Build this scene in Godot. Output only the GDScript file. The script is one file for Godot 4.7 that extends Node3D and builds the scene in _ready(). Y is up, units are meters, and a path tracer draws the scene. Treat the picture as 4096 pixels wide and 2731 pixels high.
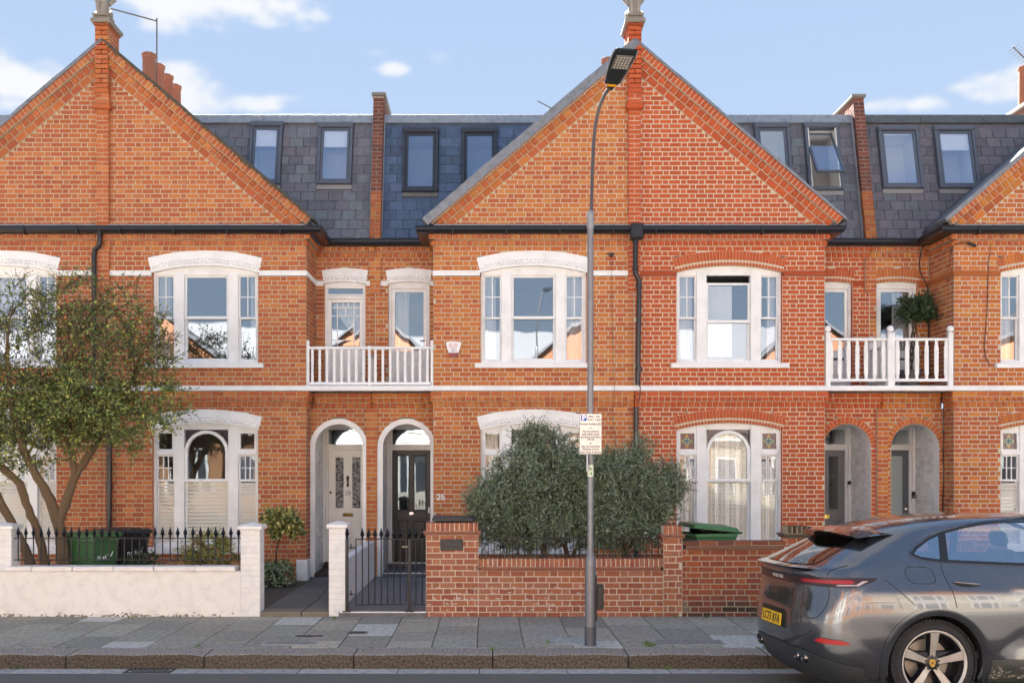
extends Node3D
# A London street: red brick terraced houses seen from across the road.
# World: x along the street, y up, pavement at y = 0, the camera stands at the origin and looks along -z.
# The survey helpers turn a bearing and height sighted from the camera station into metres at a known distance d.

const FOC := 4000.0
const CX := 1948.0
const CY := 1868.0
const EYE := 2.01
const DB := 17.39      # front of the projecting bays
const DR := 18.36      # first floor wall of the recess
const DG := 17.80      # ground floor wall of the recess
const DD := 18.95      # front doors
const DW := 13.45      # front garden walls
const DK := 10.73      # face of the kerb
const ROADY := -0.156

var rng := RandomNumberGenerator.new()
var M := {}
var taken := {}
var mesh_cache := {}

func sx(p: float, d: float) -> float:
	return (p - CX) * d / FOC

func sy(p: float, d: float) -> float:
	return EYE + (CY - p) * d / FOC

# ------------------------------------------------------------------ mesh builder
class MB:
	var v := PackedVector3Array()
	var n := PackedVector3Array()
	var c := PackedColorArray()

	func tri(a: Vector3, b: Vector3, d: Vector3, col: Color) -> void:
		var q := (b - a).cross(d - a).normalized()
		v.append(a); v.append(d); v.append(b)
		n.append(q); n.append(q); n.append(q)
		c.append(col); c.append(col); c.append(col)

	func tris(a: Vector3, b: Vector3, d: Vector3, na: Vector3, nb: Vector3, nd: Vector3, col: Color) -> void:
		v.append(a); v.append(d); v.append(b)
		n.append(na); n.append(nd); n.append(nb)
		c.append(col); c.append(col); c.append(col)

	func quad(a: Vector3, b: Vector3, d: Vector3, e: Vector3, col: Color) -> void:
		tri(a, b, d, col)
		tri(a, d, e, col)

	func quads(p: Array, q: Array, col: Color) -> void:
		tris(p[0], p[1], p[2], q[0], q[1], q[2], col)
		tris(p[0], p[2], p[3], q[0], q[2], q[3], col)

	func box(t: Transform3D, s: Vector3, col: Color) -> void:
		var h := s * 0.5
		var p := []
		for i in 8:
			p.append(t * Vector3(h.x if i & 1 else -h.x, h.y if i & 2 else -h.y, h.z if i & 4 else -h.z))
		quad(p[4], p[5], p[7], p[6], col)
		quad(p[1], p[0], p[2], p[3], col)
		quad(p[5], p[1], p[3], p[7], col)
		quad(p[0], p[4], p[6], p[2], col)
		quad(p[6], p[7], p[3], p[2], col)
		quad(p[0], p[1], p[5], p[4], col)

	func ab(x0: float, x1: float, y0: float, y1: float, z0: float, z1: float, col: Color) -> void:
		box(Transform3D(Basis(), Vector3((x0 + x1) / 2, (y0 + y1) / 2, (z0 + z1) / 2)), Vector3(absf(x1 - x0), absf(y1 - y0), absf(z1 - z0)), col)

	func cbox(t: Transform3D, s: Vector3, k: float, col: Color) -> void:
		# box with every edge chamfered by k
		var h := s * 0.5
		k = minf(k, minf(h.x, minf(h.y, h.z)) * 0.9)
		var f := func(sxx: float, syy: float, szz: float, ax: int) -> Vector3:
			var o := Vector3(sxx * h.x, syy * h.y, szz * h.z)
			if ax != 0: o.x -= sxx * k
			if ax != 1: o.y -= syy * k
			if ax != 2: o.z -= szz * k
			return t * o
		for s1 in [-1.0, 1.0]:
			var q: Array = [f.call(s1, -1.0, -1.0, 0), f.call(s1, 1.0, -1.0, 0), f.call(s1, 1.0, 1.0, 0), f.call(s1, -1.0, 1.0, 0)]
			if s1 < 0: q.reverse()
			quad(q[0], q[1], q[2], q[3], col)
			q = [f.call(-1.0, s1, -1.0, 1), f.call(-1.0, s1, 1.0, 1), f.call(1.0, s1, 1.0, 1), f.call(1.0, s1, -1.0, 1)]
			if s1 < 0: q.reverse()
			quad(q[0], q[1], q[2], q[3], col)
			q = [f.call(-1.0, -1.0, s1, 2), f.call(1.0, -1.0, s1, 2), f.call(1.0, 1.0, s1, 2), f.call(-1.0, 1.0, s1, 2)]
			if s1 < 0: q.reverse()
			quad(q[0], q[1], q[2], q[3], col)
		for s1 in [-1.0, 1.0]:
			for s2 in [-1.0, 1.0]:
				var q: Array = [f.call(-1.0, s1, s2, 1), f.call(1.0, s1, s2, 1), f.call(1.0, s1, s2, 2), f.call(-1.0, s1, s2, 2)]
				if s1 * s2 > 0: q.reverse()
				quad(q[0], q[1], q[2], q[3], col)
				q = [f.call(s1, -1.0, s2, 0), f.call(s1, 1.0, s2, 0), f.call(s1, 1.0, s2, 2), f.call(s1, -1.0, s2, 2)]
				if s1 * s2 < 0: q.reverse()
				quad(q[0], q[1], q[2], q[3], col)
				q = [f.call(s1, s2, -1.0, 0), f.call(s1, s2, 1.0, 0), f.call(s1, s2, 1.0, 1), f.call(s1, s2, -1.0, 1)]
				if s1 * s2 > 0: q.reverse()
				quad(q[0], q[1], q[2], q[3], col)
				for s3 in [-1.0, 1.0]:
					var w: Array = [f.call(s1, s2, s3, 0), f.call(s1, s2, s3, 1), f.call(s1, s2, s3, 2)]
					if s1 * s2 * s3 < 0: w.reverse()
					tri(w[0], w[1], w[2], col)

	func cab(x0: float, x1: float, y0: float, y1: float, z0: float, z1: float, k: float, col: Color) -> void:
		cbox(Transform3D(Basis(), Vector3((x0 + x1) / 2, (y0 + y1) / 2, (z0 + z1) / 2)), Vector3(absf(x1 - x0), absf(y1 - y0), absf(z1 - z0)), k, col)

	func brick(t: Transform3D, w: float, h: float, dep: float, bev: float, col: Color, skew := 0.0) -> void:
		# face at z = 0 of t, body behind it; the arrises are worn round; skew narrows the bottom (voussoir)
		var a := w / 2
		var b := h / 2
		var a2 := a * (1.0 - skew)
		var f := [t * Vector3(-a2 + bev, -b + bev, 0), t * Vector3(a2 - bev, -b + bev, 0), t * Vector3(a - bev, b - bev, 0), t * Vector3(-a + bev, b - bev, 0)]
		var g := [t * Vector3(-a2, -b, -bev), t * Vector3(a2, -b, -bev), t * Vector3(a, b, -bev), t * Vector3(-a, b, -bev)]
		var k := [t * Vector3(-a2, -b, -dep), t * Vector3(a2, -b, -dep), t * Vector3(a, b, -dep), t * Vector3(-a, b, -dep)]
		quad(f[0], f[1], f[2], f[3], col)
		for i in 4:
			var j := (i + 1) % 4
			quad(g[i], g[j], f[j], f[i], col)
			quad(k[i], k[j], g[j], g[i], col)

	func tube(pts: Array, rad: Array, sides: int, col: Color, caps := true) -> void:
		var m := pts.size()
		var rings := []
		var nrm := []
		var up := Vector3.UP
		for i in m:
			var d: Vector3 = (pts[mini(i + 1, m - 1)] - pts[maxi(i - 1, 0)])
			if d.length() < 1e-7: d = Vector3.UP
			d = d.normalized()
			if i == 0:
				up = Vector3.UP if absf(d.y) < 0.9 else Vector3.RIGHT
			var s := d.cross(up).normalized()
			up = s.cross(d).normalized()
			var r: float = rad[mini(i, rad.size() - 1)]
			var rp := PackedVector3Array()
			var np := PackedVector3Array()
			for k in sides:
				var a := TAU * k / sides
				var o := s * cos(a) + up * sin(a)
				np.append(o)
				rp.append(pts[i] + o * r)
			rings.append(rp)
			nrm.append(np)
		for i in m - 1:
			for k in sides:
				var k2 := (k + 1) % sides
				quads([rings[i][k], rings[i + 1][k], rings[i + 1][k2], rings[i][k2]], [-nrm[i][k] * -1.0, nrm[i + 1][k], nrm[i + 1][k2], nrm[i][k2]], col)
		if caps:
			for k in range(1, sides - 1):
				tri(rings[0][0], rings[0][k], rings[0][k + 1], col)
				tri(rings[m - 1][0], rings[m - 1][k + 1], rings[m - 1][k], col)

	func lathe(t: Transform3D, prof: Array, sides: int, col: Color) -> void:
		# prof: Vector2(radius, y) from the bottom up, on the outside
		var m := prof.size()
		for i in m - 1:
			var p: Vector2 = prof[i]
			var q: Vector2 = prof[i + 1]
			var e := q - p
			if e.length() < 1e-6: continue
			var nn := Vector2(e.y, -e.x).normalized()
			for k in sides:
				var a := TAU * k / sides
				var b := TAU * (k + 1) / sides
				var da := Vector3(cos(a), 0, sin(a))
				var db := Vector3(cos(b), 0, sin(b))
				var na := (t.basis * (da * nn.x + Vector3.UP * nn.y)).normalized()
				var nb := (t.basis * (db * nn.x + Vector3.UP * nn.y)).normalized()
				var p0 := t * (da * p.x + Vector3.UP * p.y)
				var p1 := t * (db * p.x + Vector3.UP * p.y)
				var q0 := t * (da * q.x + Vector3.UP * q.y)
				var q1 := t * (db * q.x + Vector3.UP * q.y)
				if p.x > 1e-6: tris(p0, q1, p1, na, nb, nb, col)
				if q.x > 1e-6: tris(p0, q0, q1, na, na, nb, col)

	func prism(t: Transform3D, poly: PackedVector2Array, z0: float, z1: float, col: Color) -> void:
		# poly counter-clockwise in xy; z1 > z0
		if Geometry2D.is_polygon_clockwise(poly):
			poly.reverse()
		var ix := Geometry2D.triangulate_polygon(poly)
		for i in range(0, ix.size(), 3):
			var a := poly[ix[i]]
			var b := poly[ix[i + 1]]
			var d := poly[ix[i + 2]]
			if (b - a).cross(d - a) < 0:
				var w := b
				b = d
				d = w
			tri(t * Vector3(a.x, a.y, z1), t * Vector3(b.x, b.y, z1), t * Vector3(d.x, d.y, z1), col)
			tri(t * Vector3(a.x, a.y, z0), t * Vector3(d.x, d.y, z0), t * Vector3(b.x, b.y, z0), col)
		for i in poly.size():
			var a := poly[i]
			var b := poly[(i + 1) % poly.size()]
			quad(t * Vector3(a.x, a.y, z0), t * Vector3(b.x, b.y, z0), t * Vector3(b.x, b.y, z1), t * Vector3(a.x, a.y, z1), col)

	func sweep(path: Array, prof: Array, side: float, col: Color) -> void:
		# path: Vector2(x, z) in plan; prof: Vector2(out, y) closed; side: +1 puts "out" to the right of the walk
		var m := path.size()
		var rings := []
		for i in m:
			var o: Vector2
			if i == 0 or i == m - 1:
				var d: Vector2 = (path[1] - path[0] if i == 0 else path[m - 1] - path[m - 2]).normalized()
				o = Vector2(-d.y, d.x) * side
			else:
				var d1: Vector2 = (path[i] - path[i - 1]).normalized()
				var d2: Vector2 = (path[i + 1] - path[i]).normalized()
				var n1 := Vector2(-d1.y, d1.x) * side
				var n2 := Vector2(-d2.y, d2.x) * side
				var b := (n1 + n2).normalized()
				o = b / maxf(b.dot(n1), 0.2)
			var r := []
			for p in prof:
				r.append(Vector3(path[i].x + o.x * p.x, p.y, path[i].y + o.y * p.x))
			rings.append(r)
		var k := prof.size()
		for i in m - 1:
			for j in k:
				var j2 := (j + 1) % k
				quad(rings[i][j], rings[i][j2], rings[i + 1][j2], rings[i + 1][j], col)
		for j in range(1, k - 1):
			tri(rings[0][0], rings[0][j + 1], rings[0][j], col)
			tri(rings[m - 1][0], rings[m - 1][j], rings[m - 1][j + 1], col)

	func mesh() -> ArrayMesh:
		var a := []
		a.resize(Mesh.ARRAY_MAX)
		a[Mesh.ARRAY_VERTEX] = v
		a[Mesh.ARRAY_NORMAL] = n
		a[Mesh.ARRAY_COLOR] = c
		var m := ArrayMesh.new()
		m.add_surface_from_arrays(Mesh.PRIMITIVE_TRIANGLES, a)
		return m

# ------------------------------------------------------------------ nodes
func numbered(called: String) -> String:
	if not taken.has(called):
		taken[called] = 0
		return called
	taken[called] += 1
	return "%s_%03d" % [called, taken[called]]

func thing(called: String, label: String, category: String, group := "", at := Vector3.ZERO) -> Node3D:
	var o := Node3D.new()
	o.name = numbered(called)
	add_child(o)
	o.position = at
	o.set_meta("label", label)
	o.set_meta("category", category)
	if group: o.set_meta("group", group)
	return o

func structure(called: String) -> Node3D:
	var o := Node3D.new()
	o.name = numbered(called)
	add_child(o)
	o.set_meta("kind", "structure")
	return o

func put(parent: Node, called: String, b, m: Material, label := "") -> MeshInstance3D:
	var o := MeshInstance3D.new()
	o.name = called
	o.mesh = b.mesh() if b is MB else b
	o.material_override = m
	parent.add_child(o, true)
	if label: o.set_meta("label", label)
	return o

func node(parent: Node, called: String, label := "") -> Node3D:
	var o := Node3D.new()
	o.name = called
	parent.add_child(o, true)
	if label: o.set_meta("label", label)
	return o

func words(parent: Node, called: String, s: String, cap_h: float, t: Transform3D, m: Material, stretch := 1.0, bold := false, serif := false, align := HORIZONTAL_ALIGNMENT_CENTER) -> MeshInstance3D:
	var f := SystemFont.new()
	f.font_names = PackedStringArray(["Droid Serif" if serif else "Droid Sans"])
	if bold: f.font_weight = 700
	var tm := TextMesh.new()
	tm.font = f
	tm.text = s
	tm.font_size = 64
	tm.pixel_size = cap_h / 46.0
	tm.depth = 0.002
	tm.curve_step = 1.5
	tm.horizontal_alignment = align
	var o := MeshInstance3D.new()
	o.name = called
	o.mesh = tm
	o.material_override = m
	o.transform = t * Transform3D(Basis.from_scale(Vector3(stretch, 1, 1)), Vector3.ZERO)
	parent.add_child(o, true)
	return o

# ------------------------------------------------------------------ materials
func noise_tex(freq: float, ramp: Array, size := 512, oct := 4, sd := 1, normal := false, bump := 4.0, kind := FastNoiseLite.TYPE_SIMPLEX_SMOOTH) -> NoiseTexture2D:
	var nz := FastNoiseLite.new()
	nz.seed = sd
	nz.noise_type = kind
	nz.frequency = freq
	nz.fractal_octaves = oct
	var t := NoiseTexture2D.new()
	t.width = size
	t.height = size
	t.seamless = true
	t.noise = nz
	if normal:
		t.as_normal_map = true
		t.bump_strength = bump
	elif ramp:
		var g := Gradient.new()
		var off := PackedFloat32Array()
		var cols := PackedColorArray()
		for r in ramp:
			off.append(r[0])
			cols.append(r[1])
		g.offsets = off
		g.colors = cols
		t.color_ramp = g
	return t

func grey(x: float) -> Color:
	return Color(x, x, x)

func mat(called: String, rough: float, tex: Texture2D = null, scale := 1.0, metal := 0.0, spec := 0.5) -> StandardMaterial3D:
	# colours come from the things themselves (their linear vertex colours); the material brings grain, gloss and relief
	var m := StandardMaterial3D.new()
	m.resource_name = called
	m.vertex_color_use_as_albedo = true
	m.roughness = rough
	m.metallic = metal
	m.metallic_specular = spec
	m.uv1_triplanar = true
	m.uv1_world_triplanar = true
	m.uv1_scale = Vector3.ONE * scale
	if tex: m.albedo_texture = tex
	M[called] = m
	return m

func relief(m: StandardMaterial3D, t: Texture2D, cm: float) -> void:
	m.heightmap_enabled = true
	m.heightmap_texture = t
	m.heightmap_scale = cm

func flat(called: String, col: Color, rough := 0.6, metal := 0.0) -> StandardMaterial3D:
	var m := StandardMaterial3D.new()
	m.resource_name = called
	m.albedo_color = col.linear_to_srgb()
	m.roughness = rough
	m.metallic = metal
	M[called] = m
	return m

func materials() -> void:
	var grain := noise_tex(0.06, [[0.0, grey(0.86)], [0.5, grey(0.97)], [1.0, grey(1.0)]], 512, 5, 3)
	var blotch := noise_tex(0.012, [[0.0, grey(0.93)], [0.5, grey(0.985)], [1.0, grey(1.0)]], 512, 5, 7)
	var mottle := noise_tex(0.014, [[0.0, grey(0.78)], [0.45, grey(0.93)], [1.0, grey(1.0)]], 512, 5, 8)
	var speck := noise_tex(0.35, [[0.0, grey(0.55)], [0.4, grey(0.85)], [0.65, grey(1.0)], [1.0, grey(1.0)]], 512, 2, 9)
	var rough_h := noise_tex(0.12, [], 512, 4, 11)
	var fine_h := noise_tex(0.3, [], 512, 3, 13)
	relief(mat("brick", 0.92, grain, 2.2), rough_h, 0.35)
	relief(mat("old_brick", 0.92, noise_tex(0.05, [[0.0, grey(0.45)], [0.35, grey(0.75)], [0.6, grey(0.95)], [1.0, grey(1.0)]], 512, 5, 21), 2.6), rough_h, 0.6)
	relief(mat("mortar", 0.95, grain, 3.0), rough_h, 0.3)
	relief(mat("slate", 0.52, mottle, 1.1), rough_h, 0.18)
	relief(mat("paint", 0.5, blotch, 0.35), rough_h, 0.05)
	relief(mat("render", 0.85, blotch, 0.8), rough_h, 0.6)
	mat("gloss", 0.28)
	mat("satin", 0.45)
	mat("matte", 0.85)
	relief(mat("stone", 0.9, speck, 1.6), rough_h, 0.5)
	relief(mat("flagstone", 0.85, noise_tex(0.02, [[0.0, grey(0.74)], [0.4, grey(0.9)], [0.7, grey(0.98)], [1.0, grey(1.0)]], 1024, 7, 41), 0.55), fine_h, 0.35)
	relief(mat("granite", 0.85, noise_tex(0.03, [[0.0, grey(0.40)], [0.35, grey(0.70)], [0.6, grey(0.92)], [1.0, grey(1.0)]], 1024, 7, 51), 0.9), rough_h, 0.8)
	relief(mat("asphalt", 0.9, noise_tex(0.4, [[0.0, grey(0.5)], [0.3, grey(0.7)], [0.55, grey(0.9)], [0.8, grey(1.0)], [1.0, grey(1.0)]], 1024, 2, 31), 2.0), fine_h, 1.0)
	relief(mat("lead", 0.5, mottle, 0.9, 0.35), rough_h, 0.2)
	mat("iron", 0.38, grain, 3.0, 0.2)
	mat("steel", 0.42, blotch, 1.2, 0.45)
	mat("chrome", 0.15, null, 1.0, 1.0)
	mat("fabric", 0.9, grain, 6.0)
	relief(mat("bark", 0.95, noise_tex(0.05, [[0.0, grey(0.35)], [0.4, grey(0.75)], [0.7, grey(1.0)], [1.0, grey(1.0)]], 512, 5, 17), 3.0), rough_h, 1.6)
	var lf := mat("leaf", 0.5)
	lf.backlight_enabled = true
	lf.backlight = Color(0.35, 0.45, 0.12)
	mat("soil", 0.95, speck, 2.0)
	mat("plastic", 0.42, grain, 1.5)
	# window glass: a clear sheet that mirrors about a quarter of what stands before it
	var im := Image.create(4, 4, false, Image.FORMAT_RGB8)
	im.fill(Color.WHITE)
	var it := ImageTexture.create_from_image(im)
	for a in [["glass", 0.37, 0.01, Color(0.92, 0.97, 1.0)], ["low_glass", 0.075, 0.01, Color(0.92, 0.97, 1.0)], ["tinted", 0.34, 0.01, Color(0.8, 0.9, 1.0)]]:
		var g := StandardMaterial3D.new()
		g.resource_name = a[0]
		g.transparency = BaseMaterial3D.TRANSPARENCY_ALPHA
		g.albedo_texture = it
		g.albedo_color = Color(a[3].r, a[3].g, a[3].b, a[1])
		g.metallic = 1.0
		g.roughness = a[2]
		M[a[0]] = g
	var sg := mat("stained", 0.1)
	sg.backlight_enabled = true
	sg.backlight = Color(0.7, 0.7, 0.7)
	flat("ink", Color(0.012, 0.012, 0.014), 0.6)
	flat("white_letter", Color(0.8, 0.8, 0.8), 0.4)
	flat("red_letter", Color(0.5, 0.02, 0.03), 0.4)
	flat("green_letter", Color(0.02, 0.2, 0.07), 0.5)
	flat("chrome_letter", Color(0.72, 0.72, 0.74), 0.3, 0.3)
# ------------------------------------------------------------------ the scene
func _ready() -> void:
	rng.seed = 20240
	var cam := Camera3D.new()
	cam.name = "camera"
	cam.projection = Camera3D.PROJECTION_FRUSTUM
	cam.near = 0.1
	cam.far = 400.0
	cam.size = 0.1 * 2731.0 / FOC
	cam.frustum_offset = Vector2(0.1 * (2048.0 - CX) / FOC, 0.1 * (CY - 1365.5) / FOC)
	cam.position = Vector3(0, EYE, 0)
	add_child(cam)
	cam.current = true
	var we := WorldEnvironment.new()
	we.name = "world_environment"
	var env := Environment.new()
	env.tonemap_mode = Environment.TONE_MAPPER_LINEAR
	env.tonemap_exposure = 9.1
	env.background_mode = Environment.BG_SKY
	env.sky = Sky.new()
	env.sky.sky_material = sky_material()
	env.sdfgi_enabled = true
	env.ssao_enabled = true
	env.ssil_enabled = true
	we.environment = env
	add_child(we)
	# the sun stands behind the terrace and lights the houses across the road, which light this side
	var sun := DirectionalLight3D.new()
	sun.name = "sun"
	sun.light_energy = 1.6
	sun.light_color = Color(1.0, 0.965, 0.925)
	sun.light_angular_distance = 0.5
	sun.shadow_enabled = true
	add_child(sun)
	sun.rotation = Vector3(deg_to_rad(-39.0), deg_to_rad(180.0 + 12.0), 0)
	materials()
	ground()
	terrace()
	across()
	gardens()
	street()
	plants()
	car()

func sky_material() -> PanoramaSkyMaterial:
	# clear air that pales towards the horizon, with fair-weather clouds; banks are set where they hang, the rest scattered by noise
	var w := 2560
	var h := 1280
	var img := Image.create(w, h, false, Image.FORMAT_RGBF)
	var nz := FastNoiseLite.new()
	nz.seed = 5
	nz.frequency = 2.1
	nz.fractal_octaves = 7
	nz.fractal_gain = 0.58
	var big := FastNoiseLite.new()
	big.seed = 12
	big.frequency = 1.1
	big.fractal_octaves = 2
	var banks := [[1000, -30, 520, 150, 1.0], [700, -60, 380, 110, 0.9], [120, 330, 270, 85, 1.0], [700, 360, 330, 100, 0.85], [1050, 405, 260, 45, 0.8], [1575, 272, 95, 32, 0.8], [1760, 235, 60, 28, 0.45], [1520, 210, 60, 22, 0.3], [3620, 425, 250, 42, 0.85], [4010, 370, 200, 75, 0.9], [20, 420, 120, 40, 0.7], [4300, 330, 320, 100, 0.9], [-400, 250, 420, 130, 0.8], [5100, 100, 600, 120, 0.7], [-1000, -400, 700, 200, 0.7]]
	var air_up := Color(0.34, 0.53, 0.88)
	var air_low := Color(0.68, 0.80, 0.96)
	var cloud := Color(0.93, 0.945, 0.98)
	var k := 0.1127
	for y in h:
		var el := (0.5 - (y + 0.5) / h) * PI
		var se := sin(el)
		var air: Color = air_low.lerp(air_up, clampf(pow(maxf(se, 0.0), 0.85) * 1.25, 0, 1))
		if el < 0.0:
			air = Color(0.30, 0.29, 0.27)
		for x in w:
			var col := air
			if el > 0.0:
				var az := (x + 0.5) / w * TAU
				var d := Vector3(sin(az) * cos(el), se, -cos(az) * cos(el))
				var q := Vector3(d.x, d.y * 2.2, d.z)
				var c1 := nz.get_noise_3dv(q * 4.0)
				var a := 0.0
				if d.z < -0.15:
					var px := CX + d.x / -d.z * FOC
					var py := CY - d.y / -d.z * FOC
					if px > -2500 and px < 6500 and py > -1600:
						for b in banks:
							var ex: float = (px - b[0]) / b[2]
							var ey: float = (py - b[1]) / b[3]
							var r := ex * ex + ey * ey
							if r < 2.2:
								a = maxf(a, b[4] * clampf((1.05 - r + c1 * 2.0) * 0.95, 0, 1))
				if a <= 0.0 and (d.z > -0.45 or absf(d.x) > 0.62 or el > 0.55):
					a = clampf((big.get_noise_3dv(q * 1.3) + c1 * 0.45 - 0.22) * 2.6, 0, 0.85)
				if a > 0.0:
					col = air.lerp(cloud, a * a * (3.0 - 2.0 * a))
			img.set_pixel(x, y, Color(col.r * k, col.g * k, col.b * k))
	var m := PanoramaSkyMaterial.new()
	m.panorama = ImageTexture.create_from_image(img)
	return m
# ------------------------------------------------------------------ ground, road, kerb, pavement
func road_y(d: float) -> float:
	return ROADY + 0.09 * sin(PI * clampf((DK - d) / 11.2, 0, 1))

func ground() -> void:
	var b := MB.new()
	var earth := Color(0.16, 0.14, 0.11)
	b.quad(Vector3(-160, -0.3, 160), Vector3(160, -0.3, 160), Vector3(160, -0.3, -160), Vector3(-160, -0.3, -160), earth)
	var g := put(self, "ground", b, M.soil)
	g.set_meta("kind", "structure")
	# asphalt with a cambered crown
	b = MB.new()
	var tar := Color(0.24, 0.225, 0.20)
	for i in 24:
		var d0 := DK - 0.27 - (DK - 0.27 + 0.2) * i / 24.0
		var d1 := DK - 0.27 - (DK - 0.27 + 0.2) * (i + 1) / 24.0
		b.quad(Vector3(-70, road_y(d1), -d1), Vector3(70, road_y(d1), -d1), Vector3(70, road_y(d0), -d0), Vector3(-70, road_y(d0), -d0), tar)
	var r := put(self, "road", b, M.asphalt)
	r.set_meta("kind", "structure")
	# concrete channel blocks along the kerb
	var ch := structure("gutter_channel")
	var x := -14.0
	while x < 14.0:
		var w := rng.randf_range(0.85, 1.1)
		b = MB.new()
		var tone := rng.randf_range(0.40, 0.48)
		b.cbox(Transform3D(Basis(Vector3.BACK, rng.randf_range(-0.002, 0.002)), Vector3(x + w / 2, ROADY - 0.045, -DK + 0.135)), Vector3(w - 0.008, 0.1, 0.262), 0.006, Color(tone, tone * 0.96, tone * 0.89))
		put(ch, "channel_block", b, M.flagstone)
		x += w
	# kerb stones, dirty brown on the face
	var kb := structure("kerb")
	var joints := [-14.6, -13.1, -11.6, -10.2, -8.75, -7.4, -5.98, -4.525, -3.04, -1.435, 0.0617, 1.516, 3.02, 4.5, 6.0, 7.45, 8.95, 10.4, 11.9, 13.4]
	for i in joints.size() - 1:
		b = MB.new()
		var x0: float = joints[i] + 0.006
		var x1: float = joints[i + 1] - 0.006
		var tone := rng.randf_range(0.9, 1.1)
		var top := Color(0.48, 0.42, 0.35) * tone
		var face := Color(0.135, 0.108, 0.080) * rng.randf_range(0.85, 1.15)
		top.a = 1.0
		face.a = 1.0
		var n := 14
		for k in n:
			var xa := lerpf(x0, x1, float(k) / n)
			var xb := lerpf(x0, x1, float(k + 1) / n)
			var ha := 0.004 * sin(xa * 7.0) + 0.003 * sin(xa * 17.0)
			var hb := 0.004 * sin(xb * 7.0) + 0.003 * sin(xb * 17.0)
			if k == 0: ha -= 0.012
			if k == n - 1: hb -= 0.012
			var zf := -DK
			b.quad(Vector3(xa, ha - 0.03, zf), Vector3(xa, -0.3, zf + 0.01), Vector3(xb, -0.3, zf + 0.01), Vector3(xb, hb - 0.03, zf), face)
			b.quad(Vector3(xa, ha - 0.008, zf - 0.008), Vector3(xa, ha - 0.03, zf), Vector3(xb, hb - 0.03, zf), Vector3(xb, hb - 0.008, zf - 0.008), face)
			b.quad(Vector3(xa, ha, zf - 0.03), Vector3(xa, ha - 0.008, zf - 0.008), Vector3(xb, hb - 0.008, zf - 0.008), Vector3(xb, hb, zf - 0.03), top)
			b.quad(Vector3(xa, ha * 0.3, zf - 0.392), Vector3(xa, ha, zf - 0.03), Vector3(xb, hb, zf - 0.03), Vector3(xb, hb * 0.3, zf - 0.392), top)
		for xe in [[x0, -1.0], [x1, 1.0]]:
			var p := [Vector3(xe[0], -0.3, -DK + 0.01), Vector3(xe[0], -0.3, -DK - 0.392), Vector3(xe[0], -0.012, -DK - 0.392), Vector3(xe[0], -0.035, -DK)]
			if xe[1] < 0: p.reverse()
			b.quad(p[0], p[1], p[2], p[3], face)
		put(kb, "kerb_stone", b, M.granite)
	# pavement: flags in files across the footway, bedding below
	var pv := structure("pavement")
	b = MB.new()
	b.ab(-15, 15, -0.14, -0.014, -DW - 0.2, -DK - 0.39, Color(0.10, 0.10, 0.065))
	put(pv, "bedding", b, M.soil)
	x = -14.0
	var file := 0
	while x < 14.0:
		var w := rng.randf_range(0.50, 0.57)
		var z := -DK - 0.40
		var first := 0.42 if file % 2 == 0 else 0.78
		var k := 0
		while z > -DW - 0.05:
			var l := first + rng.randf_range(-0.06, 0.06) if k == 0 else rng.randf_range(0.72, 0.92)
			var z2 := maxf(z - l, -DW - 0.1)
			if z2 < -DW + 0.25: z2 = -DW - 0.1
			b = MB.new()
			var t := rng.randf_range(0.31, 0.47)
			var hue := rng.randf()
			var col := Color(t, t * 0.92, t * 0.74)
			if hue < 0.3: col = Color(t * 0.84, t * 0.79, t * 0.65)
			elif hue < 0.55: col = Color(t * 1.04, t * 0.92, t * 0.72)
			if rng.randf() < 0.07: col = Color(0.56, 0.54, 0.48)
			var tilt := Basis(Vector3.RIGHT, rng.randf_range(-0.003, 0.003)) * Basis(Vector3.BACK, rng.randf_range(-0.004, 0.004))
			b.cbox(Transform3D(tilt, Vector3(x + w / 2, -0.03 + rng.randf_range(-0.002, 0.002), (z + z2) / 2)), Vector3(w - 0.010, 0.06, z - z2 - 0.010), 0.004, col)
			put(pv, "paving_slab", b, M.flagstone)
			z = z2
			k += 1
		x += w
		file += 1
	# trodden gum and old spots on the flags
	b = MB.new()
	for k in 240:
		var p := Vector3(rng.randf_range(-8.0, 6.0), 0.0045, rng.randf_range(-DW + 0.1, -DK - 0.05))
		var gr := rng.randf_range(0.006, 0.022)
		var tone := rng.randf_range(0.10, 0.2) if rng.randf() < 0.75 else rng.randf_range(0.5, 0.6)
		for q in 7:
			var a0 := TAU * q / 7.0
			var a1 := TAU * (q + 1) / 7.0
			b.tri(p, p + Vector3(cos(a1) * gr, 0, sin(a1) * gr * 0.8), p + Vector3(cos(a0) * gr, 0, sin(a0) * gr * 0.8), Color(tone, tone * 0.97, tone * 0.92))
	var gum := put(pv, "gum_spots", b, M.matte)
	gum.set_meta("kind", "stuff")
	# footway across the road
	b = MB.new()
	b.ab(-70, 70, -0.25, 0.0, 0.2, 7.2, Color(0.27, 0.265, 0.25))
	var far := put(self, "footway", b, M.flagstone)
	far.set_meta("kind", "structure")
# ------------------------------------------------------------------ brickwork
const COURSE := 0.0804
const WHITE := Color(0.815, 0.825, 0.825)
const CREAM := Color(0.82, 0.80, 0.76)

func minus(iv: Array, a: float, c: float) -> Array:
	var out := []
	for i in iv:
		if c <= i[0] or a >= i[1]:
			out.append(i)
			continue
		if a > i[0]: out.append([i[0], a])
		if c < i[1]: out.append([c, i[1]])
	return out

func arc(half: float, rise: float) -> float:
	return (half * half + rise * rise) / (2.0 * rise)

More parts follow.
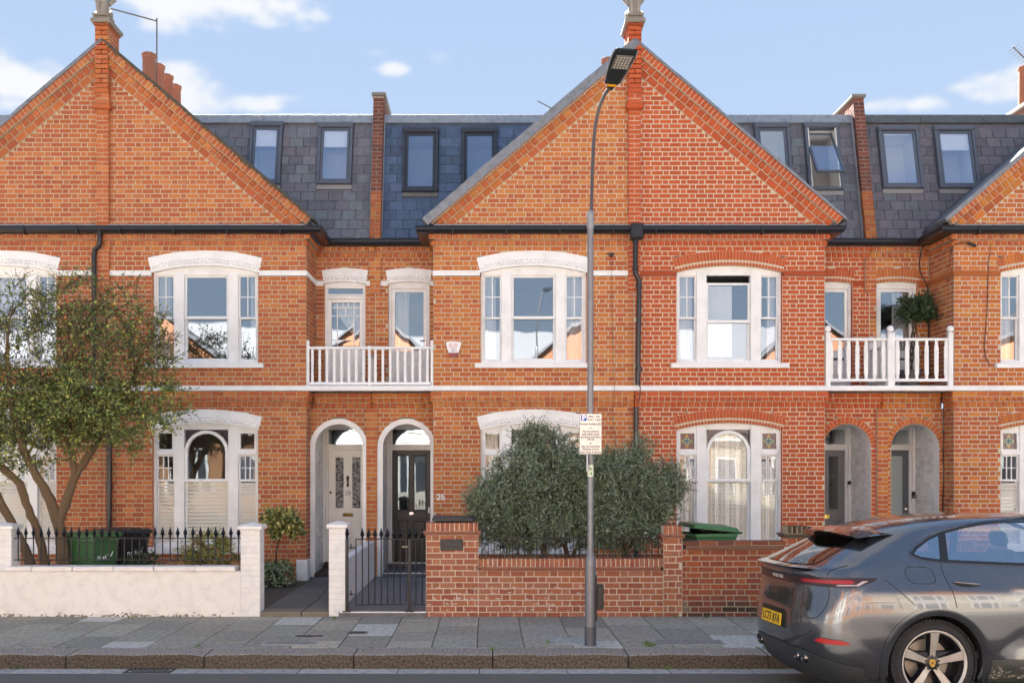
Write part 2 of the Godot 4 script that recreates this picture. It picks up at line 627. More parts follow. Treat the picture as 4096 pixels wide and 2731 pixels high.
# half width that an opening takes out of a course at height y; -1 where it does not reach
func taken_half(o: Dictionary, y: float) -> float:
	if y < o.y0: return -1.0
	if o.kind == "segment":
		var crown: float = o.ys + o.rise + o.ring
		if y > crown: return -1.0
		if y < o.y0 + o.get("sill", 0.0): return o.half + o.get("sill_over", 0.0)
		if y < o.ys: return o.half
		var ye: float = o.ys + o.ring - 0.012
		if y < ye: return o.half + 0.045 * (y - o.ys) / o.ring
		var hw: float = o.half + 0.045
		var r := arc(hw, crown - ye)
		var dy := y - (crown - r)
		return sqrt(maxf(r * r - dy * dy, 0.0))
	if o.kind == "round":
		if y > o.ys + o.half + o.ring: return -1.0
		if y < o.ys: return o.half + (o.ring if o.get("white", false) else 0.0)
		var q: float = o.half + o.ring
		return sqrt(maxf(q * q - (y - o.ys) * (y - o.ys), 0.0))
	return o.half if y < o.y1 else -1.0

func tone_of(pal: Array, nz: FastNoiseLite, p: Vector3) -> int:
	var a := nz.get_noise_3dv(p * 1.3) * 0.7 + rng.randf()
	return clampi(int(a * pal.size()), 0, pal.size() - 1)

func lay(w: Dictionary, t: Transform3D, x0: float, x1: float, y0: float, y1: float, openings: Array, pick := false, limit = null, proud := 0.0) -> void:
	# w: pal, joint, mortar, back (MB), bricks (MB), picks (Array), noise
	var rows := maxi(1, roundi((y1 - y0) / COURSE))
	var ch := (y1 - y0) / rows
	var pitch := 0.3165
	var gap: float = w.joint
	for r in rows:
		var yb := y0 + r * ch
		var ym := yb + ch / 2
		var iv := [[x0, x1]]
		if limit != null:
			iv = limit.call(yb, yb + ch)
			if iv.is_empty(): continue
		for o in openings:
			var h := taken_half(o, ym)
			if h > 0.0: iv = minus(iv, o.x - h, o.x + h)
		var phase := (0.5 if (r + int(round(y0 * 10))) % 2 == 0 else 0.0) * pitch + rng.randf_range(-0.012, 0.012)
		for i in iv:
			if i[1] - i[0] < 0.025: continue
			var m: Color = w.mortar
			w.back.quad(t * Vector3(i[0], yb, -0.006), t * Vector3(i[1], yb, -0.006), t * Vector3(i[1], yb + ch, -0.006), t * Vector3(i[0], yb + ch, -0.006), m)
			var k := floori((i[0] - phase) / pitch)
			var g := phase + k * pitch
			var which := 0
			while g < i[1]:
				var g1 := g + (0.211 if which == 0 else 0.1055)
				var a := maxf(g, i[0])
				var c := minf(g1, i[1])
				if i[1] - c < 0.035: c = i[1]
				if a - i[0] < 0.035 and a > i[0]: a = i[0]
				if c - a > 0.04:
					var full := c - a > 0.2 and c - a < 0.22
					var wd := c - a - gap
					var ctr := Vector3((a + c) / 2 + rng.randf_range(-0.0015, 0.0015), ym + rng.randf_range(-0.0015, 0.0015), proud + rng.randf_range(-0.0018, 0.0018))
					var bt := t * Transform3D(Basis(Vector3.BACK, rng.randf_range(-0.006, 0.006)), ctr)
					var tn := tone_of(w.pal, w.noise, bt.origin)
					if pick and full:
						w.picks.append([bt, ch - gap, tn])
					else:
						var col: Color = w.pal[tn]
						var q := rng.randf_range(0.84, 1.1)
						w.bricks.brick(bt, wd, ch - gap, 0.03, 0.0035, Color(col.r * q, col.g * q, col.b * q))
				g = g1 if which == 0 else g + 0.1055
				which = 1 - which
				if c >= i[1]: break

func place_picks(w: Dictionary, house: Node, wall: Node, most := 300) -> void:
	# the bricks that show largest, each its own piece; what is left joins the brickwork
	var gap: float = w.joint
	var shown := []
	for p in w.picks:
		var o: Vector3 = p[0].origin
		var px := CX + o.x / -o.z * FOC
		var py := CY - (o.y - EYE) / -o.z * FOC
		if px > 20 and px < 4076 and py > 10 and py < 2725: shown.append(p)
	var step := maxf(1.0, float(shown.size()) / most)
	var chosen := {}
	for i in mini(most, shown.size()):
		chosen[shown[int(i * step)]] = true
	for p in w.picks:
		if chosen.has(p):
			var key := "brick %s %.4f %d" % [w.key, p[1], p[2]]
			if not mesh_cache.has(key):
				var b := MB.new()
				b.brick(Transform3D(), 0.211 - gap, p[1], 0.03, 0.0035, w.pal[p[2]])
				mesh_cache[key] = b.mesh()
			var o := put(wall, "brick", mesh_cache[key], w.mat)
			o.transform = p[0]
		else:
			var col: Color = w.pal[p[2]]
			w.bricks.brick(p[0], 0.211 - gap, p[1], 0.03, 0.0035, col)
	w.picks = []

func facing(x: float, z: float, right := Vector3.RIGHT) -> Transform3D:
	# a wall frame: local x runs along the wall, z points out of it
	return Transform3D(Basis(right, Vector3.UP, right.cross(Vector3.UP)), Vector3(x, 0, z))

# ------------------------------------------------------------------ joinery
func bars(b: MB, x0: float, x1: float, y0: float, y1: float, z: float, wd: float, dep: float, col: Color) -> void:
	# a rectangular frame, stiles full height, rails between
	b.cab(x0, x0 + wd, y0, y1, z - dep, z, 0.004, col)
	b.cab(x1 - wd, x1, y0, y1, z - dep, z, 0.004, col)
	b.cab(x0 + wd, x1 - wd, y0, y0 + wd * 1.25, z - dep, z - 0.001, 0.004, col)
	b.cab(x0 + wd, x1 - wd, y1 - wd, y1, z - dep, z - 0.001, 0.004, col)

func pane(parent: Node, x0: float, x1: float, y0: float, y1: float, z: float, m := "glass") -> void:
	# a sheet of old glass, hung a hair out of true and slightly bowed
	var b := MB.new()
	var nx := 3
	var ny := 3
	var tx := rng.randf_range(-0.004, 0.004)
	var ty := rng.randf_range(-0.004, 0.004)
	var bow := rng.randf_range(-0.0035, 0.0035)
	var cx := (x0 + x1) / 2
	var cy := (y0 + y1) / 2
	var hw := (x1 - x0) / 2
	var hh := (y1 - y0) / 2
	var pts := []
	var nr := []
	for j in ny + 1:
		for i in nx + 1:
			var u := float(i) / nx * 2 - 1
			var v := float(j) / ny * 2 - 1
			pts.append(Vector3(cx + u * hw, cy + v * hh, z))
			nr.append(Vector3(tx + bow * u + rng.randf_range(-0.0012, 0.0012), ty + bow * v + rng.randf_range(-0.0012, 0.0012), 1).normalized())
	for j in ny:
		for i in nx:
			var a := j * (nx + 1) + i
			var q := [a, a + 1, a + nx + 2, a + nx + 1]
			b.quads([pts[q[0]], pts[q[1]], pts[q[2]], pts[q[3]]], [nr[q[0]], nr[q[1]], nr[q[2]], nr[q[3]]], Color.WHITE)
	put(parent, "pane", b, M[m])

func sash(win: Node, x0: float, x1: float, y0: float, y1: float, z: float, cols: int, rows: int, wd := 0.035, col := WHITE, glass := "glass") -> void:
	var s := MB.new()
	bars(s, x0, x1, y0, y1, z, wd, 0.035, col)
	var gx0 := x0 + wd
	var gx1 := x1 - wd
	var gy0 := y0 + wd * 1.25
	var gy1 := y1 - wd
	var mb := 0.016
	for i in range(1, cols):
		var xm := lerpf(gx0, gx1, float(i) / cols)
		s.ab(xm - mb / 2, xm + mb / 2, gy0, gy1, z - 0.03, z - 0.008, col)
	for j in range(1, rows):
		var ym := lerpf(gy0, gy1, float(j) / rows)
		s.ab(gx0, gx1, ym - mb / 2, ym + mb / 2, z - 0.03, z - 0.0085, col)
	put(win, "sash", s, M.paint)
	for i in cols:
		for j in rows:
			pane(win, lerpf(gx0, gx1, float(i) / cols) + 0.002, lerpf(gx0, gx1, float(i + 1) / cols) - 0.002, lerpf(gy0, gy1, float(j) / rows) + 0.002, lerpf(gy0, gy1, float(j + 1) / rows) - 0.002, z - 0.02, glass)

func curtain(win: Node, x0: float, x1: float, y0: float, y1: float, z: float, col: Color, folds: float, amp := 0.025, called := "curtain") -> void:
	var b := MB.new()
	var n := maxi(6, int(folds * 8))
	for i in n:
		var ua := float(i) / n
		var ub := float(i + 1) / n
		var za := z + amp * sin(ua * folds * TAU) + amp * 0.4 * sin(ua * folds * 2.7 * TAU + 1.0)
		var zb := z + amp * sin(ub * folds * TAU) + amp * 0.4 * sin(ub * folds * 2.7 * TAU + 1.0)
		b.quad(Vector3(lerpf(x0, x1, ua), y0, za), Vector3(lerpf(x0, x1, ub), y0, zb), Vector3(lerpf(x0, x1, ub), y1, zb), Vector3(lerpf(x0, x1, ua), y1, za), col)
	put(win, called, b, M.fabric)

func swag(win: Node, xa: float, xb: float, y0: float, y1: float, z: float, col: Color) -> void:
	# a muslin drawn aside: hangs from the rail, gathered at the jamb xb lower down
	var b := MB.new()
	var n := 14
	var m := 10
	var g := func(i: int, j: int) -> Vector3:
		var u := float(i) / n
		var v := float(j) / m
		var x := lerpf(xa, xb, u)
		var pull := pow(v, 1.3)
		x = lerpf(x, xb, pull * 0.93 * (1.0 - u * 0.2))
		return Vector3(x, lerpf(y1, y0, v), z + 0.02 * sin(u * 22.0) * (1.0 - 0.5 * v))
	for i in n:
		for j in m:
			b.quad(g.call(i, j + 1), g.call(i + 1, j + 1), g.call(i + 1, j), g.call(i, j), col)
	put(win, "curtain", b, M.fabric)

func shutters(win: Node, x0: float, x1: float, y0: float, y1: float, z: float, leaves: int, tilt: float, col: Color) -> void:
	# plantation shutters: stiles, rails and louvres
	var wleaf := (x1 - x0) / leaves
	for k in leaves:
		var a := x0 + k * wleaf
		var c := a + wleaf - 0.004
		var b := MB.new()
		b.cab(a, a + 0.03, y0, y1, z - 0.025, z, 0.003, col)
		b.cab(c - 0.03, c, y0, y1, z - 0.025, z, 0.003, col)
		b.ab(a + 0.03, c - 0.03, y0, y0 + 0.05, z - 0.025, z - 0.001, col)
		b.ab(a + 0.03, c - 0.03, y1 - 0.05, y1, z - 0.025, z - 0.001, col)
		b.ab((a + c) / 2 - 0.004, (a + c) / 2 + 0.004, y0 + 0.06, y1 - 0.06, z + 0.012, z + 0.02, col)
		var y := y0 + 0.075
		while y < y1 - 0.06:
			b.box(Transform3D(Basis(Vector3.RIGHT, tilt), Vector3((a + c) / 2, y, z - 0.016)), Vector3(c - a - 0.062, 0.070, 0.009), col)
			y += 0.066
		put(win, "shutter", b, M.satin)

func slat_blind(win: Node, x0: float, x1: float, y0: float, y1: float, z: float, col: Color) -> void:
	var b := MB.new()
	var y := y0
	while y < y1:
		b.box(Transform3D(Basis(Vector3.RIGHT, 0.95), Vector3((x0 + x1) / 2, y, z)), Vector3(x1 - x0, 0.004, 0.075), col)
		y += 0.064
	put(win, "blind", b, M.satin)

func seg_y(half: float, rise: float, ys: float, x: float) -> float:
	var r := arc(half, rise)
	return ys + rise - r + sqrt(maxf(r * r - x * x, 0.0))

func arch_of_bricks(house: Node, x: float, ys: float, half: float, rise: float, ring: float, z: float, white: bool, w: Dictionary) -> void:
	# a cambered arch of gauged bricks, notched diamonds along the lower ends
	var r := arc(half, rise)
	var yc := ys + rise - r
	var amax := asin(half / r) * 1.012
	var pitch := 0.0575
	var n := roundi(2 * amax * (r + ring / 2) / pitch)
	var rm := r + ring / 2
	var da := 2 * amax / n
	var wdt := da * (r + ring) - (0.0 if white else 0.009)
	var skew := 1.0 - (da * r - (0.0 if white else 0.009)) / wdt
	if white:
		var b := MB.new()
		var wc := WHITE
		for i in n:
			var a := -amax + da * (i + 0.5)
			var t := Transform3D(Basis(Vector3.BACK, -a), Vector3(x + sin(a) * rm, yc + cos(a) * rm, z + 0.012))
			b.brick(t, wdt + 0.002, ring + 0.01, 0.12, 0.0008, wc, skew)
			for row in [[-0.30, 0.5], [-0.115, 0.42]]:
				var o := t * Transform3D(Basis(), Vector3(0 if row[0] < -0.2 else wdt / 2, ring * row[0], 0))
				var sz: float = wdt * row[1]
				var tip := o * Vector3(0, 0, 0.022)
				var p := [o * Vector3(0, -sz, 0), o * Vector3(sz, 0, 0), o * Vector3(0, sz, 0), o * Vector3(-sz, 0, 0)]
				for k in 4:
					b.tri(p[k], p[(k + 1) % 4], tip, wc)
		put(house, "window_arch", b, M.paint, "white painted cambered arch with a row of diamonds")
	else:
		var holder := node(house, "window_arch", "cambered arch of rubbed red bricks with notched ends")
		var back := MB.new()
		var poly := PackedVector2Array()
		for i in 17:
			var a := -amax + 2 * amax * i / 16.0
			poly.append(Vector2(x + sin(a) * (r + ring + 0.004), yc + cos(a) * (r + ring + 0.004)))
		for i in 17:
			var a := amax - 2 * amax * i / 16.0
			poly.append(Vector2(x + sin(a) * (r - 0.001), yc + cos(a) * (r - 0.001)))
		back.prism(Transform3D(), poly, z - 0.11, z + 0.001, w.mortar)
		put(holder, "joints", back, M.mortar)
		for i in n:
			var a := -amax + da * (i + 0.5)
			var t := Transform3D(Basis(Vector3.BACK, -a), Vector3(x + sin(a) * rm, yc + cos(a) * rm, z + 0.012))
			var tn := rng.randi() % mini(3, w.pal.size())
			var key := "voussoir %s %.4f %d" % [w.key, ring, tn]
			if not mesh_cache.has(key):
				var b := MB.new()
				var hb := ring * 0.62
				b.brick(Transform3D(Basis(), Vector3(0, ring * 0.19, 0)), wdt, hb, 0.03, 0.003, w.pal[tn], skew * 0.6)
				# the notched end: a neck and a pointed foot
				b.brick(Transform3D(Basis(), Vector3(0, -ring * 0.17, -0.012)), wdt * 0.55, ring * 0.12, 0.03, 0.003, w.pal[tn])
				b.brick(Transform3D(Basis(Vector3.BACK, PI / 4), Vector3(0, -ring * 0.33, 0)), wdt * 0.66, wdt * 0.66, 0.03, 0.003, w.pal[tn])
				b.brick(Transform3D(Basis(), Vector3(0, -ring * 0.42, -0.004)), wdt * (1 - skew), ring * 0.15, 0.03, 0.003, w.pal[tn])
				mesh_cache[key] = b.mesh()
			var o := put(holder, "voussoir", mesh_cache[key], w.mat)
			o.transform = t

func stained(win: Node, x0: float, x1: float, y0: float, y1: float, z: float) -> void:
	# leaded light: roundel in a square, lozenge about it, coloured quarries
	var holder := MB.new()
	var cx := (x0 + x1) / 2
	var cy := (y0 + y1) / 2
	var hx := (x1 - x0) / 2
	var hy := (y1 - y0) / 2
	var q := func(l: Array, col: Color) -> void:
		for i in range(1, l.size() - 1):
			holder.tri(Vector3(cx + l[0][0] * hx, cy + l[0][1] * hy, z), Vector3(cx + l[i][0] * hx, cy + l[i][1] * hy, z), Vector3(cx + l[i + 1][0] * hx, cy + l[i + 1][1] * hy, z), col)
	var pink := Color(0.20, 0.11, 0.12)
	var lime := Color(0.30, 0.30, 0.16)
	var sea := Color(0.30, 0.40, 0.40)
	var teal := Color(0.03, 0.16, 0.17)
	for s in [[1, 1], [-1, 1], [-1, -1], [1, -1]]:
		q.call([[s[0], s[1]], [0, s[1]], [0.42 * s[0], 0.42 * s[1]]] if s[0] * s[1] > 0 else [[s[0], s[1]], [0.42 * s[0], 0.42 * s[1]], [0, s[1]]], pink)
		q.call([[s[0], s[1]], [0.42 * s[0], 0.42 * s[1]], [s[0], 0]] if s[0] * s[1] > 0 else [[s[0], s[1]], [s[0], 0], [0.42 * s[0], 0.42 * s[1]]], pink * 1.25)
	for s in [[0, 1], [-1, 0], [0, -1], [1, 0]]:
		var d := Vector2(s[0], s[1])
		var e := Vector2(-s[1], s[0])
		var a := d * 0.42 + e * 0.42
		var c := d * 0.42 - e * 0.42
		q.call([[d.x, d.y], [a.x, a.y], [c.x, c.y]], lime if s[1] == 0 else Color(0.5, 0.36, 0.10))
	for s in [[0, 1], [-1, 0], [0, -1], [1, 0]]:
		var d := Vector2(s[0], s[1])
		var e := Vector2(-s[1], s[0])
		var a := d * 0.42 + e * 0.42
		var c := d * 0.42 - e * 0.42
		q.call([[c.x, c.y], [a.x, a.y], [0, 0]], sea)
	var ring := []
	for i in 12:
		ring.append([0.22 * cos(TAU * i / 12), 0.22 * sin(TAU * i / 12)])
	for i in 12:
		holder.tri(Vector3(cx, cy, z + 0.003), Vector3(cx + ring[i][0] * hx, cy + ring[i][1] * hy, z + 0.001), Vector3(cx + ring[(i + 1) % 12][0] * hx, cy + ring[(i + 1) % 12][1] * hy, z + 0.001), teal)
	put(win, "stained_glass", holder, M.stained)
	var ld := MB.new()
	var lc := Color(0.02, 0.02, 0.022)
	var seg := func(a: Vector2, c: Vector2) -> void:
		var p := Vector3(cx + a.x * hx, cy + a.y * hy, z + 0.003)
		var e := Vector3(cx + c.x * hx, cy + c.y * hy, z + 0.003)
		ld.tube([p, e], [0.003], 4, lc, false)
	for s in [[1, 1], [-1, 1], [-1, -1], [1, -1]]:
		seg.call(Vector2(s[0], s[1]), Vector2(0.42 * s[0], 0.42 * s[1]))
		seg.call(Vector2(0.42 * s[0], 0.42 * s[1]), Vector2(0.42 * -s[1], 0.42 * s[0]))
	for s in [[0, 1], [-1, 0], [0, -1], [1, 0]]:
		var d := Vector2(s[0], s[1])
		var e := Vector2(-s[1], s[0])
		seg.call(d, d * 0.42 + e * 0.42)
		seg.call(d, d * 0.42 - e * 0.42)
		seg.call(d * 0.42, d * 0.2)
	for i in 12:
		seg.call(Vector2(ring[i][0], ring[i][1]), Vector2(ring[(i + 1) % 12][0], ring[(i + 1) % 12][1]))
	put(win, "leading", ld, M.matte)

func window_head(b: MB, x: float, half: float, rise: float, ys: float, y: float, z0: float, z1: float, col: Color) -> void:
	# the board between the arch above and a straight line below
	var poly := PackedVector2Array()
	for i in 21:
		var u := -half + 2 * half * i / 20.0
		poly.append(Vector2(x + u, seg_y(half, rise, ys, u)))
	poly.append(Vector2(x + half, y))
	poly.append(Vector2(x - half, y))
	b.prism(Transform3D(), poly, z0, z1, col)

func room(house: Node, x0: float, x1: float, y0: float, y1: float, z0: float, z1: float, col: Color) -> void:
	# the room behind a window: floor, ceiling and walls, seen from inside
	var b := MB.new()
	var t := 0.05
	b.ab(x0 - t, x1 + t, y0 - t, y0, z1, z0, Color(0.20, 0.13, 0.08))
	b.ab(x0 - t, x1 + t, y1, y1 + t, z1, z0, Color(0.7, 0.7, 0.68))
	b.ab(x0 - t, x0, y0, y1, z1, z0, col)
	b.ab(x1, x1 + t, y0, y1, z1, z0, col)
	b.ab(x0 - t, x1 + t, y0, y1, z1 - t, z1, col)
	put(house, "room", b, M.matte)

func bay_window(house: Node, h: Dictionary, x: float, floor_no: int) -> void:
	var win := node(house, "window")
	var zf := -DB
	var half := 0.92
	var ys := 5.401 if floor_no == 1 else 2.662
	var rise := 0.118
	var yb := 3.814 if floor_no == 1 else 0.62
	var f := MB.new()
	var z := zf - 0.075
	var col := WHITE
	var glass_top := 5.40 if floor_no == 1 else 2.70
	# brick reveals of the opening
	var rv := MB.new()
	for s in [-1.0, 1.0]:
		var xr: float = x + s * half
		var p := [Vector3(xr, yb - 0.1, zf - 0.004), Vector3(xr, ys + 0.01, zf - 0.004), Vector3(xr, ys + 0.01, zf - 0.30), Vector3(xr, yb - 0.1, zf - 0.30)]
		if s < 0: p.reverse()
		rv.quad(p[0], p[1], p[2], p[3], h.w.pal[0])
	put(win, "reveal", rv, h.w.mat)
	var wside := 0.045
	var m0 := 0.385
	var m1 := 0.56
	f.cab(x - half, x - half + wside, yb, ys, z - 0.12, z, 0.004, col)
	f.cab(x + half - wside, x + half, yb, ys, z - 0.12, z, 0.004, col)
	for s in [-1.0, 1.0]:
		f.cab(x + s * (m0 + m1) / 2 - (m1 - m0) / 2, x + s * (m0 + m1) / 2 + (m1 - m0) / 2, yb, ys + (0.03 if floor_no == 1 else 0.10), z - 0.12, z + 0.012, 0.006, col)
	f.cab(x - half, x + half, yb - 0.005, yb + 0.055, z - 0.12, z + 0.006, 0.006, col)
	if floor_no == 1:
		window_head(f, x, half, rise, ys, 5.36, z - 0.12, z - 0.002, col)
	put(win, "frame", f, M.paint)
	# sill
	if floor_no == 1:
		var s := MB.new()
		s.cab(x - half - 0.105, x + half + 0.105, 3.727, 3.814, zf - 0.15, zf + 0.075, 0.008, col)
		put(win, "sill", s, M.paint)
	else:
		var s := MB.new()
		s.cab(x - half - 0.06, x + half + 0.06, 0.50, 0.62, zf - 0.15, zf + 0.07, 0.01, col)
		put(win, "sill", s, M.paint)
	var zs := z - 0.03
	if floor_no == 1:
		var open: float = h.get("open_sash", 0.0)
		var mid := 4.60 - open * 0.5
		for s in [-1.0, 1.0]:
			var a: float = x + (m1 if s > 0 else -half + wside)
			var c: float = x + (half - wside if s > 0 else -m1)
			sash(win, a, c, 4.60, 5.362, zs, 2, 2, 0.028)
			sash(win, a, c, yb + 0.05, 4.63, zs - 0.04, 1, 1, 0.028)
		sash(win, x - m0, x + m0, mid, 5.362 - open, zs, 1, 1, 0.04)
		sash(win, x - m0, x + m0, yb + 0.05, mid + 0.04, zs - 0.04, 1, 1, 0.04)
		# sash horns
		var hn := MB.new()
		for s in [-1.0, 1.0]:
			hn.tube([Vector3(x + s * (m0 - 0.02), mid, zs - 0.015), Vector3(x + s * (m0 - 0.02), mid - 0.05, zs - 0.017)], [0.014, 0.005], 6, col)
		put(win, "sash_horn", hn, M.paint)
	else:
		var mid := 1.76
		for s in [-1.0, 1.0]:
			var a: float = x + (m1 if s > 0 else -half + wside)
			var c: float = x + (half - wside if s > 0 else -m1)
			# transom, stained light above it
			var tr := MB.new()
			tr.cab(a, c, 2.225, 2.285, z - 0.10, z + 0.008, 0.004, col)
			put(win, "transom", tr, M.paint)
			var s2 := MB.new()
			var pts := PackedVector2Array()
			for i in 7:
				var u := lerpf(a, c, i / 6.0)
				pts.append(Vector2(u, seg_y(half, rise, ys, u - x)))
			pts.append(Vector2(c, 2.285 + 0.0))
			pts.append(Vector2(c - 0.035, 2.285))
			pts.append(Vector2(c - 0.035, 2.60))
			pts.append(Vector2(a + 0.035, 2.60))
			pts.append(Vector2(a + 0.035, 2.285))
			pts.append(Vector2(a, 2.285))
			s2.prism(Transform3D(), pts, z - 0.07, z - 0.006, col)
			s2.cab(a + 0.035, c - 0.035, 2.285, 2.325, z - 0.07, z - 0.008, 0.003, col)
			put(win, "sash", s2, M.paint)
			if h.get("stained", false):
				stained(win, a + 0.035, c - 0.035, 2.325, 2.60, z - 0.05)
			else:
				pane(win, a + 0.035, c - 0.035, 2.325, 2.60, z - 0.05, "low_glass")
			sash(win, a, c, mid, 2.225, zs, 3, 2, 0.030, WHITE, "low_glass")
			sash(win, a, c, yb + 0.05, mid + 0.03, zs - 0.04, 1, 1, 0.030, WHITE, "low_glass")
		# the round-headed middle light
		var rr := m0 - 0.03
		var cy := 2.62 - rr
		var hd := PackedVector2Array()
		for i in 15:
			var u := -m0 + 2 * m0 * i / 14.0
			hd.append(Vector2(x + u, seg_y(half, rise, ys, u)))
		hd.append(Vector2(x + m0, 2.665))
		hd.append(Vector2(x - m0, 2.665))
		var b := MB.new()
		b.prism(Transform3D(), hd, z - 0.10, z - 0.004, col)
		# arched bar and stiles
		var ring := PackedVector2Array()
		for i in 25:
			var a := PI * i / 24.0
			ring.append(Vector2(x + cos(a) * (rr + 0.03), cy + sin(a) * (rr + 0.03)))
		for i in 25:
			var a := PI - PI * i / 24.0
			ring.append(Vector2(x + cos(a) * (rr - 0.025), cy + sin(a) * (rr - 0.025)))
		b.prism(Transform3D(), ring, z - 0.075, z - 0.005, col)
		for s in [-1.0, 1.0]:
			var xa: float = x + s * (rr + 0.0025)
			b.cab(xa - 0.0275, xa + 0.0275, mid, cy, z - 0.07, z - 0.006, 0.003, col)
		b.cab(x - m0, x + m0, mid - 0.005, mid + 0.045, z - 0.07, z - 0.003, 0.004, col)
		put(win, "sash", b, M.paint)
		for s in [-1.0, 1.0]:
			# spandrel glass
			var sp := MB.new()
			for i in 8:
				var a0 := PI / 2 - PI / 2 * i / 8.0
				var a1 := PI / 2 - PI / 2 * (i + 1) / 8.0
				var q0 := Vector3(x + s * cos(a0) * rr, cy + sin(a0) * rr, z - 0.045)
				var q1 := Vector3(x + s * cos(a1) * rr, cy + sin(a1) * rr, z - 0.045)
				var e0 := Vector3(q0.x, 2.665, q0.z)
				var e1 := Vector3(q1.x, 2.665, q1.z)
				if s > 0: sp.quad(q0, q1, e1, e0, Color(0.12, 0.09, 0.11))
				else: sp.quad(q1, q0, e0, e1, Color(0.12, 0.09, 0.11))
			put(win, "spandrel_glass", sp, M.stained)
		pane(win, x - rr, x + rr, mid + 0.03, 2.62, z - 0.045, "low_glass")
		sash(win, x - m0, x + m0, yb + 0.05, mid + 0.02, zs - 0.04, 1, 1, 0.04, WHITE, "low_glass")
		var hn := MB.new()
		for s in [-1.0, 1.0]:
			var lp := []
			for i in 9:
				var a := PI * i / 8.0
				lp.append(Vector3(x + s * 0.2 + cos(a) * 0.04, mid - 0.008 - sin(a) * 0.018, zs - 0.012))
			hn.tube(lp, [0.006], 5, col)
		put(win, "sash_lift", hn, M.paint)
	# what hangs inside
	var zc := zf - 0.26
	for fit in h.get("first" if floor_no == 1 else "ground", []):
		match fit[0]:
			"curtain": curtain(win, x + fit[1], x + fit[2], yb, 5.42 if floor_no == 1 else 2.7, zc, fit[3], fit[4])
			"blind": curtain(win, x + fit[1], x + fit[2], fit[5], fit[6], zc + 0.02, fit[3], fit[4], 0.003, "blind")
			"slats": slat_blind(win, x + fit[1], x + fit[2], fit[3], fit[4], zc + 0.10, fit[5])
			"shutters": shutters(win, x + fit[1], x + fit[2], fit[3], fit[4], zc + 0.09, fit[5], fit[6], fit[7])
	if floor_no == 1:
		room(house, x - 1.5, x + 1.5, 3.42, 5.75, zf - 0.30, zf - 4.0, h.get("walls", Color(0.45, 0.45, 0.44)))
	else:
		room(house, x - 1.5, x + 1.5, 0.35, 3.0, zf - 0.30, zf - 4.0, h.get("walls", Color(0.45, 0.45, 0.44)))
# ------------------------------------------------------------------ the terrace
const APEX := 9.41      # where the raking verges would meet
const RAKE := 0.85      # their fall per metre
const EAVE := 6.2

func mansard_d(y: float) -> float:
	return 18.42 + (y - 6.05) / 2.67 * 0.62

func on_mansard(px: float, py: float) -> Vector3:
	# where a sight line meets the sloping slate front
	var k := (CY - py) / FOC
	var g := 0.62 / 2.67
	var y := (EYE + k * (18.42 - 6.05 * g)) / (1.0 - k * g)
	var d := mansard_d(y)
	return Vector3(sx(px, d), y, -d)

func mansard_basis() -> Basis:
	var up := Vector3(0, 2.67, -0.62).normalized()
	return Basis(Vector3.RIGHT, up, Vector3.RIGHT.cross(up))

func shades(list: Array) -> Array:
	var out := []
	for c in list: out.append(Color(c[0], c[1], c[2]))
	return out

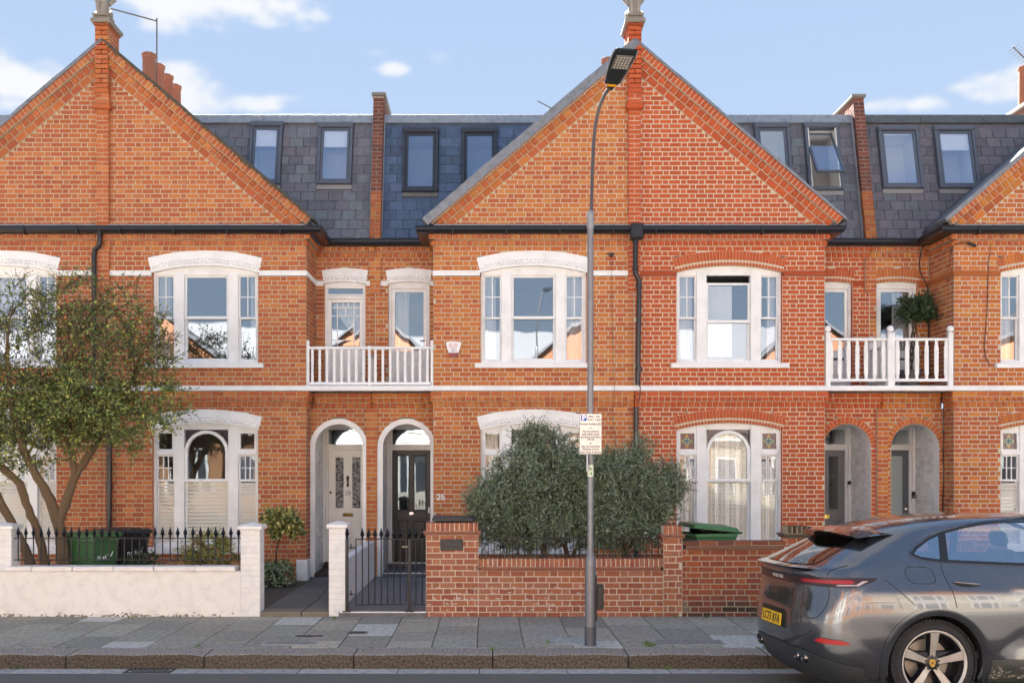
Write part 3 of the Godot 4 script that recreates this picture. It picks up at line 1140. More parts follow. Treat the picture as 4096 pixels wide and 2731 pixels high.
func terrace() -> void:
	var net := Color(0.72, 0.72, 0.71)
	var warm := Color(0.82, 0.79, 0.71)
	var list := [
		{
			"name": "terraced_house", "label": "red brick house behind the multi-stemmed tree, white window arches, under the mossy gable",
			"xg": -6.67, "s": -1.0, "xe": -10.17, "xp": -11.3, "white": true, "lead": 0.03, "moss": false,
			"pal": [[0.502, 0.152, 0.050], [0.464, 0.128, 0.047], [0.447, 0.118, 0.044], [0.543, 0.184, 0.059], [0.479, 0.155, 0.064], [0.424, 0.111, 0.046]],
			"mortar": Color(0.55, 0.48, 0.34), "joint": 0.0150, "slate": Color(0.15, 0.16, 0.19),
			"first": [["curtain", -0.86, 0.86, net, 7.0]], "ground": [["slats", -0.88, 0.88, 0.7, 2.6, Color(0.7, 0.68, 0.62)]],
			"porch": null,
		},
		{
			"name": "terraced_house", "label": "red brick house with white arches and the cream front door numbered 28",
			"xg": -6.67, "s": 1.0, "xe": -3.148, "xp": -2.05, "white": true, "lead": 0.02, "moss": true,
			"pal": [[0.534, 0.163, 0.051], [0.494, 0.139, 0.047], [0.471, 0.123, 0.045], [0.574, 0.207, 0.061], [0.503, 0.167, 0.066], [0.447, 0.118, 0.046]],
			"mortar": Color(0.56, 0.49, 0.35), "joint": 0.0150, "slate": Color(0.155, 0.16, 0.19),
			"first": [["curtain", -0.87, -0.66, net, 2.5], ["curtain", 0.74, 0.87, net, 1.5]],
			"ground": [["slats", -0.88, 0.88, 0.68, 1.74, Color(0.70, 0.68, 0.61)]], "walls": Color(0.40, 0.37, 0.34),
			"door_x": -2.614, "porch": {"x": -2.64, "white": true, "door": "cream"},
		},
		{
			"name": "terraced_house", "label": "orange-red brick house with white arches, black front door and number 26 beside it",
			"xg": 2.56, "s": -1.0, "xe": -0.935, "xp": -2.05, "white": true, "lead": 0.13, "moss": false,
			"pal": [[0.575, 0.185, 0.051], [0.536, 0.156, 0.048], [0.505, 0.138, 0.045], [0.586, 0.224, 0.061], [0.561, 0.196, 0.056], [0.481, 0.126, 0.044]],
			"mortar": Color(0.60, 0.53, 0.39), "joint": 0.0150, "slate": Color(0.075, 0.115, 0.195),  # slate blue: the mirrored sky is put into this colour
			"first": [["curtain", -0.86, -0.66, net, 2.0], ["curtain", 0.60, 0.86, net, 2.0]],
			"ground": [["curtain", -0.86, -0.6, warm, 2.5], ["curtain", 0.6, 0.86, warm, 2.5]],
			"door_x": -1.437, "porch": {"x": -1.433, "white": true, "door": "black"},
		},
		{
			"name": "terraced_house", "label": "deep red brick house with thick cream joints, brick window arches and louvred shutters",
			"xg": 2.56, "s": 1.0, "xe": 5.882, "xp": 7.03, "white": false, "lead": 0.02, "moss": false, "stained": true, "open_sash": 0.13,
			"pal": [[0.541, 0.110, 0.035], [0.517, 0.102, 0.035], [0.564, 0.122, 0.041], [0.501, 0.098, 0.035]],
			"mortar": Color(0.66, 0.59, 0.44), "joint": 0.0165, "slate": Color(0.145, 0.15, 0.175),
			"first": [["curtain", -0.87, -0.60, net, 1.5], ["blind", -0.36, 0.10, Color(0.76, 0.76, 0.74), 3.0, 3.95, 5.2], ["curtain", 0.72, 0.87, net, 1.5]],  # the blind stands for plastic sheeting hung inside the middle light
			"ground": [["shutters", -0.87, -0.55, 0.68, 2.2, 2, 0.55, warm], ["shutters", -0.37, 0.37, 0.68, 2.64, 4, 0.55, warm], ["shutters", 0.55, 0.87, 0.68, 2.2, 2, 0.55, warm]],
			"door_x": 6.34, "porch": {"x": 6.417, "white": false, "door": "leaded"},
		},
		{
			"name": "terraced_house", "label": "orange brick house with the clipped tree on its balcony and a frosted grey door",
			"xg": 11.6, "s": -1.0, "xe": 8.13, "xp": 7.03, "white": false, "lead": 0.05, "moss": false, "stained": true,
			"pal": [[0.584, 0.182, 0.042], [0.542, 0.154, 0.042], [0.495, 0.130, 0.042], [0.585, 0.216, 0.047], [0.472, 0.123, 0.044]],
			"mortar": Color(0.62, 0.57, 0.46), "joint": 0.0160, "slate": Color(0.14, 0.138, 0.16),
			"first": [["curtain", -0.86, -0.62, net, 2.0]], "ground": [["slats", -0.88, 0.88, 0.68, 1.74, Color(0.7, 0.68, 0.62)]],
			"door_x": 7.54, "porch": {"x": 7.63, "white": false, "door": "frosted"},
		},
	]
	for h in list:
		build_house(h)

func build_house(h: Dictionary) -> void:
	var house := thing(h.name, h.label, "house", "terraced houses along the street")
	var nz := FastNoiseLite.new()
	nz.seed = int(absf(h.xe) * 10)
	nz.frequency = 0.7
	var w := {"pal": shades(h.pal), "joint": h.joint, "mortar": h.mortar, "back": MB.new(), "bricks": MB.new(), "picks": [], "noise": nz, "key": str(h.xe), "mat": M.brick}
	h.w = w
	var xg: float = h.xg
	var s: float = h.s
	var xe: float = h.xe
	var xp: float = h.xp
	var xc := (xg + xe) / 2
	var lo := minf(xg, xe)
	var hi := maxf(xg, xe)
	var rl := minf(xe, xp)
	var rh := maxf(xe, xp)
	var white: bool = h.white
	var ring := 0.25
	var o1 := {"kind": "segment", "x": xc, "half": 0.92, "y0": 3.727, "ys": 5.401, "rise": 0.118, "ring": ring, "sill": 0.087, "sill_over": 0.105}
	var o0 := {"kind": "segment", "x": xc, "half": 0.92, "y0": 0.50, "ys": 2.662, "rise": 0.118, "ring": 0.23, "sill": 0.1, "sill_over": 0.06}
	var front := facing(0, -DB)
	# bay front
	lay(w, front, lo, hi, 0.03, 3.05, [o0])
	lay(w, front, lo, hi, 3.425, 5.33, [o1], true)
	lay(w, front, lo, hi, 5.43, 5.85, [o1], true)
	lay(w, front, lo, hi, 5.94, 6.25, [])
	# gable, stepped under the raking courses
	var lim := func(_a: float, c: float) -> Array:
		var u := (APEX - 0.50 - c) / RAKE
		if u < 0.12: return []
		u = minf(u, 3.5)
		return [[xg, xg + u]] if s > 0 else [[xg - u, xg]]
	lay(w, front, lo, hi, EAVE, 8.95, [], true, lim)
	var g0 := Vector3(xg, EAVE, -DB - 0.007)
	var g1 := Vector3(xg + s * (APEX - 0.36 - EAVE) / RAKE, EAVE, -DB - 0.007)
	var g2 := Vector3(xg, APEX - 0.36, -DB - 0.007)
	if s > 0: w.back.tri(g0, g1, g2, w.mortar)
	else: w.back.tri(g1, g0, g2, w.mortar)
	# returns
	var side := facing(xe, 0, Vector3.FORWARD if s > 0 else Vector3.BACK)
	if s > 0:
		lay(w, side, DB, DR, 3.425, 5.34, [])
		lay(w, side, DB, DR, 5.43, 6.1, [])
		lay(w, side, DB, DG, 0.03, 3.05, [])
	else:
		lay(w, side, -DR, -DB, 3.425, 5.34, [])
		lay(w, side, -DR, -DB, 5.43, 6.1, [])
		lay(w, side, -DG, -DB, 0.03, 3.05, [])
	# recess
	var od := {"kind": "segment", "x": h.get("door_x", (xe + xp) / 2), "half": 0.378, "y0": 3.40, "ys": 5.385, "rise": 0.035, "ring": 0.235}
	lay(w, facing(0, -DR), rl, rh, 3.425, 6.1, [od])
	var op := {}
	if h.porch:
		op = {"kind": "round", "x": h.porch.x, "half": 0.425, "y0": 0.0, "ys": 2.352, "ring": 0.09 if h.porch.white else 0.125, "white": h.porch.white}
		lay(w, facing(0, -DG), rl, rh, 0.03, 3.05, [op])
	else:
		lay(w, facing(0, -DG), rl, rh, 0.03, 3.05, [])
	for q in [[o1, -DB], [o0, -DB], [od, -DR]]:
		var o: Dictionary = q[0]
		var ya: float = o.ys + o.rise + 0.12
		var yb: float = o.ys + o.rise + o.ring + 0.085
		var hf: float = o.half * 0.8
		w.back.quad(Vector3(o.x - hf, ya, q[1] - 0.007), Vector3(o.x + hf, ya, q[1] - 0.007), Vector3(o.x + hf, yb, q[1] - 0.007), Vector3(o.x - hf, yb, q[1] - 0.007), w.mortar)
	mouldings(house, h, xg, xe, xp, s, lo, hi)
	var bands := MB.new()
	var band := func(b: MB, path: Array, prof: Array, col: Color) -> void:
		b.sweep(path, prof, 1.0, col)
	# pilaster on the party line of the gable, belongs to one house of each pair
	if s > 0: gable_pier(house, h, xg)
	if s < 0: recess_pier(house, h, xp)
	# string course: white painted
	var st := MB.new()
	var p1: Array = [Vector2(xg, -DB), Vector2(xe + s * 0.0, -DB), Vector2(xp, -DB)]
	if s < 0: p1.reverse()
	st.sweep(p1, [Vector2(-0.02, 3.43), Vector2(0.07, 3.418), Vector2(0.075, 3.34), Vector2(0.06, 3.33), Vector2(-0.02, 3.33)], 1.0, WHITE)
	put(house, "string_course", st, M.paint)
	# ornamental band at the first floor window heads
	var wb := MB.new()
	var bc: Color = WHITE if white else Color(w.pal[1].r * 0.8, w.pal[1].g * 0.8, w.pal[1].b * 0.8)
	var run := func(t: Transform3D, a: float, c: float) -> void:
		if c - a < 0.03: return
		wb.brick(t * Transform3D(Basis(), Vector3((a + c) / 2, 5.382, 0.014)), c - a, 0.09, 0.1, 0.003, bc)
		var x := a + 0.03
		while x < c - 0.02:
			var tt := t * Transform3D(Basis(Vector3.BACK, PI / 4), Vector3(x, 5.382, 0.0135))
			wb.brick(tt, 0.036, 0.036, 0.01, 0.008, bc)
			wb.brick(tt * Transform3D(Basis(), Vector3(0.018, 0.018, 0.012)), 0.02, 0.02, 0.014, 0.006, bc)
			x += 0.07
	run.call(front, lo, xc - 0.935)
	run.call(front, xc + 0.935, hi)
	if s > 0: run.call(side, DB, DR)
	else: run.call(side, -DR, -DB)
	run.call(facing(0, -DR), rl, od.x - 0.39)
	run.call(facing(0, -DR), od.x + 0.39, rh)
	put(house, "ornamental_band", wb, M.paint if white else M.brick)
	# arches
	arch_of_bricks(house, xc, 5.401, 0.92, 0.118, 0.25, -DB, white, w)
	arch_of_bricks(house, xc, 2.662, 0.92, 0.118, 0.23, -DB, white, w)
	arch_of_bricks(house, od.x, 5.385, 0.378, 0.035, 0.235, -DR, white, w)
	bay_window(house, h, xc, 1)
	bay_window(house, h, xc, 0)
	balcony_door(house, h, od.x)
	if h.porch: porch(house, h, op)
	if h.porch and h.porch.door == "cream":
		var pl := MB.new()
		pl.cab(xe - 0.17, xe + 0.022, 0.03, 0.40, -DB - 0.3, -DB + 0.022, 0.012, WHITE)
		put(house, "plinth", pl, M.render)
	balcony(house, h, xe, xp, s)
	raking_courses(house, h, xg, s)
	gutters(house, h, xg, xe, xp, s)
	roof(house, h, xg, xp, s)
	var wall := put(house, "wall", w.back, M.mortar)
	place_picks(w, house, wall)
	var bw := put(house, "brickwork", w.bricks, w.mat)
	bw.set_meta("kind", "stuff")

func mouldings(house: Node, h: Dictionary, xg: float, xe: float, xp: float, s: float, lo: float, hi: float) -> void:
	# corbelled brick courses below the gutter and below the string course: each brick is real
	var w: Dictionary = h.w
	var b: MB = w.bricks
	var ctx := func(path: Array, y0: float, y1: float, out: float, pitch: float, round_it: bool) -> void:
		for i in path.size() - 1:
			var p: Vector2 = path[i]
			var q: Vector2 = path[i + 1]
			var d := (q - p).normalized()
			var L := p.distance_to(q)
			# outside corners run on by the projection, inside ones stop short
			var a := 0.0
			var c := L
			var right := Vector3(d.x, 0, d.y)
			var t := Transform3D(Basis(right, Vector3.UP, right.cross(Vector3.UP)), Vector3(p.x, 0, p.y))
			if i > 0:
				var pd: Vector2 = (p - path[i - 1]).normalized()
				a -= out if pd.cross(d) < 0 else -out
			if i < path.size() - 2:
				var nd: Vector2 = (path[i + 2] - q).normalized()
				c += out if d.cross(nd) < 0 else -out
			w.back.box(t * Transform3D(Basis(), Vector3((a + c) / 2, (y0 + y1) / 2, out - 0.055 - (0.021 if round_it else 0.0))), Vector3(c - a - 0.05, y1 - y0, 0.1), w.mortar)
			var n := maxi(1, roundi((c - a) / pitch))
			var pw := (c - a) / n
			for k in n:
				var tn = rng.randi() % w.pal.size()
				var col: Color = w.pal[tn]
				b.brick(t * Transform3D(Basis(), Vector3(a + (k + 0.5) * pw, (y0 + y1) / 2, out)), pw - 0.011, y1 - y0 - 0.011, 0.09, 0.022 if round_it else 0.004, col)
	for lvl in [1, 0]:
		var dz := -DR if lvl == 1 else -DG
		var path: Array = [Vector2(xg, -DB), Vector2(xe, -DB), Vector2(xe, dz), Vector2(xp, dz)]
		if s < 0: path.reverse()
		if lvl == 1:
			ctx.call(path, 5.962, 6.045, 0.085, 0.105, true)
			ctx.call(path, 5.85, 5.945, 0.04, 0.105, true)
		else:
			ctx.call(path, 3.235, 3.325, 0.05, 0.211, false)
			ctx.call(path, 3.150, 3.235, 0.065, 0.105, true)
			ctx.call(path, 3.05, 3.150, 0.03, 0.105, true)

func raking_courses(house: Node, h: Dictionary, xg: float, s: float) -> void:
	var w: Dictionary = h.w
	var dir := Vector3(s, -RAKE, 0).normalized()
	var nrm := Vector3(dir.y * -s, dir.x * s, 0)
	nrm = Vector3(RAKE * s, 1.0, 0).normalized()
	var L := 3.62 / absf(dir.x)
	var start := Vector3(xg, APEX, -DB)
	var right := dir * s
	var bas := Basis(right, nrm, right.cross(nrm))
	for row in [[0.0, 0.15, 0.10, 0.083], [0.15, 0.28, 0.065, 0.125], [0.28, 0.40, 0.022, 0.211]]:
		var l0: float = 0.10 + row[0] * 1.0
		var n := roundi((L - l0 - row[0] * 0.6) / row[3])
		var pw: float = (L - l0 - row[0] * 0.6) / n
		var hh: float = row[1] - row[0]
		var mid = start - nrm * (row[0] + hh / 2)
		var ctr = mid + dir * (l0 + n * pw / 2) + Vector3(0, 0, row[2] - 0.066 - (0.018 if row[2] == 0.065 else 0.0))
		w.back.box(Transform3D(bas, ctr), Vector3(n * pw, hh, 0.12), w.mortar)
		for k in n:
			var o = mid + dir * (l0 + (k + 0.5) * pw) + Vector3(0, 0, row[2])
			var col: Color = w.pal[rng.randi() % w.pal.size()]
			var q := rng.randf_range(0.82, 1.0)
			w.bricks.brick(Transform3D(bas, o), pw - 0.011, hh - 0.010, 0.09, 0.02 if row[2] == 0.065 else 0.005, Color(col.r * q, col.g * q, col.b * q))
	# capping over the verge: lead or slate edge
	var lead := MB.new()
	var wid: float = h.lead
	var lc := Color(0.24, 0.26, 0.29)
	var nseg := 5
	for i in nseg:
		var a := 0.0 + L * 1.012 * i / nseg
		var e := L * 1.012 * (i + 1) / nseg + 0.01
		var o := start + dir * (a + e) / 2 + nrm * (0.012 - wid / 2 + 0.004 * (i % 2)) + Vector3(0, 0, -0.08)
		lead.cbox(Transform3D(bas, o), Vector3(e - a, wid + 0.025 + 0.004 * (i % 2), 0.40 + 0.006 * (i % 2)), 0.004, lc if not h.moss else Color(0.10, 0.09, 0.07))
	put(house, "verge_capping", lead, M.lead if not h.moss else M.stone)
	if h.moss:
		# cushions of moss and lichen along the old verge
		var ms := MB.new()
		for i in 420:
			var u := rng.randf() * L
			var o := start + dir * u + nrm * rng.randf_range(-0.05, 0.016) + Vector3(0, 0, rng.randf_range(0.07, 0.128))
			var r := rng.randf_range(0.006, 0.02)
			var g := rng.randf()
			var col := Color(0.09, 0.085, 0.05).lerp(Color(0.17, 0.15, 0.09), g)
			ms.tube([o - nrm * r * 0.6, o, o + nrm * r * 0.7], [r, r, r * 0.3], 5, col)
		var mo := put(house, "moss", ms, M.matte)
		mo.set_meta("kind", "stuff")

func gable_pier(house: Node, h: Dictionary, x: float) -> void:
	var w: Dictionary = h.w
	var hw := 0.107
	var b: MB = w.bricks
	# flat pilaster on the gable and on the wall below
	for r in [[5.05, 5.85, 0.045, hw], [EAVE, 8.17, 0.07, hw], [8.30, 8.48, 0.09, 0.118], [8.56, 9.64, 0.12, 0.112]]:
		var y0: float = r[0]
		var y1: float = r[1]
		var pr: float = r[2]
		var hx: float = r[3]
		w.back.ab(x - hx + 0.004, x + hx - 0.004, y0, y1, -DB - 0.05, -DB + pr - 0.006, w.mortar)
		var rows := roundi((y1 - y0) / COURSE)
		var ch := (y1 - y0) / rows
		var depth := 0.06 if y0 < 8.5 else 0.5
		if y0 > 8.5: w.back.ab(x - hx + 0.006, x + hx - 0.006, y0, y1, -DB - 0.42, -DB + pr - 0.006, w.mortar)
		for k in rows:
			var y := y0 + (k + 0.5) * ch
			var cut := [[-hx, hx]] if k % 2 == 0 else [[-hx, 0.0], [0.0, hx]]
			for c in cut:
				var col: Color = w.pal[rng.randi() % w.pal.size()]
				b.brick(Transform3D(Basis(), Vector3(x + (c[0] + c[1]) / 2, y, -DB + pr)), c[1] - c[0] - 0.01, ch - 0.012, 0.05, 0.0035, col)
			if y0 > 8.5:
				for sd in [-1.0, 1.0]:
					var right := Vector3(0, 0, -sd)
					var t := Transform3D(Basis(right, Vector3.UP, right.cross(Vector3.UP)), Vector3(x + sd * hx, y, -DB + pr - 0.27))
					var off := 0.105 if k % 2 == 0 else 0.0
					for q in range(-2, 3):
						var a := clampf(q * 0.21 - off, -0.27, 0.27)
						var c2 := clampf(q * 0.21 - off + 0.21, -0.27, 0.27)
						if c2 - a > 0.04:
							var col: Color = w.pal[rng.randi() % w.pal.size()]
							b.brick(t * Transform3D(Basis(), Vector3((a + c2) / 2, 0, 0)), c2 - a - 0.01, ch - 0.012, 0.04, 0.0035, col)
			else:
				for sd in [-1.0, 1.0]:
					var right := Vector3(0, 0, -sd)
					var t := Transform3D(Basis(right, Vector3.UP, right.cross(Vector3.UP)), Vector3(x + sd * hx, y, -DB + pr / 2))
					b.brick(t, pr - 0.004, ch - 0.012, 0.04, 0.003, w.pal[k % w.pal.size()])
	# moulded brick collars
	var cl := MB.new()
	var c1: Color = w.pal[1]
	for r in [[8.17, 8.21, 0.12, 0.075], [8.21, 8.30, 0.155, 0.11], [8.48, 8.56, 0.13, 0.12]]:
		cl.cab(x - r[2], x + r[2], r[0], r[1], -DB - 0.02, -DB + r[3] + 0.02, 0.018, c1)
	put(house, "pier_collar", cl, M.brick)
	# stone cap in steps
	var cp := MB.new()
	var sc := Color(0.33, 0.30, 0.25)
	cp.cab(x - 0.14, x + 0.14, 9.64, 9.68, -DB - 0.44, -DB + 0.15, 0.015, c1 * 0.8)
	cp.cab(x - 0.175, x + 0.175, 9.68, 9.76, -DB - 0.47, -DB + 0.185, 0.02, sc)
	cp.cab(x - 0.14, x + 0.14, 9.76, 9.80, -DB - 0.42, -DB + 0.15, 0.02, sc)
	put(house, "pier_cap", cp, M.stone)

func recess_pier(house: Node, h: Dictionary, x: float) -> void:
	var w: Dictionary = h.w
	for r in [[5.20, 5.85, -DR], [0.05, 3.05, -DG]]:
		var rows := roundi((r[1] - r[0]) / COURSE)
		var ch: float = (r[1] - r[0]) / rows
		var hx := 0.10
		w.back.ab(x - hx + 0.004, x + hx - 0.004, r[0], r[1], r[2] - 0.02, r[2] + 0.052, w.mortar)
		for k in rows:
			var y: float = r[0] + (k + 0.5) * ch
			var cut := [[-hx, hx]] if k % 2 == 0 else [[-hx, 0.0], [0.0, hx]]
			for c in cut:
				var col: Color = w.pal[rng.randi() % w.pal.size()]
				w.bricks.brick(Transform3D(Basis(), Vector3(x + (c[0] + c[1]) / 2, y, r[2] + 0.058)), c[1] - c[0] - 0.01, ch - 0.012, 0.056, 0.0035, col)

func gutters(house: Node, h: Dictionary, xg: float, xe: float, xp: float, s: float) -> void:
	var blk := Color(0.018, 0.019, 0.022)
	var g := MB.new()
	var path: Array = [Vector2(xg, -DB), Vector2(xe + s * 0.10, -DB), Vector2(xe + s * 0.10, -DR), Vector2(xp, -DR)]
	if s < 0: path.reverse()
	var prof := [Vector2(0.02, 6.165), Vector2(0.20, 6.165), Vector2(0.205, 6.15), Vector2(0.195, 6.14), Vector2(0.195, 6.10), Vector2(0.16, 6.055), Vector2(0.10, 6.045), Vector2(0.02, 6.05)]
	if absf(xe) > 9.5 and s < 0: path = [Vector2(xe, -DB), Vector2(xg, -DB)]
	g.sweep(path, prof, 1.0, blk)
	# brackets and unions
	var x := minf(xg, xe) + 0.35
	while x < maxf(xg, xe) - 0.1:
		g.cab(x - 0.012, x + 0.012, 6.03, 6.172, -DB + 0.02, -DB + 0.212, 0.004, blk)
		x += 0.92
	put(house, "gutter", g, M.gloss)
	# lead flashing over the corbel at the foot of the gable
	var f := MB.new()
	f.cab(minf(xg, xe) + 0.003, maxf(xg, xe) - 0.003, 6.16, 6.225, -DB - 0.02, -DB + 0.06, 0.01, Color(0.30, 0.32, 0.35))
	put(house, "flashing", f, M.lead)
	if s > 0:
		var d := MB.new()
		var big := xg > 0
		var px := xg + (0.02 if big else -0.02)
		if big:
			d.cab(px - 0.11, px + 0.11, 5.93, 6.20, -DB + 0.06, -DB + 0.26, 0.02, blk)
			d.tube([Vector3(px - 0.02, 5.95, -DB + 0.15), Vector3(px - 0.02, 5.45, -DB + 0.15), Vector3(px - 0.02, 5.36, -DB + 0.145), Vector3(px + 0.05, 5.24, -DB + 0.11), Vector3(px + 0.055, 5.15, -DB + 0.10), Vector3(px + 0.03, 3.43, -DB + 0.085)], [0.043], 14, blk)
			d.tube([Vector3(px + 0.005, 3.05, -DB + 0.075), Vector3(px + 0.005, 0.03, -DB + 0.075)], [0.043], 14, blk)
			for y in [5.92, 5.42, 5.16, 3.7]:
				d.tube([Vector3(px + (-0.02 if y > 5.3 else 0.05), y - 0.04, -DB + (0.15 if y > 5.3 else 0.095)), Vector3(px + (-0.02 if y > 5.3 else 0.05), y + 0.04, -DB + (0.15 if y > 5.3 else 0.095))], [0.053], 14, blk)
		else:
			d.tube([Vector3(px, 6.08, -DB + 0.14), Vector3(px, 5.88, -DB + 0.14), Vector3(px - 0.02, 5.82, -DB + 0.13), Vector3(px - 0.10, 5.77, -DB + 0.10), Vector3(px - 0.12, 5.70, -DB + 0.08), Vector3(px - 0.12, 3.42, -DB + 0.08)], [0.04], 14, blk)
			d.tube([Vector3(px + 0.14, 3.05, -DB + 0.07), Vector3(px + 0.14, 0.03, -DB + 0.07)], [0.043], 14, blk)
			d.tube([Vector3(px + 0.14, 1.62, -DB + 0.07), Vector3(px + 0.14, 1.74, -DB + 0.07)], [0.056], 14, blk)
		put(house, "downpipe", d, M.gloss)

func balcony_door(house: Node, h: Dictionary, x: float) -> void:
	var win := node(house, "balcony_door")
	var zf := -DR
	var z := zf - 0.07
	var y0 := 3.40
	var ys := 5.385
	var half := 0.378
	var f := MB.new()
	f.cab(x - half, x - half + 0.055, y0, ys, z - 0.12, z, 0.005, WHITE)
	f.cab(x + half - 0.055, x + half, y0, ys, z - 0.12, z, 0.005, WHITE)
	window_head(f, x, half, 0.035, ys, 5.30, z - 0.12, z - 0.001, WHITE)
	put(win, "frame", f, M.paint)
	var rv := MB.new()
	for sd in [-1.0, 1.0]:
		var xr: float = x + sd * half
		var p := [Vector3(xr, y0, zf - 0.004), Vector3(xr, ys + 0.01, zf - 0.004), Vector3(xr, ys + 0.01, zf - 0.25), Vector3(xr, y0, zf - 0.25)]
		if sd < 0: p.reverse()
		rv.quad(p[0], p[1], p[2], p[3], h.w.pal[0])
	put(win, "reveal", rv, M.brick)
	var a := x - half + 0.055
	var c := x + half - 0.055
	var zs := z - 0.03
	var net := Color(0.72, 0.72, 0.71)
	var kind: String = h.porch.door if h.porch else "cream"
	if kind == "cream":
		# small transom light, then a door glazed in a pattern of bars
		var t := MB.new()
		t.cab(a, c, 5.11, 5.16, z - 0.1, z + 0.006, 0.005, WHITE)
		t.cab(a, c, 5.165, 5.20, z - 0.1, z - 0.004, 0.005, WHITE)
		put(win, "transom", t, M.paint)
		pane(win, a, c, 5.20, 5.30, zs - 0.02)
		var s := MB.new()
		bars(s, a, c, y0, 5.11, zs, 0.065, 0.04, WHITE)
		s.cab(a + 0.065, c - 0.065, y0 + 0.08, 4.24, zs - 0.03, zs - 0.012, 0.004, WHITE)
		var g0 := a + 0.065
		var g1 := c - 0.065
		var gw := g1 - g0
		for u in [0.20, 0.80]:
			s.ab(g0 + gw * u - 0.008, g0 + gw * u + 0.008, 4.24, 5.045, zs - 0.035, zs - 0.006, WHITE)
		for yy in [[4.355, 0.0, 1.0], [4.80, 0.0, 1.0], [4.955, 0.0, 1.0]]:
			s.ab(g0, g1, yy[0] - 0.008, yy[0] + 0.008, zs - 0.035, zs - 0.0065, WHITE)
		s.ab(g0 + gw * 0.5 - 0.008, g0 + gw * 0.5 + 0.008, 4.808, 4.947, zs - 0.035, zs - 0.006, WHITE)
		for u in [0.4, 0.6]:
			s.ab(g0 + gw * u - 0.008, g0 + gw * u + 0.008, 4.963, 5.045, zs - 0.035, zs - 0.006, WHITE)
		put(win, "leaf", s, M.paint)
		var ys2 := [4.24, 4.355, 4.80, 4.955, 5.045]
		var us := [0.0, 0.2, 0.8, 1.0]
		for j in 4:
			for i in 3:
				pane(win, g0 + gw * us[i] + 0.008, g0 + gw * us[i + 1] - 0.008, ys2[j] + 0.008, ys2[j + 1] - 0.008, zs - 0.022)
		swag(win, g0, g1, 4.35, 5.04, zf - 0.26, net)
	else:
		var s := MB.new()
		bars(s, a, c, y0, 5.30, zs, 0.06, 0.045, WHITE)
		s.cab(a + 0.06, c - 0.06, 3.98 if kind == "black" else 4.02, 4.16, zs - 0.04, zs - 0.003, 0.005, WHITE)
		s.cab(a + 0.06, c - 0.06, y0 + 0.075, 3.985, zs - 0.035, zs - 0.015, 0.004, WHITE)
		s.cab(a + 0.12, c - 0.12, y0 + 0.15, 3.9, zs - 0.03, zs - 0.006, 0.01, WHITE)
		put(win, "leaf", s, M.paint)
		pane(win, a + 0.06, c - 0.06, 4.16, 5.24, zs - 0.02)
		var hd := MB.new()
		hd.cab(c - 0.04, c - 0.02, 4.22, 4.42, zs, zs + 0.008, 0.003, Color(0.6, 0.6, 0.6))
		hd.tube([Vector3(c - 0.03, 4.34, zs), Vector3(c - 0.03, 4.34, zs + 0.04), Vector3(c - 0.12, 4.34, zs + 0.045)], [0.008], 6, Color(0.6, 0.6, 0.6))
		put(win, "handle", hd, M.chrome)
		if kind == "black": curtain(win, a + 0.06, a + 0.30, 3.45, 5.25, zf - 0.26, net, 4.0)
		if kind == "frosted": curtain(win, x + 0.0, c, 3.45, 5.25, zf - 0.26, net, 5.0)
	room(house, x - 0.45, x + 0.45, 3.42, 5.6, zf - 0.25, zf - 3.0, Color(0.4, 0.42, 0.45))

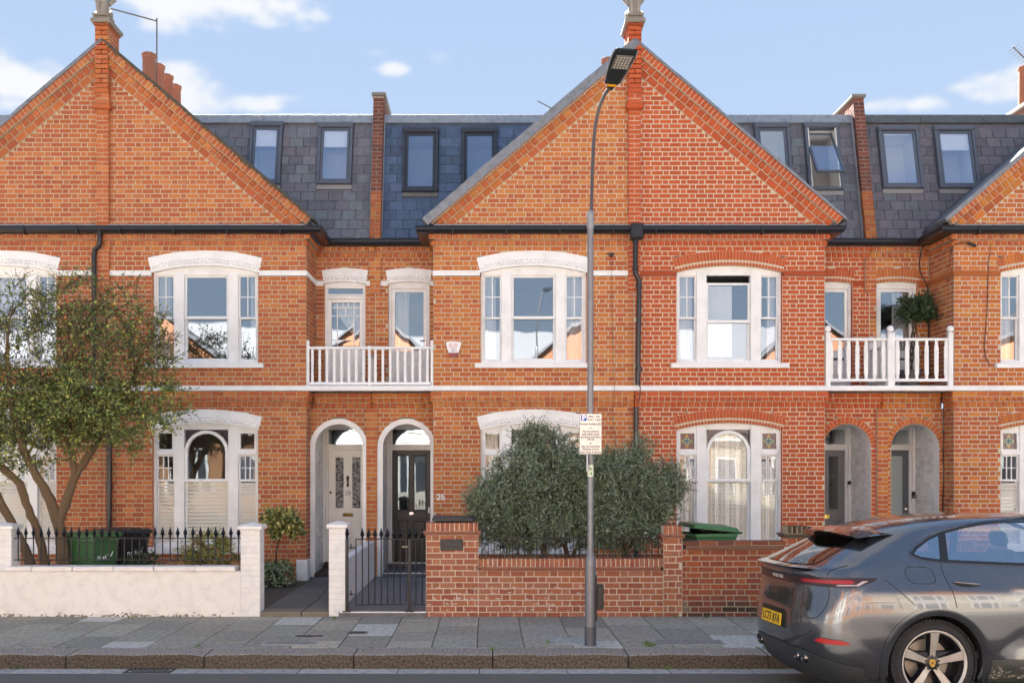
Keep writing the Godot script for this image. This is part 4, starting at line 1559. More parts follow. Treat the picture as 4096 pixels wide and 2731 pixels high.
func balcony(house: Node, h: Dictionary, xe: float, xp: float, s: float) -> void:
	if absf(xe) > 9.5: return
	var bl := node(house, "balcony")
	var lo := minf(xe, xp)
	var hi := maxf(xe, xp)
	var sl := MB.new()
	sl.ab(lo, hi, 3.335, 3.40, -DR, -DB, Color(0.30, 0.31, 0.32))
	put(bl, "deck", sl, M.lead)
	var white := WHITE
	var zr := -DB - 0.03
	var fancy: bool = not h.white
	var top := 4.06 if not fancy else 4.21
	var bot := 3.44 if not fancy else 3.50
	var r := MB.new()
	r.cab(lo + 0.02, hi - 0.02, top, top + 0.045, zr - 0.035, zr + 0.035, 0.008, white)
	put(bl, "handrail", r, M.paint)
	r = MB.new()
	r.cab(lo + 0.02, hi - 0.02, bot, bot + 0.05, zr - 0.025, zr + 0.025, 0.006, white)
	put(bl, "bottom_rail", r, M.paint)
	var pitch := 0.127 if not fancy else 0.158
	var n := roundi((hi - lo - 0.08) / pitch)
	for i in n:
		var x := lo + 0.04 + (i + 0.5) * (hi - lo - 0.08) / n
		var key := "baluster %s" % fancy
		if not mesh_cache.has(key):
			var b := MB.new()
			if not fancy:
				b.cab(-0.022, 0.022, bot + 0.03, top + 0.005, -0.011, 0.011, 0.003, white)
			else:
				b.cab(-0.036, 0.036, bot + 0.12, top - 0.09, -0.012, 0.012, 0.003, white)
				b.cab(-0.026, 0.026, bot + 0.03, bot + 0.13, -0.0115, 0.0115, 0.003, white)
				b.cab(-0.026, 0.026, top - 0.10, top + 0.005, -0.0115, 0.0115, 0.003, white)
			mesh_cache[key] = b.mesh()
		var o := put(bl, "baluster", mesh_cache[key], M.paint)
		o.position = Vector3(x, 0, zr)
	var post := func(x: float, z: float, w: float, y1: float, ball: bool) -> void:
		var b := MB.new()
		b.cab(x - w / 2, x + w / 2, 3.405, y1, z - w / 2, z + w / 2, 0.008, white)
		if ball:
			b.cab(x - w / 2 - 0.01, x + w / 2 + 0.01, y1, y1 + 0.02, z - w / 2 - 0.01, z + w / 2 + 0.01, 0.005, white)
			var prof := []
			for k in 9:
				var a := -PI / 2 + PI * k / 8.0
				prof.append(Vector2(0.062 * cos(a), 0.065 + 0.062 * sin(a)))
			b.lathe(Transform3D(Basis(), Vector3(x, y1 + 0.02, z)), prof, 12, white)
		put(bl, "post", b, M.paint)
	if not fancy:
		post.call(xe + s * 0.025, zr, 0.05, 4.22, false)
	else:
		post.call(xe + s * 0.055, zr, 0.085, 4.33, true)
	if s < 0:
		post.call(xp, zr, 0.05 if not fancy else 0.125, 4.12 if not fancy else 4.33, fancy)
		# divider between the two balconies
		var d := MB.new()
		var zb := -DR + 0.04
		if fancy:
			post.call(xp, zb - 0.0, 0.09, 4.26, true)
		d.cab(xp - 0.022, xp + 0.022, top - 0.10, top - 0.05, zb, zr - 0.04, 0.006, white)
		d.cab(xp - 0.02, xp + 0.02, bot, bot + 0.05, zb, zr - 0.04, 0.006, white)
		var z := zb + 0.08
		while z < zr - 0.06:
			d.cab(xp - 0.01, xp + 0.01, bot + 0.04, top - 0.09, z - 0.02, z + 0.02, 0.003, white)
			z += 0.12
		put(bl, "divider", d, M.paint)

func ring_poly(x: float, ys: float, r0: float, r1: float, y0: float) -> PackedVector2Array:
	# an arched band with straight legs
	var p := PackedVector2Array()
	p.append(Vector2(x + r1, y0))
	for i in 25:
		var a := PI * i / 24.0
		p.append(Vector2(x + cos(a) * r1, ys + sin(a) * r1))
	p.append(Vector2(x - r1, y0))
	p.append(Vector2(x - r0, y0))
	for i in 25:
		var a := PI - PI * i / 24.0
		p.append(Vector2(x + cos(a) * r0, ys + sin(a) * r0))
	p.append(Vector2(x + r0, y0))
	return p

func porch(house: Node, h: Dictionary, o: Dictionary) -> void:
	var P := node(house, "porch")
	var x: float = o.x
	var half: float = o.half
	var ys: float = o.ys
	var w: Dictionary = h.w
	var white: bool = h.porch.white
	var kind: String = h.porch.door
	var pw := WHITE if kind != "leaded" and kind != "frosted" else Color(0.86, 0.86, 0.87)
	var step_y := 0.135
	# arch: painted band, or a ring of bricks round painted soffit
	if white:
		var b := MB.new()
		b.prism(Transform3D(), ring_poly(x, ys, half, half + 0.095, 0.05), -DG - 0.22, -DG + 0.018, pw)
		put(P, "arch", b, M.paint)
	else:
		var b := MB.new()
		b.prism(Transform3D(), ring_poly(x, ys, half, half + 0.03, 0.05), -DG - 0.22, -DG - 0.012, pw)
		put(P, "soffit", b, M.paint)
		var holder := node(P, "arch_ring")
		var jb := MB.new()
		var poly := PackedVector2Array()
		for i in 25:
			var a := PI * i / 24.0
			poly.append(Vector2(x + cos(a) * (half + 0.13), ys + sin(a) * (half + 0.13)))
		for i in 25:
			var a := PI - PI * i / 24.0
			poly.append(Vector2(x + cos(a) * (half + 0.0005), ys + sin(a) * (half + 0.0005)))
		jb.prism(Transform3D(), poly, -DG - 0.008, -DG - 0.002, w.mortar)
		put(holder, "joints", jb, M.mortar)
		var n := 21
		for i in n:
			var a := PI * (i + 0.5) / n
			var da := PI / n
			var rm := half + 0.0625
			var key := "ring brick %s %d" % [w.key, i % 3]
			if not mesh_cache.has(key):
				var bb := MB.new()
				bb.brick(Transform3D(), da * (half + 0.125) - 0.012, 0.115, 0.03, 0.003, w.pal[i % 3 % w.pal.size()], 0.22)
				mesh_cache[key] = bb.mesh()
			var v := put(holder, "voussoir", mesh_cache[key], w.mat)
			v.transform = Transform3D(Basis(Vector3.BACK, a - PI / 2), Vector3(x + cos(a) * rm, ys + sin(a) * rm, -DG + 0.006))
	# inside walls of painted brick, ceiling, floor
	var pal := [pw, Color(pw.r * 0.97, pw.g * 0.97, pw.b * 0.97), Color(pw.r * 0.985, pw.g * 0.985, pw.b * 0.985)]
	var pwk := {"pal": pal, "joint": 0.008, "mortar": Color(pw.r * 0.93, pw.g * 0.93, pw.b * 0.93), "back": MB.new(), "bricks": MB.new(), "picks": [], "noise": w.noise}
	var hw := half + 0.03
	lay(pwk, facing(x - hw, 0, Vector3.FORWARD), DG + 0.2, DD + 0.1, 0.1, 2.86, [])
	lay(pwk, facing(x + hw, 0, Vector3.BACK), -DD - 0.1, -DG - 0.2, 0.1, 2.86, [])
	var pi := put(P, "inner_wall", pwk.bricks, M.paint)
	pi.set_meta("kind", "stuff")
	var wbk := put(P, "wall_backing", pwk.back, M.paint)
	wbk.set_meta("kind", "stuff")
	var cl := MB.new()
	cl.ab(x - hw, x + hw, 2.86, 2.92, -DD - 0.1, -DG - 0.2, pw)
	put(P, "ceiling", cl, M.paint)
	# door frame, piers beside it, fanlight
	var zd := -DD
	var fr := MB.new()
	var dh := 0.365
	var dt := 2.33
	var fc: Color = {"cream": CREAM, "black": Color(0.76, 0.75, 0.73), "leaded": WHITE, "frosted": WHITE}[kind]
	for sd in [-1.0, 1.0]:
		fr.cab(x + sd * (hw + dh + 0.045) / 2 - (hw - dh - 0.045) / 2 - 0.003, x + sd * (hw + dh + 0.045) / 2 + (hw - dh - 0.045) / 2 + 0.003, 0.1, 2.86, zd - 0.05, zd + 0.09, 0.006, pw)
		fr.cab(x + sd * (dh + 0.022) - 0.024, x + sd * (dh + 0.022) + 0.024, 0.2, 2.80, zd - 0.05, zd + 0.045, 0.006, fc)
	fr.cab(x - dh - 0.04, x + dh + 0.04, dt, dt + 0.10, zd - 0.05, zd + 0.038, 0.008, fc)
	fr.cab(x - dh - 0.04, x + dh + 0.04, dt + 0.08, dt + 0.11, zd - 0.05, zd + 0.06, 0.006, fc)
	fr.cab(x - dh - 0.04, x + dh + 0.04, 2.72, 2.86, zd - 0.05, zd + 0.04, 0.006, fc)
	put(P, "door_frame", fr, M.paint)
	pane(P, x - dh, x + dh, dt + 0.11, 2.72, zd - 0.02)
	room(house, x - 0.46, x + 0.46, 0.2, 2.86, zd - 0.06, zd - 4.5, Color(0.55, 0.53, 0.50))
	# step
	var stp := MB.new()
	var sc := Color(0.075, 0.05, 0.042) if kind == "cream" else Color(0.13, 0.135, 0.15)
	if white:
		stp.cab(x - half + 0.002, x + half - 0.002, 0.0, step_y, -DD, -DG + 0.10, 0.008, sc)
		stp.cab(x - half + 0.004, x + half - 0.004, step_y, 0.225, -DD - 0.1, -DD + 0.28, 0.008, sc)
	else:
		stp.cab(x - half + 0.002, x + half - 0.002, 0.0, 0.2, -DD - 0.1, -DG + 0.10, 0.008, sc)
	put(P, "step", stp, M.flagstone)
	if kind == "black":
		var ns := MB.new()
		ns.cab(x - half + 0.004, x + half - 0.004, step_y - 0.012, step_y + 0.006, -DG + 0.085, -DG + 0.104, 0.002, Color(0.7, 0.7, 0.7))
		ns.cab(x - half + 0.004, x + half - 0.004, 0.213, 0.231, -DD + 0.265, -DD + 0.284, 0.002, Color(0.7, 0.7, 0.7))
		put(P, "nosing", ns, M.steel)
	front_door(house, kind, x, dh, 0.225 if white else 0.2, dt, zd)

func front_door(house: Node, kind: String, x: float, dh: float, y0: float, y1: float, z: float) -> void:
	var label: String = {"cream": "cream panelled front door with two textured glass panels", "black": "black front door with two tall glazed panels", "leaded": "grey front door with leaded glass", "frosted": "dark grey front door with a frosted pane"}[kind]
	var door := node(house, "front_door", label)
	var col: Color = {"cream": CREAM, "black": Color(0.018, 0.014, 0.012), "leaded": Color(0.19, 0.195, 0.205), "frosted": Color(0.10, 0.115, 0.135)}[kind]
	var lf := MB.new()
	var m: Material = M.satin
	var H := y1 - y0
	var lock := y0 + H * 0.42     # lock rail
	var stile := 0.085
	var mw := 0.075
	if kind == "frosted":
		mw = 0.0
		lock = y0 + H * 0.28
	var gl0 := lock + 0.07
	var gl1 := y1 - 0.09
	# stiles and rails
	lf.cab(x - dh, x - dh + stile, y0, y1, z - 0.045, z, 0.004, col)
	lf.cab(x + dh - stile, x + dh, y0, y1, z - 0.045, z, 0.004, col)
	lf.cab(x - dh + stile, x + dh - stile, y0, y0 + 0.2, z - 0.045, z - 0.0005, 0.003, col)
	lf.cab(x - dh + stile, x + dh - stile, lock - 0.09, gl0, z - 0.045, z - 0.0005, 0.003, col)
	lf.cab(x - dh + stile, x + dh - stile, gl1, y1, z - 0.045, z - 0.0005, 0.003, col)
	var lights := []
	if mw > 0.0:
		lf.cab(x - mw / 2, x + mw / 2, y0 + 0.2, lock - 0.09, z - 0.045, z - 0.0005, 0.003, col)
		lf.cab(x - mw / 2, x + mw / 2, gl0, gl1, z - 0.045, z - 0.0005, 0.003, col)
		lights = [[x - dh + stile, x - mw / 2], [x + mw / 2, x + dh - stile]]
	else:
		lights = [[x - dh + stile, x + dh - stile]]
	for l in lights:
		# lower panel with a raised field
		lf.cab(l[0], l[1], y0 + 0.2, lock - 0.09, z - 0.04, z - 0.022, 0.003, col)
		lf.cab(l[0] + 0.03, l[1] - 0.03, y0 + 0.23, lock - 0.12, z - 0.03, z - 0.006, 0.012, col)
		var inset := 0.045 if kind == "cream" else 0.02
		if kind == "leaded": inset = 0.035
		# moulding round the light
		bars(lf, l[0], l[1], gl0, gl1, z - 0.004, inset, 0.035, col)
	put(door, "leaf", lf, m)
	for l in lights:
		var inset := 0.045 if kind == "cream" else 0.02
		if kind == "leaded": inset = 0.035
		var a: float = l[0] + inset
		var c: float = l[1] - inset
		var b0 := gl0 + inset * 1.25
		var b1 := gl1 - inset
		if kind == "cream":
			# reeded and hammered glass: small facets
			var g := MB.new()
			var nx := 4
			var ny := 34
			for i in nx:
				for j in ny:
					var xa := lerpf(a, c, float(i) / nx)
					var xb := lerpf(a, c, float(i + 1) / nx)
					var ya := lerpf(b0, b1, float(j) / ny)
					var yb := lerpf(b0, b1, float(j + 1) / ny)
					var t := rng.randf_range(0.03, 0.4)
					g.brick(Transform3D(Basis(Vector3.UP, rng.randf_range(-0.3, 0.3)) * Basis(Vector3.RIGHT, rng.randf_range(-0.3, 0.3)), Vector3((xa + xb) / 2, (ya + yb) / 2, z - 0.022)), xb - xa, yb - ya, 0.01, 0.003, Color(t, t, t * 0.97))
			put(door, "textured_glass", g, M.gloss)
		elif kind == "leaded":
			pane(door, a, c, b0, b1, z - 0.032, "low_glass")
			var ld := MB.new()
			var n := 7
			for j in n:
				var ya := lerpf(b0, b1, float(j) / n)
				var yb := lerpf(b0, b1, float(j + 1) / n)
				var lc := Color(0.35, 0.34, 0.31)
				ld.tube([Vector3(a, ya, z - 0.028), Vector3(c, ya, z - 0.028)], [0.004], 5, lc, false)
				if j % 2 == 0:
					ld.tube([Vector3(a, ya, z - 0.028), Vector3(c, yb, z - 0.028)], [0.003], 5, lc, false)
					ld.tube([Vector3(a, yb, z - 0.028), Vector3(c, ya, z - 0.028)], [0.003], 5, lc, false)
				else:
					var cp := []
					for q in 13:
						cp.append(Vector3((a + c) / 2 + cos(TAU * q / 12) * 0.03, (ya + yb) / 2 + sin(TAU * q / 12) * 0.03, z - 0.027))
					ld.tube(cp, [0.004], 5, lc, false)
			for q in 3:
				var xx := lerpf(a, c, q / 2.0)
				if q != 1: ld.tube([Vector3(xx, b0, z - 0.028), Vector3(xx, b1, z - 0.028)], [0.004], 5, Color(0.35, 0.34, 0.31), false)
			put(door, "leading", ld, M.satin)
		elif kind == "frosted":
			var g := MB.new()
			g.ab(a, c, b0, b1, z - 0.03, z - 0.02, Color(0.36, 0.43, 0.43))
			put(door, "frosted_glass", g, M.satin)
		else:
			pane(door, a, c, b0, b1, z - 0.02, "low_glass")
			# etched head of the light
			var et := MB.new()
			for q in 5:
				var lp := []
				for r in 13:
					lp.append(Vector3(lerpf(a, c, 0.12 + 0.19 * q) + cos(TAU * r / 12) * 0.018, b1 - 0.05 - 0.025 * (q % 2) + sin(TAU * r / 12) * 0.022, z - 0.0185))
				et.tube(lp, [0.003], 4, Color(0.55, 0.56, 0.55), false)
			var ar := []
			for r in 9:
				ar.append(Vector3(lerpf(a, c, r / 8.0), b1 - 0.13 + 0.03 * sin(PI * r / 8.0), z - 0.0185))
			et.tube(ar, [0.004], 4, Color(0.55, 0.56, 0.55), false)
			put(door, "etching", et, M.satin)
	var brass := Color(0.16, 0.11, 0.045)
	if kind == "cream":
		var k := MB.new()
		k.tube([Vector3(x, y0 + 1.60, z), Vector3(x, y0 + 1.60, z + 0.03), Vector3(x + 0.004, y0 + 1.50, z + 0.04), Vector3(x, y0 + 1.42, z + 0.025)], [0.022, 0.026, 0.012, 0.024], 8, Color(0.03, 0.022, 0.018))
		put(door, "knocker", k, M.satin)
		k = MB.new()
		k.cab(x - 0.10, x + 0.10, lock - 0.035, lock + 0.03, z - 0.002, z + 0.008, 0.004, brass)
		k.ab(x - 0.075, x + 0.075, lock - 0.018, lock + 0.014, z + 0.008, z + 0.0095, Color(0.06, 0.04, 0.02))
		put(door, "letter_plate", k, M.chrome)
		k = MB.new()
		k.lathe(Transform3D(Basis(Vector3.RIGHT, PI / 2), Vector3(x - dh + 0.04, lock + 0.42, z)), [Vector2(0.02, 0), Vector2(0.02, 0.01), Vector2(0.012, 0.02), Vector2(0.022, 0.035), Vector2(0.0, 0.05)], 12, Color(0.05, 0.03, 0.02))
		put(door, "lock", k, M.satin)
		words(door, "number", "28", 0.075, Transform3D(Basis(), Vector3(x, y0 + 1.29, z + 0.001)), M.ink, 1.0, false, true)
	elif kind == "black":
		var k := MB.new()
		k.lathe(Transform3D(Basis(Vector3.RIGHT, PI / 2), Vector3(x, lock + 0.005, z)), [Vector2(0.045, 0), Vector2(0.045, 0.008), Vector2(0.018, 0.012), Vector2(0.018, 0.035), Vector2(0.036, 0.05), Vector2(0.03, 0.07), Vector2(0.0, 0.075)], 18, Color(0.7, 0.7, 0.7))
		put(door, "knob", k, M.chrome)
		k = MB.new()
		k.cab(x - 0.012, x + 0.012, y0 + 1.45, y0 + 1.58, z, z + 0.03, 0.006, Color(0.03, 0.03, 0.03))
		put(door, "knocker", k, M.chrome)
		k = MB.new()
		k.cab(x + dh - 0.05, x + dh - 0.015, lock + 0.03, lock + 0.14, z, z + 0.012, 0.006, Color(0.75, 0.75, 0.74))
		put(door, "lock_case", k, M.satin)
	elif kind == "leaded":
		var k := MB.new()
		k.cab(x - 0.09, x + 0.09, lock - 0.06, lock + 0.02, z - 0.002, z + 0.008, 0.004, Color(0.35, 0.25, 0.08))
		put(door, "letter_plate", k, M.chrome)
	else:
		var k := MB.new()
		k.lathe(Transform3D(Basis(Vector3.RIGHT, PI / 2), Vector3(x + dh - 0.045, lock + 0.42, z)), [Vector2(0.025, 0), Vector2(0.025, 0.01), Vector2(0.01, 0.014), Vector2(0.0, 0.016)], 14, Color(0.7, 0.7, 0.7))
		put(door, "lock", k, M.chrome)
	if kind == "leaded" or kind == "frosted":
		var k := MB.new()
		var bx := x + 0.425 - 0.005
		var by := 1.62 if kind == "leaded" else 1.42
		k.cab(bx - 0.035, bx + 0.03, by, by + 0.13, z + 0.09, z + 0.115, 0.006, Color(0.03, 0.03, 0.03))
		if kind == "leaded": k.cab(bx - 0.034, bx + 0.029, by - 0.01, by + 0.065, z + 0.091, z + 0.117, 0.006, Color(0.7, 0.7, 0.7))
		else: k.lathe(Transform3D(Basis(Vector3.RIGHT, PI / 2), Vector3(bx, by + 0.04, z + 0.115)), [Vector2(0.014, 0), Vector2(0.012, 0.003), Vector2(0, 0.003)], 12, Color(0.3, 0.3, 0.3))
		put(house, "doorbell", k, M.gloss)

func roof(house: Node, h: Dictionary, xg: float, xp: float, s: float) -> void:
	var R := node(house, "roof")
	var spots := []
	if h.xg < 0 and s > 0: spots = [[1063, 618, 128, 245, 0.0, "blind"], [1341, 620, 138, 240, 0.0, "blind"]]
	elif h.xg < 5 and s < 0: spots = [[1682, 645, 142, 250, 0.0, ""], [1918, 645, 142, 250, 0.0, ""]]
	elif s > 0: spots = [[3092, 632, 138, 262, 0.0, ""], [3292, 632, 138, 262, 0.42, ""]]
	elif h.xg > 5: spots = [[3598, 634, 160, 245, 0.0, "half"], [3823, 634, 160, 245, 0.0, "blind"]]
	var holes := []
	for sp in spots:
		var c := on_mansard(sp[0], sp[1])
		var e := on_mansard(sp[0], sp[1] - sp[3] / 2.0)
		holes.append([c.x - sp[2] / 2.0 * -c.z / FOC, c.x + sp[2] / 2.0 * -c.z / FOC, 2 * c.y - e.y, e.y])
	var lo := minf(xg, xp)
	var hi := maxf(xg, xp)
	var sc: Color = h.slate
	var b := MB.new()
	var y0 := 6.05
	var y1 := 8.66
	var z0 := -mansard_d(y0)
	var z1 := -mansard_d(y1)
	var under := sc
	# boarding below the slates, flat roof, back of the house
	var cuts := [y0, y1]
	for hl in holes:
		cuts.append(hl[2] + 0.03)
		cuts.append(hl[3] - 0.03)
	cuts.sort()
	for k in cuts.size() - 1:
		var ya: float = cuts[k]
		var yb: float = cuts[k + 1]
		if yb - ya < 0.001: continue
		var iv := [[lo, hi]]
		for hl in holes:
			if (ya + yb) / 2 > hl[2] + 0.02 and (ya + yb) / 2 < hl[3] - 0.02: iv = minus(iv, hl[0] + 0.03, hl[1] - 0.03)
		for i in iv:
			b.quad(Vector3(i[0], ya, -mansard_d(ya) - 0.012), Vector3(i[1], ya, -mansard_d(ya) - 0.012), Vector3(i[1], yb, -mansard_d(yb) - 0.012), Vector3(i[0], yb, -mansard_d(yb) - 0.012), under)
	b.ab(lo, hi, y1 - 0.07, y1 - 0.02, -27.0, z1 - 0.05, Color(0.2, 0.2, 0.21))
	b.quad(Vector3(hi, -0.2, -27.0), Vector3(lo, -0.2, -27.0), Vector3(lo, y1, -27.0), Vector3(hi, y1, -27.0), Color(0.35, 0.28, 0.2))
	# cross roof behind the gable
	var poly := PackedVector2Array([Vector2(xg, 6.1), Vector2(xg + s * 3.55, 6.12), Vector2(xg + s * 3.55, 6.36), Vector2(xg, APEX - 0.02)])
	b.prism(Transform3D(), poly, -21.0, -DB - 0.25, under)
	b.ab(minf(xg, h.xe), maxf(xg, h.xe), 6.0, 6.06, z0 - 0.1, -DB - 0.02, under)
	put(R, "deck", b, M.slate)
	# slates, coursed and lapped
	var bas := mansard_basis()
	var up := bas.y
	var gauge := 0.187
	var wd := 0.258
	var rows := int((y1 - 0.13 - y0) / up.y / gauge)
	var rest := MB.new()
	var count := 0
	for r in rows:
		var base := Vector3(0, y0, z0) + up * (r * gauge)
		var ytop := base.y + gauge
		var umin := (APEX - ytop) / RAKE - 0.45
		var off := wd / 2 if r % 2 == 0 else 0.0
		var x := lo + 0.10 - off
		while x < hi - 0.10:
			var a := maxf(x, lo + 0.10)
			var c := minf(x + wd, hi - 0.10)
			x += wd
			for hl in holes:
				if base.y + gauge > hl[2] and base.y < hl[3]:
					if a >= hl[0] and c <= hl[1]: c = a
					elif a < hl[0] and c > hl[0]: c = hl[0]
					elif a < hl[1] and c > hl[1]: a = hl[1]
			if c - a < 0.03: continue
			var u := s * ((a + c) / 2 - xg)
			if u < umin: continue
			var q := rng.randf_range(0.78, 1.18)
			var pr := rng.randf()
			var col := Color(sc.r * q, sc.g * q, sc.b * q)
			if pr < 0.22: col = Color(sc.r * q * 1.08, sc.g * q * 1.0, sc.b * q * 1.0)
			elif pr < 0.3: col = Color(sc.r * q * 0.9, sc.g * q * 1.02, sc.b * q * 0.95)
			var o := base + up * (gauge / 2 + 0.01) + bas.z * 0.012
			o.x = (a + c) / 2
			var t := Transform3D(bas * Basis(Vector3.RIGHT, -0.055) * Basis(Vector3.BACK, rng.randf_range(-0.006, 0.006)), o)
			var full := c - a > wd - 0.002
			if full and count < 300:
				var key := "slate %d" % (rng.randi() % 9) + str(sc)
				if not mesh_cache.has(key):
					var sb := MB.new()
					sb.brick(Transform3D(), wd - 0.011, gauge + 0.02, 0.02, 0.002, col)
					mesh_cache[key] = sb.mesh()
				var sl := put(R, "slate", mesh_cache[key], M.slate)
				sl.transform = t
				count += 1
			else:
				rest.brick(t, c - a - 0.009, gauge + 0.02, 0.014, 0.002, col)
	var rs := put(R, "cut_slates", rest, M.slate)
	rs.set_meta("kind", "stuff")
	# ridge roll
	var rr := MB.new()
	var lc := Color(0.30, 0.34, 0.38) if h.xg < 5 else Color(0.12, 0.13, 0.13)
	var top := Vector3(0, y1 - 0.06, -mansard_d(y1 - 0.06))
	var x2 := lo
	while x2 < hi - 0.01:
		var e := minf(x2 + 1.2, hi)
		rr.cbox(Transform3D(bas, Vector3((x2 + e) / 2, y1 - 0.045, top.z + 0.02)), Vector3(e - x2 - 0.004, 0.17, 0.05), 0.004, lc)
		x2 = e
	put(R, "ridge_flashing", rr, M.lead)
	# roof windows
	for sp in spots:
		roof_window(house, sp)
	# party wall upstand
	if s < 0 and h.xg > 0: party_wall(house, h, xp)
	chimney(house, h, xg, s)

func roof_window(house: Node, sp: Array) -> void:
	var win := node(house, "roof_window")
	var c := on_mansard(sp[0], sp[1])
	var e := on_mansard(sp[0] + sp[2] / 2.0, sp[1] - sp[3] / 2.0)
	var hw := absf((sp[2] / 2.0) * -c.z / FOC)
	var hh := (e - Vector3(e.x, c.y, c.z)).length()
	var bas := mansard_basis()
	var t := Transform3D(bas, c)
	var grey_al := Color(0.085, 0.10, 0.13)
	var f := MB.new()
	var fw := 0.055
	# surround and hood
	f.cbox(t * Transform3D(Basis(), Vector3(-hw + fw / 2, 0, 0.04)), Vector3(fw, hh * 2, 0.11), 0.008, grey_al)
	f.cbox(t * Transform3D(Basis(), Vector3(hw - fw / 2, 0, 0.04)), Vector3(fw, hh * 2, 0.11), 0.008, grey_al)
	f.cbox(t * Transform3D(Basis(), Vector3(0, -hh + fw / 2, 0.04)), Vector3(hw * 2 - fw * 2, fw, 0.105), 0.008, grey_al)
	f.cbox(t * Transform3D(Basis(), Vector3(0, hh - 0.05, 0.05)), Vector3(hw * 2 + 0.03, 0.10, 0.15), 0.02, grey_al)
	f.cbox(t * Transform3D(Basis(), Vector3(0, -hh - 0.04, 0.016)), Vector3(hw * 2, 0.09, 0.02), 0.004, Color(0.26, 0.26, 0.27))
	put(win, "surround", f, M.satin)
	var st := t
	var open: float = sp[4]
	if open > 0.0:
		st = t * Transform3D(Basis(Vector3.RIGHT, -open), Vector3(0, 0.06, 0.06))
		var o := MB.new()
		o.ab(-hw + fw, hw - fw, -hh + fw, hh - 0.1, -0.40, -0.39, Color(0.25, 0.24, 0.22))
		for q in [[-hw + fw, -hw + fw + 0.02], [hw - fw - 0.02, hw - fw]]:
			o.ab(q[0], q[1], -hh + fw, hh - 0.1, -0.39, 0.08, Color(0.7, 0.68, 0.62))
		var oo := put(win, "lining", o, M.satin)
		oo.transform = t
	var sw := 0.045
	var xa := -hw + fw + 0.004
	var xb := hw - fw - 0.004
	var ya := -hh + fw + 0.004
	var yb := hh - 0.105
	var s := MB.new()
	s.cbox(st * Transform3D(Basis(), Vector3(xa + sw / 2, (ya + yb) / 2, 0.05)), Vector3(sw, yb - ya, 0.05), 0.006, grey_al)
	s.cbox(st * Transform3D(Basis(), Vector3(xb - sw / 2, (ya + yb) / 2, 0.05)), Vector3(sw, yb - ya, 0.05), 0.006, grey_al)
	s.cbox(st * Transform3D(Basis(), Vector3((xa + xb) / 2, ya + sw / 2, 0.05)), Vector3(xb - xa - 2 * sw, sw, 0.048), 0.006, grey_al)
	s.cbox(st * Transform3D(Basis(), Vector3((xa + xb) / 2, yb - sw / 2, 0.05)), Vector3(xb - xa - 2 * sw, sw, 0.048), 0.006, grey_al)
	put(win, "sash", s, M.satin)
	var p := MB.new()
	var g := [Vector3(xa + sw, ya + sw, 0.055), Vector3(xb - sw, ya + sw, 0.055), Vector3(xb - sw, yb - sw, 0.055), Vector3(xa + sw, yb - sw, 0.055)]
	p.quad(st * g[0], st * g[1], st * g[2], st * g[3], Color.WHITE)
	put(win, "pane", p, M.tinted)
	var inn := MB.new()
	var wc := Color(0.62, 0.63, 0.64)
	# plastered well behind the glass and a dim ceiling
	inn.quad(t * Vector3(xa, ya, -0.02), t * Vector3(xa, yb, -0.02), t * Vector3(xa, yb, -0.5), t * Vector3(xa, ya, -0.5), wc)
	inn.quad(t * Vector3(xb, ya, -0.5), t * Vector3(xb, yb, -0.5), t * Vector3(xb, yb, -0.02), t * Vector3(xb, ya, -0.02), wc)
	inn.quad(t * Vector3(xa, ya, -0.02), t * Vector3(xb, ya, -0.02), t * Vector3(xb, ya, -0.5), t * Vector3(xa, ya, -0.5), wc)
	inn.quad(t * Vector3(xa, yb, -0.5), t * Vector3(xb, yb, -0.5), t * Vector3(xb, yb, -0.02), t * Vector3(xa, yb, -0.02), wc)
	inn.quad(t * Vector3(xa, ya, -0.5), t * Vector3(xb, ya, -0.5), t * Vector3(xb, yb, -0.5), t * Vector3(xa, yb, -0.5), Color(0.55, 0.56, 0.58))
	put(win, "window_well", inn, M.matte)
	if sp[5] != "":
		var bl := MB.new()
		var yy := lerpf(yb, ya, 0.34) if sp[5] == "blind" else lerpf(yb, ya, 0.06)
		bl.quad(st * Vector3(xa + sw, yy, 0.02), st * Vector3(xb - sw, yy, 0.02), st * Vector3(xb - sw, yb, 0.02), st * Vector3(xa + sw, yb, 0.02), Color(0.74, 0.75, 0.74))
		put(win, "roller_blind", bl, M.fabric)

